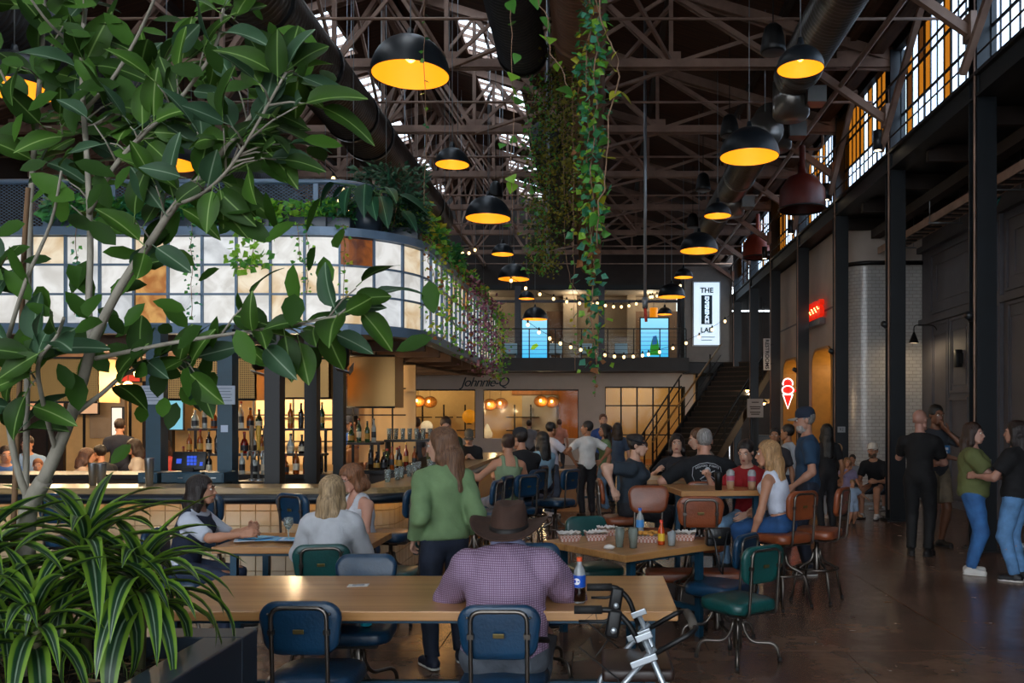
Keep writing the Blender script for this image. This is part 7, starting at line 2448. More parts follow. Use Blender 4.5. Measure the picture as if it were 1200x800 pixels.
def vine(label, pts, leaf, n, pal, nobj=0, spread=.05, stem_r=.004, seed=0, name='hanging_vine', cat='vine', straight=False, stemmat='vinestem', group=None, leafshape=1.0):
    random.seed(seed + 100)
    pts = [Vector(p) for p in pts]
    t = thing(name, label, cat, pts[0], group=group)
    path = []
    for a, b in zip(pts[:-1], pts[1:]):
        k = max(3, int((b - a).length / .12))
        for i in range(k):
            path.append(a.lerp(b, i / k) - pts[0] + Vector((random.gauss(0, spread * .3), random.gauss(0, spread * .3), 0)))
    path.append(pts[-1] - pts[0])
    m = MB(); m.tube(path, stem_r, 5); m.build('stem', M[stemmat], t)
    mats_ = [VG[i] if isinstance(i, int) else i for i in pal]
    mb = MB(); L = len(path)
    for k in range(n):
        f = (k + random.random()) / n * (L - 1); i = int(f); i = min(i, L - 2)
        p = path[i].lerp(path[i + 1], f - i) + Vector((random.gauss(0, spread), random.gauss(0, spread), random.gauss(0, spread * .4)))
        a = random.uniform(0, 2 * PI); sz = leaf * random.uniform(.6, 1.25)
        dv = Vector((math.cos(a), math.sin(a), random.uniform(-1.3, .1))).normalized()
        if k < nobj:
            idx = random.choice([q for q in pal if isinstance(q, int)])
            e = dv.to_track_quat('X', 'Z').to_euler()
            o = put('leaf', HL[idx], t, p, e, (sz / .1,) * 3); o.rotation_euler.rotate_axis('X', random.uniform(-.8, .8))
        else:
            u = dv.orthogonal().normalized(); u.rotate(Matrix.Rotation(random.uniform(-.9, .9), 3, dv)); nrm = dv.cross(u)
            w = sz * .45 * leafshape
            mb.add([p, p + dv * sz * .35 + u * w, p + dv * sz, p + dv * sz * .35 - u * w, p + dv * sz * .4 + nrm * sz * .08], [(0, 1, 4), (1, 2, 4), (2, 3, 4), (3, 0, 4)], random.randrange(len(mats_)))
    if mb.v:
        o = mb.build('foliage', mats_, t); o['kind'] = 'stuff'
    return t
# trough that the middle vines hang from (above the frame)
t = thing('hanging_trough', 'dark trough hung from the roof above the long vines', 'planter', (-.15, 7.0, 5.75))
m = MB(); m.bb(-.9, .7, -.25, .25, 0, .25, 0, .01); m.build('trough', M['planter'], t)
m = MB()
for x in (-.85, .65):
    m.tube([(x, 0, .25), (x, 0, 3.9)], .006, 5)
m.build('hanger_wires', M['galv'], t)
def V(px, py, d): return P(px, py, d)
top = lambda px, d: Vector(((px - VPX) * d / FPX, d, 5.8))
vine('long dense pothos garland hanging in the middle, brightest green', [top(690, 7), V(690, 0, 7), V(688, 120, 7), V(692, 240, 7), V(695, 330, 7), V(700, 432, 7)], .075, 520, [0, 1, 2, 5, 5, 2, 3, 4], 70, .055, .006, 1)
vine('second strand of pothos woven along the dense garland', [top(697, 6.9), V(700, 0, 6.9), V(697, 160, 6.9), V(693, 290, 6.9)], .08, 220, [0, 1, 2, 5, 1], 40, .06, .005, 2)
vine('reddish looping vine with single yellow leaves right of the garland', [top(695, 6.7), V(703, 20, 6.7), V(712, 45, 6.7), V(724, 63, 6.7), V(727, 90, 6.7), V(716, 120, 6.7), V(712, 170, 6.7), V(709, 200, 6.7), V(703, 235, 6.7), V(700, 290, 6.8)], .095, 14, [3, 0, 3, 1], 14, .03, .006, 3)
vine('thin vine with large heart leaves left of the dark open duct', [top(597, 6.8), V(598, 0, 6.8), V(600, 60, 6.8), V(603, 120, 6.8), V(598, 180, 6.8), V(600, 265, 6.8)], .1, 15, [1, 1, 0], 15, .03, .003, 4)
vine('vine with big light green leaves in front of the brown duct', [top(640, 6.4), V(632, 0, 6.4), V(640, 20, 6.4), V(640, 55, 6.4), V(655, 80, 6.4), V(668, 105, 6.4)], .11, 7, [0, 0, 1], 7, .03, .004, 5)
vine('thin green strand hanging over the large top lamp', [Vector((-2.0, 9.3, 7.7)), P(497, 0, 9.3), P(497, 60, 9.3), P(499, 150, 9.3), P(497, 240, 9.3)], .06, 26, [1, 2], 0, .02, .004, 6)
vine('thin strand with sparse leaves down past the right of the left screen', [Vector((-.35, 12, 6.75)), P(672, 190, 12), P(672, 330, 12), P(674, 435, 12)], .07, 46, [1, 0, 3], 0, .03, .004, 7)
vine('curly brown tendril hanging before the balcony glass', [Vector((-.5, 12.4, 6.75)), P(662, 290, 12.4), P(668, 330, 12.4), P(690, 360, 12.4), P(685, 390, 12.4)], .05, 10, [4, 1], 0, .02, .004, 8)
vine('lowest thin tail of the middle vines above the restaurant wall', [V(700, 420, 7), V(698, 440, 7), V(697, 465, 7)], .04, 10, [1, 4], 0, .015, .003, 9)
vine('bushy olive moss plant hanging from the brown duct, left strip', [Vector((-.75, 13.5, 7.15)), P(640, 120, 13.5), P(637, 230, 13.5), P(640, 320, 13.5)], .06, 2200, MOSS + [VG[1]], 0, .14, .006, 10, 'hanging_moss', 'plant')
vine('bushy olive moss plant hanging from the brown duct, right strip', [Vector((-.48, 12.5, 7.15)), P(660, 60, 12.5), P(664, 160, 12.5), P(668, 262, 12.5)], .055, 2200, MOSS, 0, .11, .006, 11, 'hanging_moss', 'plant')
vine('thin mossy fringe hanging left of the conduit', [Vector((-1.0, 13.0, 7.0)), P(622, 150, 13), P(620, 250, 13), P(626, 318, 13)], .08, 160, [MOSS[1], VG[1], VG[2]], 0, .07, .005, 12, 'hanging_moss', 'plant')
# vines over the platform panels
def over(s, z1, label, n, pal, seed, leaf=.055, spread=.04):
    p, nn = ppath(s, -.08)
    vine(label, [ppath(s, .1)[0] + Vector((0, 0, 4.05)), p + Vector((0, 0, 4.0)), p + Vector((.02, 0, 3.6)), p + Vector((0, 0, z1))], leaf, n, pal, 0, spread, .004, seed)
def s_at(px): return (px - VPX) * PYF / FPX - PX0
over(s_at(92), 2.95, 'thin dark vine over the left stone panels behind the tree', 50, [2, 1, 5], 20)
over(s_at(228), 2.9, 'dark leafy vine over the stone panels left of the tall ficus branch', 60, [2, 5, 1], 21)
over(s_at(362), 3.2, 'short fine vine over the stone panels left of the honey panel', 46, [1, 0, 2], 22)
over(s_at(352), 3.6, 'tiny vine beside the short fine vine on the panels', 26, [1, 0], 23)
over(LF + .35, 2.95, 'thin trailing vine in front of the rust coloured stone panel', 44, [0, 1, 3], 24)
over(s_at(295), 3.55, 'bright lime climbing plant tumbling over the top rim', 170, [0, 0, 1], 25, .1, .13)
random.seed(50)
# planters and plants along the rim
def bush(label, loc, r, n, leaf, pal, seed, name='rim_plant', cat='plant', shape=1.0, trough=True, up=.3):
    random.seed(seed)
    t = thing(name, label, cat, loc)
    if trough:
        m = MB(); m.bb(-r * .8, r * .8, -.13, .13, 0, .16, 0, .01); m.build('trough', M['planter'], t)
    mats_ = [VG[i] if isinstance(i, int) else i for i in pal]
    mb = MB()
    for k in range(n):
        a = random.uniform(0, 2 * PI); q = random.random() ** .6
        p = Vector((math.cos(a) * r * q, math.sin(a) * r * .5 * q, .1 + up * random.random()))
        dv = Vector((math.cos(a), math.sin(a) * .7 - .2, random.uniform(-.9, .9))).normalized(); sz = leaf * random.uniform(.6, 1.2)
        u = dv.orthogonal().normalized(); u.rotate(Matrix.Rotation(random.uniform(-1, 1), 3, dv)); w = sz * .42 * shape; nrm = dv.cross(u)
        mb.add([p, p + dv * sz * .4 + u * w, p + dv * sz, p + dv * sz * .4 - u * w, p + dv * sz * .4 + nrm * sz * .1], [(0, 1, 4), (1, 2, 4), (2, 3, 4), (3, 0, 4)], random.randrange(len(mats_)))
    o = mb.build('foliage', mats_, t); o['kind'] = 'stuff'
    m = MB()
    for k in range(5):
        a = random.uniform(0, 2 * PI); m.tube([(0, 0, .1), (math.cos(a) * r * .4, math.sin(a) * .1, .1 + up * .6)], .006, 5)
    o = m.build('stems', M['vinestem'], t); o['kind'] = 'stuff'
    return t
FERN = [mat('fern_green', '#2c6a3c', .5), mat('fern_mid', '#3f8a3f', .5)]
for i, (px, r, leaf, pal, lab) in enumerate([(70, .3, .16, FERN, 'feathery fern in the rim trough at far left'), (120, .25, .12, [2, 1], 'dark leafy plant in the rim trough behind the tree'), (165, .3, .2, [2, 2, 5], 'broad dark-leaved plant in the rim trough'),
                                   (215, .25, .1, [1, 2], 'low green plant in the rim trough left of the lime climber'), (292, .22, .12, [0, 0, 1], 'bright lime plant standing in the rim trough'), (355, .28, .08, [1, 0], 'small-leaved bushy plant in the rim trough'), (398, .22, .08, [1, 2], 'bushy plant in the rim trough by the curve')]):
    p, nn = ppath(s_at(px) if px < 390 else LF + .3, .28)
    bush(lab, p + Vector((0, 0, 3.99)), r, 240 if leaf < .15 else 130, leaf, pal, 60 + i, up=.28)
# big philodendron at the curve
def paddle(L, w, m_):
    mb = MB(); n = 8; vs = []; fs = []
    for i in range(n + 1):
        t = i / n; ww = w * (math.sin(PI * t ** .7) ** .8 if 0 < t < 1 else .01) * .5
        for u in (-1, -.5, 0, .5, 1):
            vs.append((t * L, u * ww, abs(u) * ww * .25 - .35 * t * t * L))
    for i in range(n):
        for j in range(4):
            a = i * 5 + j; fs.append((a, a + 1, a + 6, a + 5))
    mb.add(vs, fs, 0, True)
    return mb.mesh('leaf', m_)
PD = [paddle(.42, .22, mat_nodes('philodendron_leaf', leafnodes('#1d4a33', '#173b2a', '#6f9a7a'))), paddle(.38, .2, mat_nodes('philodendron_leaf_b', leafnodes('#24573a', '#1d4630', '#7aa583')))]
pc, nn = ppath(LF + LC * .42, .25)
t = thing('philodendron', 'big dark-leaved philodendron spilling over the curve of the platform', 'plant', pc + Vector((0, 0, 3.99)))
m = MB(); m.lathe([(0, 0), (.14, 0), (.2, .3), (.18, .3), (.13, .03)], 16); m.build('pot', M['planter'], t)
random.seed(91)
for i in range(17):
    a = -PI / 2 + (i - 8) * .28 + random.uniform(-.1, .1); L = random.uniform(.2, .5); zz = random.uniform(.15, .75) if i % 3 else random.uniform(-.1, .25)
    q = Vector((math.cos(a) * L, math.sin(a) * L * .6, .3 + zz * .5))
    m = MB(); m.tube([(0, 0, .28), Vector((0, 0, .35)) + q * .4, q], [.01, .008, .005], 6); m.build('leaf_stalk', mat('stalk_green', '#3f6a3a', .5), t)
    put('leaf', PD[i % 2], t, q, (random.uniform(-.5, .5), R(random.uniform(5, 65)), a), [random.uniform(.75, 1.1)] * 3)
bush('tall dark feathery asparagus fern behind the philodendron', ppath(LF + LC * .75, .35)[0] + Vector((0, 0, 3.99)), .45, 900, .12, [mat('fern_dark', '#183f2c', .6), mat('fern_dark2', '#23513a', .6)], 71, shape=.5, up=.85)
for i, (ds, r, leaf, pal, up_, lab) in enumerate([(.25, .4, .13, [2, 1, 3, 0], .55, 'mixed green shrub on the platform side nearest the curve'), (1.3, .5, .12, [1, 0, 3, 2], .5, 'yellow-green shrub on the platform side'), (2.9, .45, .12, [1, 2], .45, 'dark green shrub midway along the platform side'),
                                        (4.6, .45, .1, [1, 0, 2], .35, 'green shrub above the mauve flowers'), (6.2, .4, .1, [1, 2, 3], .35, 'green shrub at the far end of the platform side')]):
    p, nn = ppath(LF + LC + ds, .25)
    o = bush(lab, p + Vector((0, 0, 3.99)), r, 420, leaf, pal, 80 + i, up=up_); o.rotation_euler.z = R(90)
for i, (ds, z1, n, pal, sp_, lf, lab) in enumerate([(-.25, 2.75, 110, [0, 1, 4, 3], .09, .07, 'trailing vine at the end of the curved panels'), (.35, 2.8, 120, [1, 0, 3], .08, .07, 'second trailing vine down the platform side'), (1.1, 2.8, 120, [1, 0, 4], .09, .07, 'third trailing vine down the platform side'),
                                              (2.0, 2.75, 120, [1, 4, 0], .09, .07, 'fourth trailing vine down the platform side with rusty leaves'), (3.1, 2.7, 330, FLW, .12, .07, 'mauve flower garland down the platform side, nearest one'), (3.9, 2.7, 120, [1, 0], .09, .07, 'green strand between the mauve flower garlands'),
                                              (4.6, 2.6, 330, FLW, .12, .07, 'second mauve flower garland down the platform side'), (5.6, 2.6, 330, [FLW[0], FLW[2], VG[1]], .12, .08, 'plum flower garland near the far platform end'), (6.6, 2.55, 200, [1, 0, 3], .1, .08, 'green trailing vine at the far platform end'), (7.7, 2.72, 140, [1, 0], .1, .08, 'long green vine hanging at the platform end corner')]):
    p, nn = ppath(LF + LC + ds, -.1)
    vine(lab, [ppath(LF + LC + ds, .1)[0] + Vector((0, 0, 4.1)), p + Vector((0, 0, 4.0)), p + Vector((.03, .05, 3.4)), p + Vector((0, 0, z1))], lf, n, pal, 0, sp_, .005, 40 + i)
# ================================================================ things on the tables
def bottle_thing(name, label, x, y, z, prof, matb, cap, capz, labelband=None, liquid=None, capr=.015):
    t = thing(name, label, 'bottle', (x, y, z))
    m = MB(); m.lathe(prof, 20); m.build('bottle_body', matb, t)
    m = MB(); m.lathe([(capr, capz), (capr, capz + .022), (0, capz + .022)], 14); m.build('cap', cap, t)
    if labelband:
        m = MB(); m.lathe([(labelband[2], labelband[0]), (labelband[2], labelband[1])], 20); m.build('label', labelband[3], t)
    if liquid:
        m = MB(); m.lathe([(0, .004)] + [(r + .0006, zz) for r, zz in prof if .004 < zz < liquid[0]] + [(.0325, liquid[0])] + [(0, liquid[0])], 18); m.build('liquid', liquid[1], t)
    return t
PET = mat('clear_plastic', '#cdd5d9', .07, trans=.6)
PETP = [(0, 0), (.028, 0), (.033, .012), (.034, .06), (.031, .08), (.034, .095), (.034, .15), (.028, .18), (.0135, .208), (.0125, .225)]
M['labelblue'] = mat('label_blue', '#1550b8', .35)
p = P(679, 705, 4.62)
b = bottle_thing('cola_bottle', 'cola bottle with blue label and orange cap by the hat man', p.x, 4.62, .752, PETP, PET, mat('cap_orange', '#d8501e', .4), .225, (.088, .152, .0346, M['labelblue']), (.085, mat('cola', '#1a0906', .1)))
m = MB()
def disc(mb, cx, cz, r, mi, a0=0, a1=360, y=-.0352):
    n = 14
    pts = [(cx + r * math.cos(R(a0 + (a1 - a0) * i / n)), cz + r * math.sin(R(a0 + (a1 - a0) * i / n))) for i in range(n + 1)]
    rr = .0352
    mb.add([(x, -math.sqrt(max(rr * rr - x * x, 0)) - (-.0352 - y) * -1, zz) for x, zz in [(cx, cz)] + pts], [(0, i, i + 1) for i in range(1, n + 1)], mi)
disc(m, -.014, .12, .018, 0); m.build('logo_white', mat('logo_white', '#e6e8ee', .4), b)
m = MB(); disc(m, -.014, .122, .0155, 0, 8, 172, -.0356); m.build('logo_red', mat('logo_red', '#b8202c', .4), b)
m = MB(); disc(m, -.014, .118, .0155, 0, 188, 352, -.0356); m.build('logo_blue', M['labelblue'], b)
# water bottle, hot sauce, cups, baskets on the cornerwise table
p = P(750, 640, 7.15)
bottle_thing('water_bottle', 'water bottle with blue cap and blue label behind the hot sauce', p.x, 7.15, .752, PETP, PET, mat('cap_blue', '#2a5fc0', .4), .225, (.088, .15, .0346, mat('label_water', '#3f86c8', .4)))
p = P(775, 640, 6.75)
bottle_thing('sauce_bottle', 'orange hot sauce bottle with yellow label and red cap', p.x, 6.75, .752, [(0, 0), (.026, 0), (.028, .01), (.028, .11), (.018, .14), (.011, .16), (.011, .175)], mat('hot_sauce', '#b8400f', .2), mat('cap_redorange', '#d83a1c', .4), .172, (.03, .09, .0285, mat('label_yellow', '#d8b02c', .5)), None, .014)
me_pc = MB().lathe([(0, 0), (.03, 0), (.033, .06), (.036, .065), (.04, .15), (.037, .15), (.03, .01), (0, .008)], 18)
CUPM = mat('ribbed_plastic', '#a8b3aa', .15, trans=.6)
for i, (px, d) in enumerate([(726, 6.62), (742, 6.58)]):
    p = P(px, 640, d)
    t = thing('plastic_tumbler', ['greenish ribbed plastic tumbler on the basket table, left of two', 'greenish ribbed plastic tumbler on the basket table, right of two'][i], 'cup', (p.x, d, .752))
    put('cup_body', me_pc.mesh('cup_body', CUPM) if i == 0 else bpy.data.meshes['cup_body'], t)
    m = MB(); m.tube([(.039 * math.cos(a), .039 * math.sin(a), .15) for a in [2 * PI * k / 18 for k in range(18)]], .0025, 5, closed=True); m.build('rim', CUPM, t)
p = P(787, 640, 6.7)
t = thing('ice_cup', 'small clear plastic cup of ice beside the hot sauce', 'cup', (p.x, 6.7, .752))
m = MB(); m.lathe([(0, 0), (.028, 0), (.036, .11), (.034, .11), (.026, .006)], 16); m.build('cup_body', PET, t)
m = MB()
random.seed(2)
for k in range(9):
    m.box((random.uniform(-.016, .016), random.uniform(-.016, .016), .02 + .011 * k), (.018, .018, .018), (random.random(), random.random(), random.random()), 0, .003)
o = m.build('ice', mat('ice', '#d9e2ea', .1, trans=.6), t); o['kind'] = 'stuff'
M['paperw'] = mat('white_paper', '#cfcac4', .8, var=.05, bump=.4, bscale=30)
def gingham(nt, b):
    tc = nt.nodes.new('ShaderNodeTexCoord')
    ck = nt.nodes.new('ShaderNodeTexChecker'); ck.inputs['Scale'].default_value = 70
    ck.inputs['Color1'].default_value = (*lin('#d2c4bd'), 1); ck.inputs['Color2'].default_value = (*lin('#b0705f'), 1)
    nt.links.new(tc.outputs['Object'], ck.inputs['Vector']); nt.links.new(ck.outputs[0], b.inputs['Base Color']); b.inputs['Roughness'].default_value = .8
M['gingham'] = mat_nodes('gingham_paper', gingham)
def tray(label, px, d, rz, w=.2, food=None):
    p = P(px, 640, d)
    t = thing('snack_basket', label, 'basket', (p.x, d, .752), R(rz))
    m = MB()
    b0 = [(-w * .38, -.05), (w * .38, -.05), (w * .38, .05), (-w * .38, .05)]; t0 = [(-w * .5, -.075), (w * .5, -.075), (w * .5, .075), (-w * .5, .075)]
    vs = [(x, y, .0) for x, y in b0] + [(x, y, .055) for x, y in t0]
    m.add(vs, [(0, 1, 2, 3), (0, 1, 5, 4), (1, 2, 6, 5), (2, 3, 7, 6), (3, 0, 4, 7)]); m.build('tray', M['gingham'], t)
    m = MB(); n = 14; random.seed(int(px))
    vs = []; fs = []
    for i in range(n + 1):
        for j in range(7):
            u, v = i / n - .5, j / 6 - .5
            edge = max(abs(u), abs(v)) * 2
            vs.append((u * w * 1.05, v * .17, .048 + .03 * edge ** 3 * random.uniform(.5, 1.1) + random.uniform(-.006, .006)))
    for i in range(n):
        for j in range(6):
            a = i * 7 + j; fs.append((a, a + 1, a + 8, a + 7))
    m.add(vs, fs, 0, True); m.build('paper_liner', M['paperw'], t)
    if food:
        m = MB()
        for k in range(12):
            m.ell((random.uniform(-w * .4, w * .4), random.uniform(-.05, .05), .06 + random.uniform(0, .02)), (.03, .02, .016), 8, 6)
        o = m.build('fries', mat('fried_food', '#c48a3a', .7, var=.3, scale=20), t); o['kind'] = 'stuff'
tray('leftmost checked paper tray with white liner on the cornerwise table', 667, 6.95, 12, .18)
tray('second checked paper tray with crumpled white liner', 698, 7.0, 8, .18)
tray('checked paper tray behind the tumblers with raised liner', 712, 7.3, 5, .17)
tray('tray of golden fried food behind the sauce bottle', 757, 6.9, -5, .24, True)
tray('checked paper tray right of the ice cup', 803, 7.0, -8, .17)
t = thing('napkin', 'crumpled white napkin in front of the tumblers', 'napkin', tuple(P(714, 0, 6.5).xy) + (.77,))
m = MB(); random.seed(5); m.ell((0, 0, 0), (.045, .03, .02), 12, 8); m.v = [(v[0] * random.uniform(.8, 1.2), v[1] * random.uniform(.8, 1.2), v[2] * random.uniform(.7, 1.3)) for v in m.v]; m.build('crumpled_sheet', M['paperw'], t)
# black handbag with chain strap
p = P(841, 625, 6.7)
t = thing('handbag', 'small black handbag with hanging strap on the table corner', 'bag', (p.x, 6.7, .752), R(10))
BAGM = mat('black_leather', '#0d0d10', .3, bump=.15, bscale=60)
m = MB(); m.box((0, 0, .07), (.2, .08, .14), None, 0, .02); m.build('bag_body', BAGM, t)
m = MB(); m.box((0, -.03, .1), (.195, .03, .09), (R(-6), 0, 0), 0, .012); m.build('flap', BAGM, t)
m = MB(); m.box((0, -.05, .07), (.02, .006, .014)); m.build('clasp', mat('brass', '#9a7a3a', .3, .8), t)
m = MB(); m.tube([(-.1, 0, .12), (-.09, -.06, .14), (-.06, -.12, .05), (-.05, -.14, -.06), (-.03, -.15, -.17), (-.01, -.15, -.2), (.0, -.13, -.1), (.06, -.06, .1), (.1, 0, .13)], .008, 6); m.build('strap', BAGM, t)
# iced drinks on the high table
for i, (px, d) in enumerate([(856, 8.3), (881, 8.25)]):
    p = P(px, 565, d)
    t = thing('iced_drink', ['iced coffee in a clear domed cup, left one by the black tumbler', 'iced coffee in a clear domed cup, right one in front of the red tee'][i], 'drink', (p.x, d, 1.062))
    m = MB(); m.lathe([(0, 0), (.034, 0), (.042, .14), (.04, .14), (.032, .005)], 16); m.build('cup_body', PET, t)
    m = MB(); m.lathe([(0, -.0005), (.0345, -.0005), (.0392, .078), (0, .078)], 16); m.build('coffee', mat('milky_coffee', '#a98263', .4), t)
    m = MB(); m.lathe([(.043, .14), (.04, .17), (.025, .19), (0, .195)], 16); m.build('dome_lid', PET, t)
    m = MB(); m.lathe([(.0405, .085), (.0425, .13)], 16); m.build('pink_band', mat('pink_label', '#a84a62', .5), t)
p = P(842, 565, 8.2)
t = thing('black_tumbler', 'black insulated tumbler beside the left iced coffee', 'cup', (p.x, 8.2, 1.062))
m = MB(); m.lathe([(0, 0), (.032, 0), (.04, .15), (.038, .16), (0, .16)], 16); m.build('cup_body', M['black'], t)
m = MB(); m.lathe([(.041, .155), (.041, .17), (0, .172)], 16); m.build('lid', M['rubber'], t)
# papers, wine glass on the paper table
PB = [mat('paper_blue', '#3f86c0', .6), mat('paper_pale', '#b8c8da', .6), mat('paper_cyan', '#5fb0d8', .6)]
random.seed(14)
for i in range(9):
    t = thing('leaflet', 'blue printed leaflet lying on the paper table', 'leaflet', (-2.88 + random.uniform(0, .7), 6.8 + random.uniform(0, .45), .752 + .004 * i), R(random.uniform(-25, 25)), 'leaflets spread on the paper table')
    m = MB(); m.box((0, 0, .0015), (.26, .17, .003)); m.build('sheet', PB[i % 3], t)
    m = MB(); m.box((-.05, 0, .0034), (.1, .1, .0006)); m.build('print', PB[(i + 1) % 3], t)
p = P(338, 635, 6.85)
t = thing('wine_glass', 'stemmed wine glass on the paper table beside the blonde woman', 'glass', (p.x, 6.85, .77))
m = MB(); m.lathe([(0, 0), (.034, 0), (.034, .003), (.005, .008), (.004, .085), (.02, .1), (.038, .13), (.036, .185), (.034, .185), (.036, .13), (.0, .1)], 18); m.build('glass_body', M['cupglass'], t)
m = MB(); m.lathe([(0, .104), (.022, .112), (.034, .13), (0, .13)], 16); m.build('white_wine', mat('white_wine', '#d9cf9c', .1, trans=.6), t)
t = thing('coaster', 'small white coaster card on the long front table', 'card', tuple(P(420, 0, 5.1).xy) + (.752,), R(8))
m = MB(); m.box((0, 0, .001), (.12, .08, .002)); m.build('card', M['paperw'], t)
m = MB(); m.box((0, 0, .0024), (.07, .04, .0006)); m.build('print', mat('card_print', '#8c8f94', .7), t)
# turquoise bottle and brown bag on the sideways chair
p = P(426, 733, 4.72)
t = thing('kids_bottle', 'turquoise drinking bottle on the chair seat under the long table', 'bottle', (-1.43, 5.28, .47))
m = MB(); m.lathe([(0, 0), (.034, 0), (.036, .02), (.034, .07), (.026, .09), (.022, .1)], 16); m.build('bottle_body', mat('turquoise_plastic', '#1fa3b8', .35), t)
m = MB(); m.lathe([(.024, .1), (.024, .12), (.01, .13), (.01, .15), (0, .15)], 14); m.build('spout', mat('pink_spout', '#a8607a', .5), t)
t = thing('shoulder_bag', 'brown patterned leather bag on the chair seat under the long table', 'bag', (-1.6, 5.3, .47), R(10))
m = MB(); m.box((0, 0, .075), (.24, .12, .15), None, 0, .035); m.build('bag_body', mat('brown_pattern', '#6b3a1c', .55, hex2='#2a1810', scale=18), t)
m = MB(); m.tube([(-.09, 0, .14), (-.06, .0, .2), (.06, 0, .2), (.09, 0, .14)], .008, 6); m.build('handle', mat('bag_handle', '#4a2a16', .5), t)
# phone and cup in hands on the right
t = thing('clear_cup', 'clear cup held by the woman in the olive tee', 'cup', tuple(P(1158, 545, 9.55)))
m = MB(); m.lathe([(0, -.05), (.028, -.05), (.036, .06), (.034, .06), (.026, -.045)], 14); m.build('cup_body', PET, t)
m = MB(); m.lathe([(.037, .06), (.035, .07), (0, .072)], 14); m.build('lid', PET, t)

# ================================================================ rollator walker beside the hat man
ALU = mat('silver_aluminium', '#aeb6bd', .3, .7)
t = thing('walker', 'silver and black wheeled walker with dark seat beside the hat man', 'walker', (.2, 3.9, 0))
O = Vector((.2, 3.9, 0))
YN, YF = 3.68, 4.12
sides = []
for y, gx0, gx1, gz in ((YN, -.10, .07, .925), (YF, -.05, .09, .935)):
    L = lambda *p: Vector(p) - O
    m = MB(); m.tube([L(gx0, y, gz), L(gx0 + .12, y, gz)], .018, 10); m.build('hand_grip', M['rubber'], t)
    m = MB(); m.tube(fillet([L(gx0 + .1, y, gz), L(gx1, y, gz), L(gx1 + .06, y, gz - .05), L(.2, y, .75)], .05), .0125, 8); m.build('handle_tube', M['black'], t)
    m = MB(); m.tube(fillet([L(gx0 + .02, y, gz - .05), L(gx1 - .03, y, gz - .05), L(gx1 + .0, y, gz - .02)], .02), .007, 6); lv = m.build('brake_lever', M['black'], t)
    m = MB(); m.box(L(gx1, y, gz - .06), (.06, .04, .12), (0, R(10), 0), 0, .012); bh = m.build('brake_housing', M['black'], t)
    m = MB(); m.lathe([(0, .004), (.014, .004), (.014, 0)], 12, L(gx1, y - .022, gz - .085), rot=(R(90), 0, 0)); m.build('badge', ALU, bh)
    m = MB(); m.tube([L(gx1, y, gz - .1), L(gx1 - .08, y - .02, gz - .2), L(gx1 - .1, y, gz - .12), L(gx1 - .15, y, gz - .16), L(gx1 + .02, y, gz - .3), L(.1, y, .5)], .004, 5); m.build('brake_cable', M['black'], t)
    m = MB(); m.tube([L(.25, y, .76), L(.02, y, .5), L(-.1, y, .12)], .0135, 8); m.build('leg', ALU, t)
    m = MB(); m.tube([L(.2, y, .8), L(.33, y, .5), L(.42, y, .12)], .0135, 8); m.build('leg', ALU, t)
    m = MB(); m.box(L(.2, y - .016, .708), (.12, .01, .03), (0, R(-21), 0), 0, .004); m.build('hinge_plate', ALU, t)
    m = MB(); m.box(L(.2, y - .016, .812), (.075, .01, .03), (0, R(-21), 0), 0, .004); m.build('hinge_plate', ALU, t)
    for x, z in ((-.1, .1), (.42, .1)):
        m = MB(); m.lathe([(0, .02), (.085, .02), (.1, .012), (.1, -.012), (.085, -.02), (0, -.02)], 20, L(x, y, .1), rot=(R(90), 0, 0)); wl = m.build('wheel', M['rubber'], t)
        m = MB(); m.lathe([(0, .024), (.03, .024), (.03, -.024), (0, -.024)], 12, L(x, y, .1), rot=(R(90), 0, 0)); m.build('hub', ALU, wl)
L = lambda *p: Vector(p) - O
m = MB(); m.box(L(.18, 3.9, .625), (.32, .36, .06), None, 0, .02); m.build('seat', mat('brown_seat_vinyl', '#2a1c17', .4), t)
m = MB(); m.tube(fillet([L(.22, YN, .72), L(.4, YN, .82), L(.43, YN + .05, .83), L(.43, YF - .05, .83), L(.4, YF, .82), L(.22, YF, .72)], .07), .0125, 8); m.build('back_strap_bar', M['black'], t)
m = MB(); m.tube([L(.425, YN + .08, .83), L(.43, 3.9, .835), L(.425, YF - .08, .83)], .021, 8); m.build('back_pad', mat('foam_grey', '#4c463f', .7), t)
m = MB(); m.bb(-.02, .02, YN - O.y, YF - O.y, .4, .43); m.build('cross_bar', ALU, t)
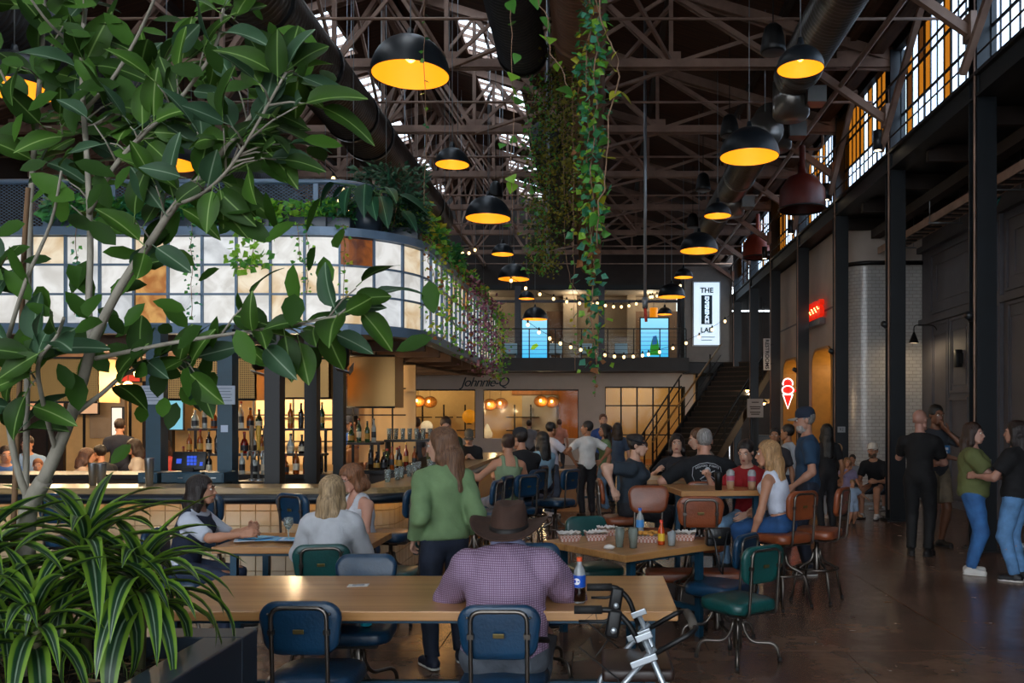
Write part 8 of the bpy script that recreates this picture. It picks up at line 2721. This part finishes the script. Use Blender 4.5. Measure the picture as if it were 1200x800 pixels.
# ================================================================ stalls beyond the bar at the left
t = struct(MB().bb(-14, -6.0, 19.6, 19.8, 0, 3.4).build('wall_stall', M['warmwall']))
for i, (x0, x1, z0, z1, m_) in enumerate([(-13.4, -12.2, 0, 3.2, 'darkwood'), (-11.6, -10.8, 1.3, 2.5, 'office'), (-10.4, -9.7, 0, 2.6, 'darkwood'), (-9.2, -8.2, 1.5, 2.6, 'cream'), (-7.8, -7.2, 0, 3.0, 'darkwood')]):
    MB().bb(x0, x1, 19.5, 19.6, z0, z1).build('wall_panel', M[m_], t)
for i, (px, py, d, w, h, hx, em, lab) in enumerate([(55, 468, 18.5, .8, .5, '#d9a07a', .5, 'orange lit menu panel behind the tree trunk'), (98, 462, 19.0, .7, .9, '#e2b894', .45, 'pale orange lit panel right of the trunk'), (152, 442, 18.0, .5, .22, '#c0392b', .7, 'small red lit sign beyond the bar at left'),
                                               (200, 480, 18.5, .6, .9, '#5fa8c8', .8, 'pale blue lit screen left of the bottle shelf'), (138, 505, 17.5, .25, 1.0, '#cfd6de', .5, 'narrow white lit column beyond the bar')]):
    p = P(px, py, d)
    t = thing('menu_screen', lab, 'screen', p)
    m = MB(); m.box((0, 0, 0), (w, .05, h), None, 0, .005); m.build('case', M['black'], t)
    m = MB(); m.box((0, -.03, 0), (w - .05, .01, h - .05)); m.build('lit_face', mat('panel_' + hx[1:], hx, emit=em), t)
    m = MB(); m.box((0, .02, -(p.z + h / 2) / 2 - 0), (.05, .03, max(.1, p.z - h / 2 + h / 2 - .0))); m.build('stand', M['black'], t)
for i, (px, py, d) in enumerate([(34, 452, 15.5), (70, 448, 16), (110, 446, 15), (150, 452, 16.5), (190, 447, 15.2)]):
    p = P(px, py, d)
    t = thing('globe_lamp', ['first', 'second', 'third', 'fourth', 'fifth'][i] + ' warm globe lamp from the left beyond the bar', 'lamp', p)
    m = MB(); m.ell((0, 0, 0), (.09, .09, .09), 12, 8); m.build('globe', M['bulbwarm'], t)
    m = MB(); m.tube([(0, 0, .08), (0, 0, 2.81 - p.z)], .008, 5); m.build('cord', M['black'], t)
    lightpt('lamp_light', (0, -.15, -.1), 30, parent=t)
table('table with diners beyond the bar at far left', -8.6, 12.7, 2.2, .7, .75)
table('second table with diners beyond the bar behind the trunk', -7.4, 13.9, 1.6, .7, .75)
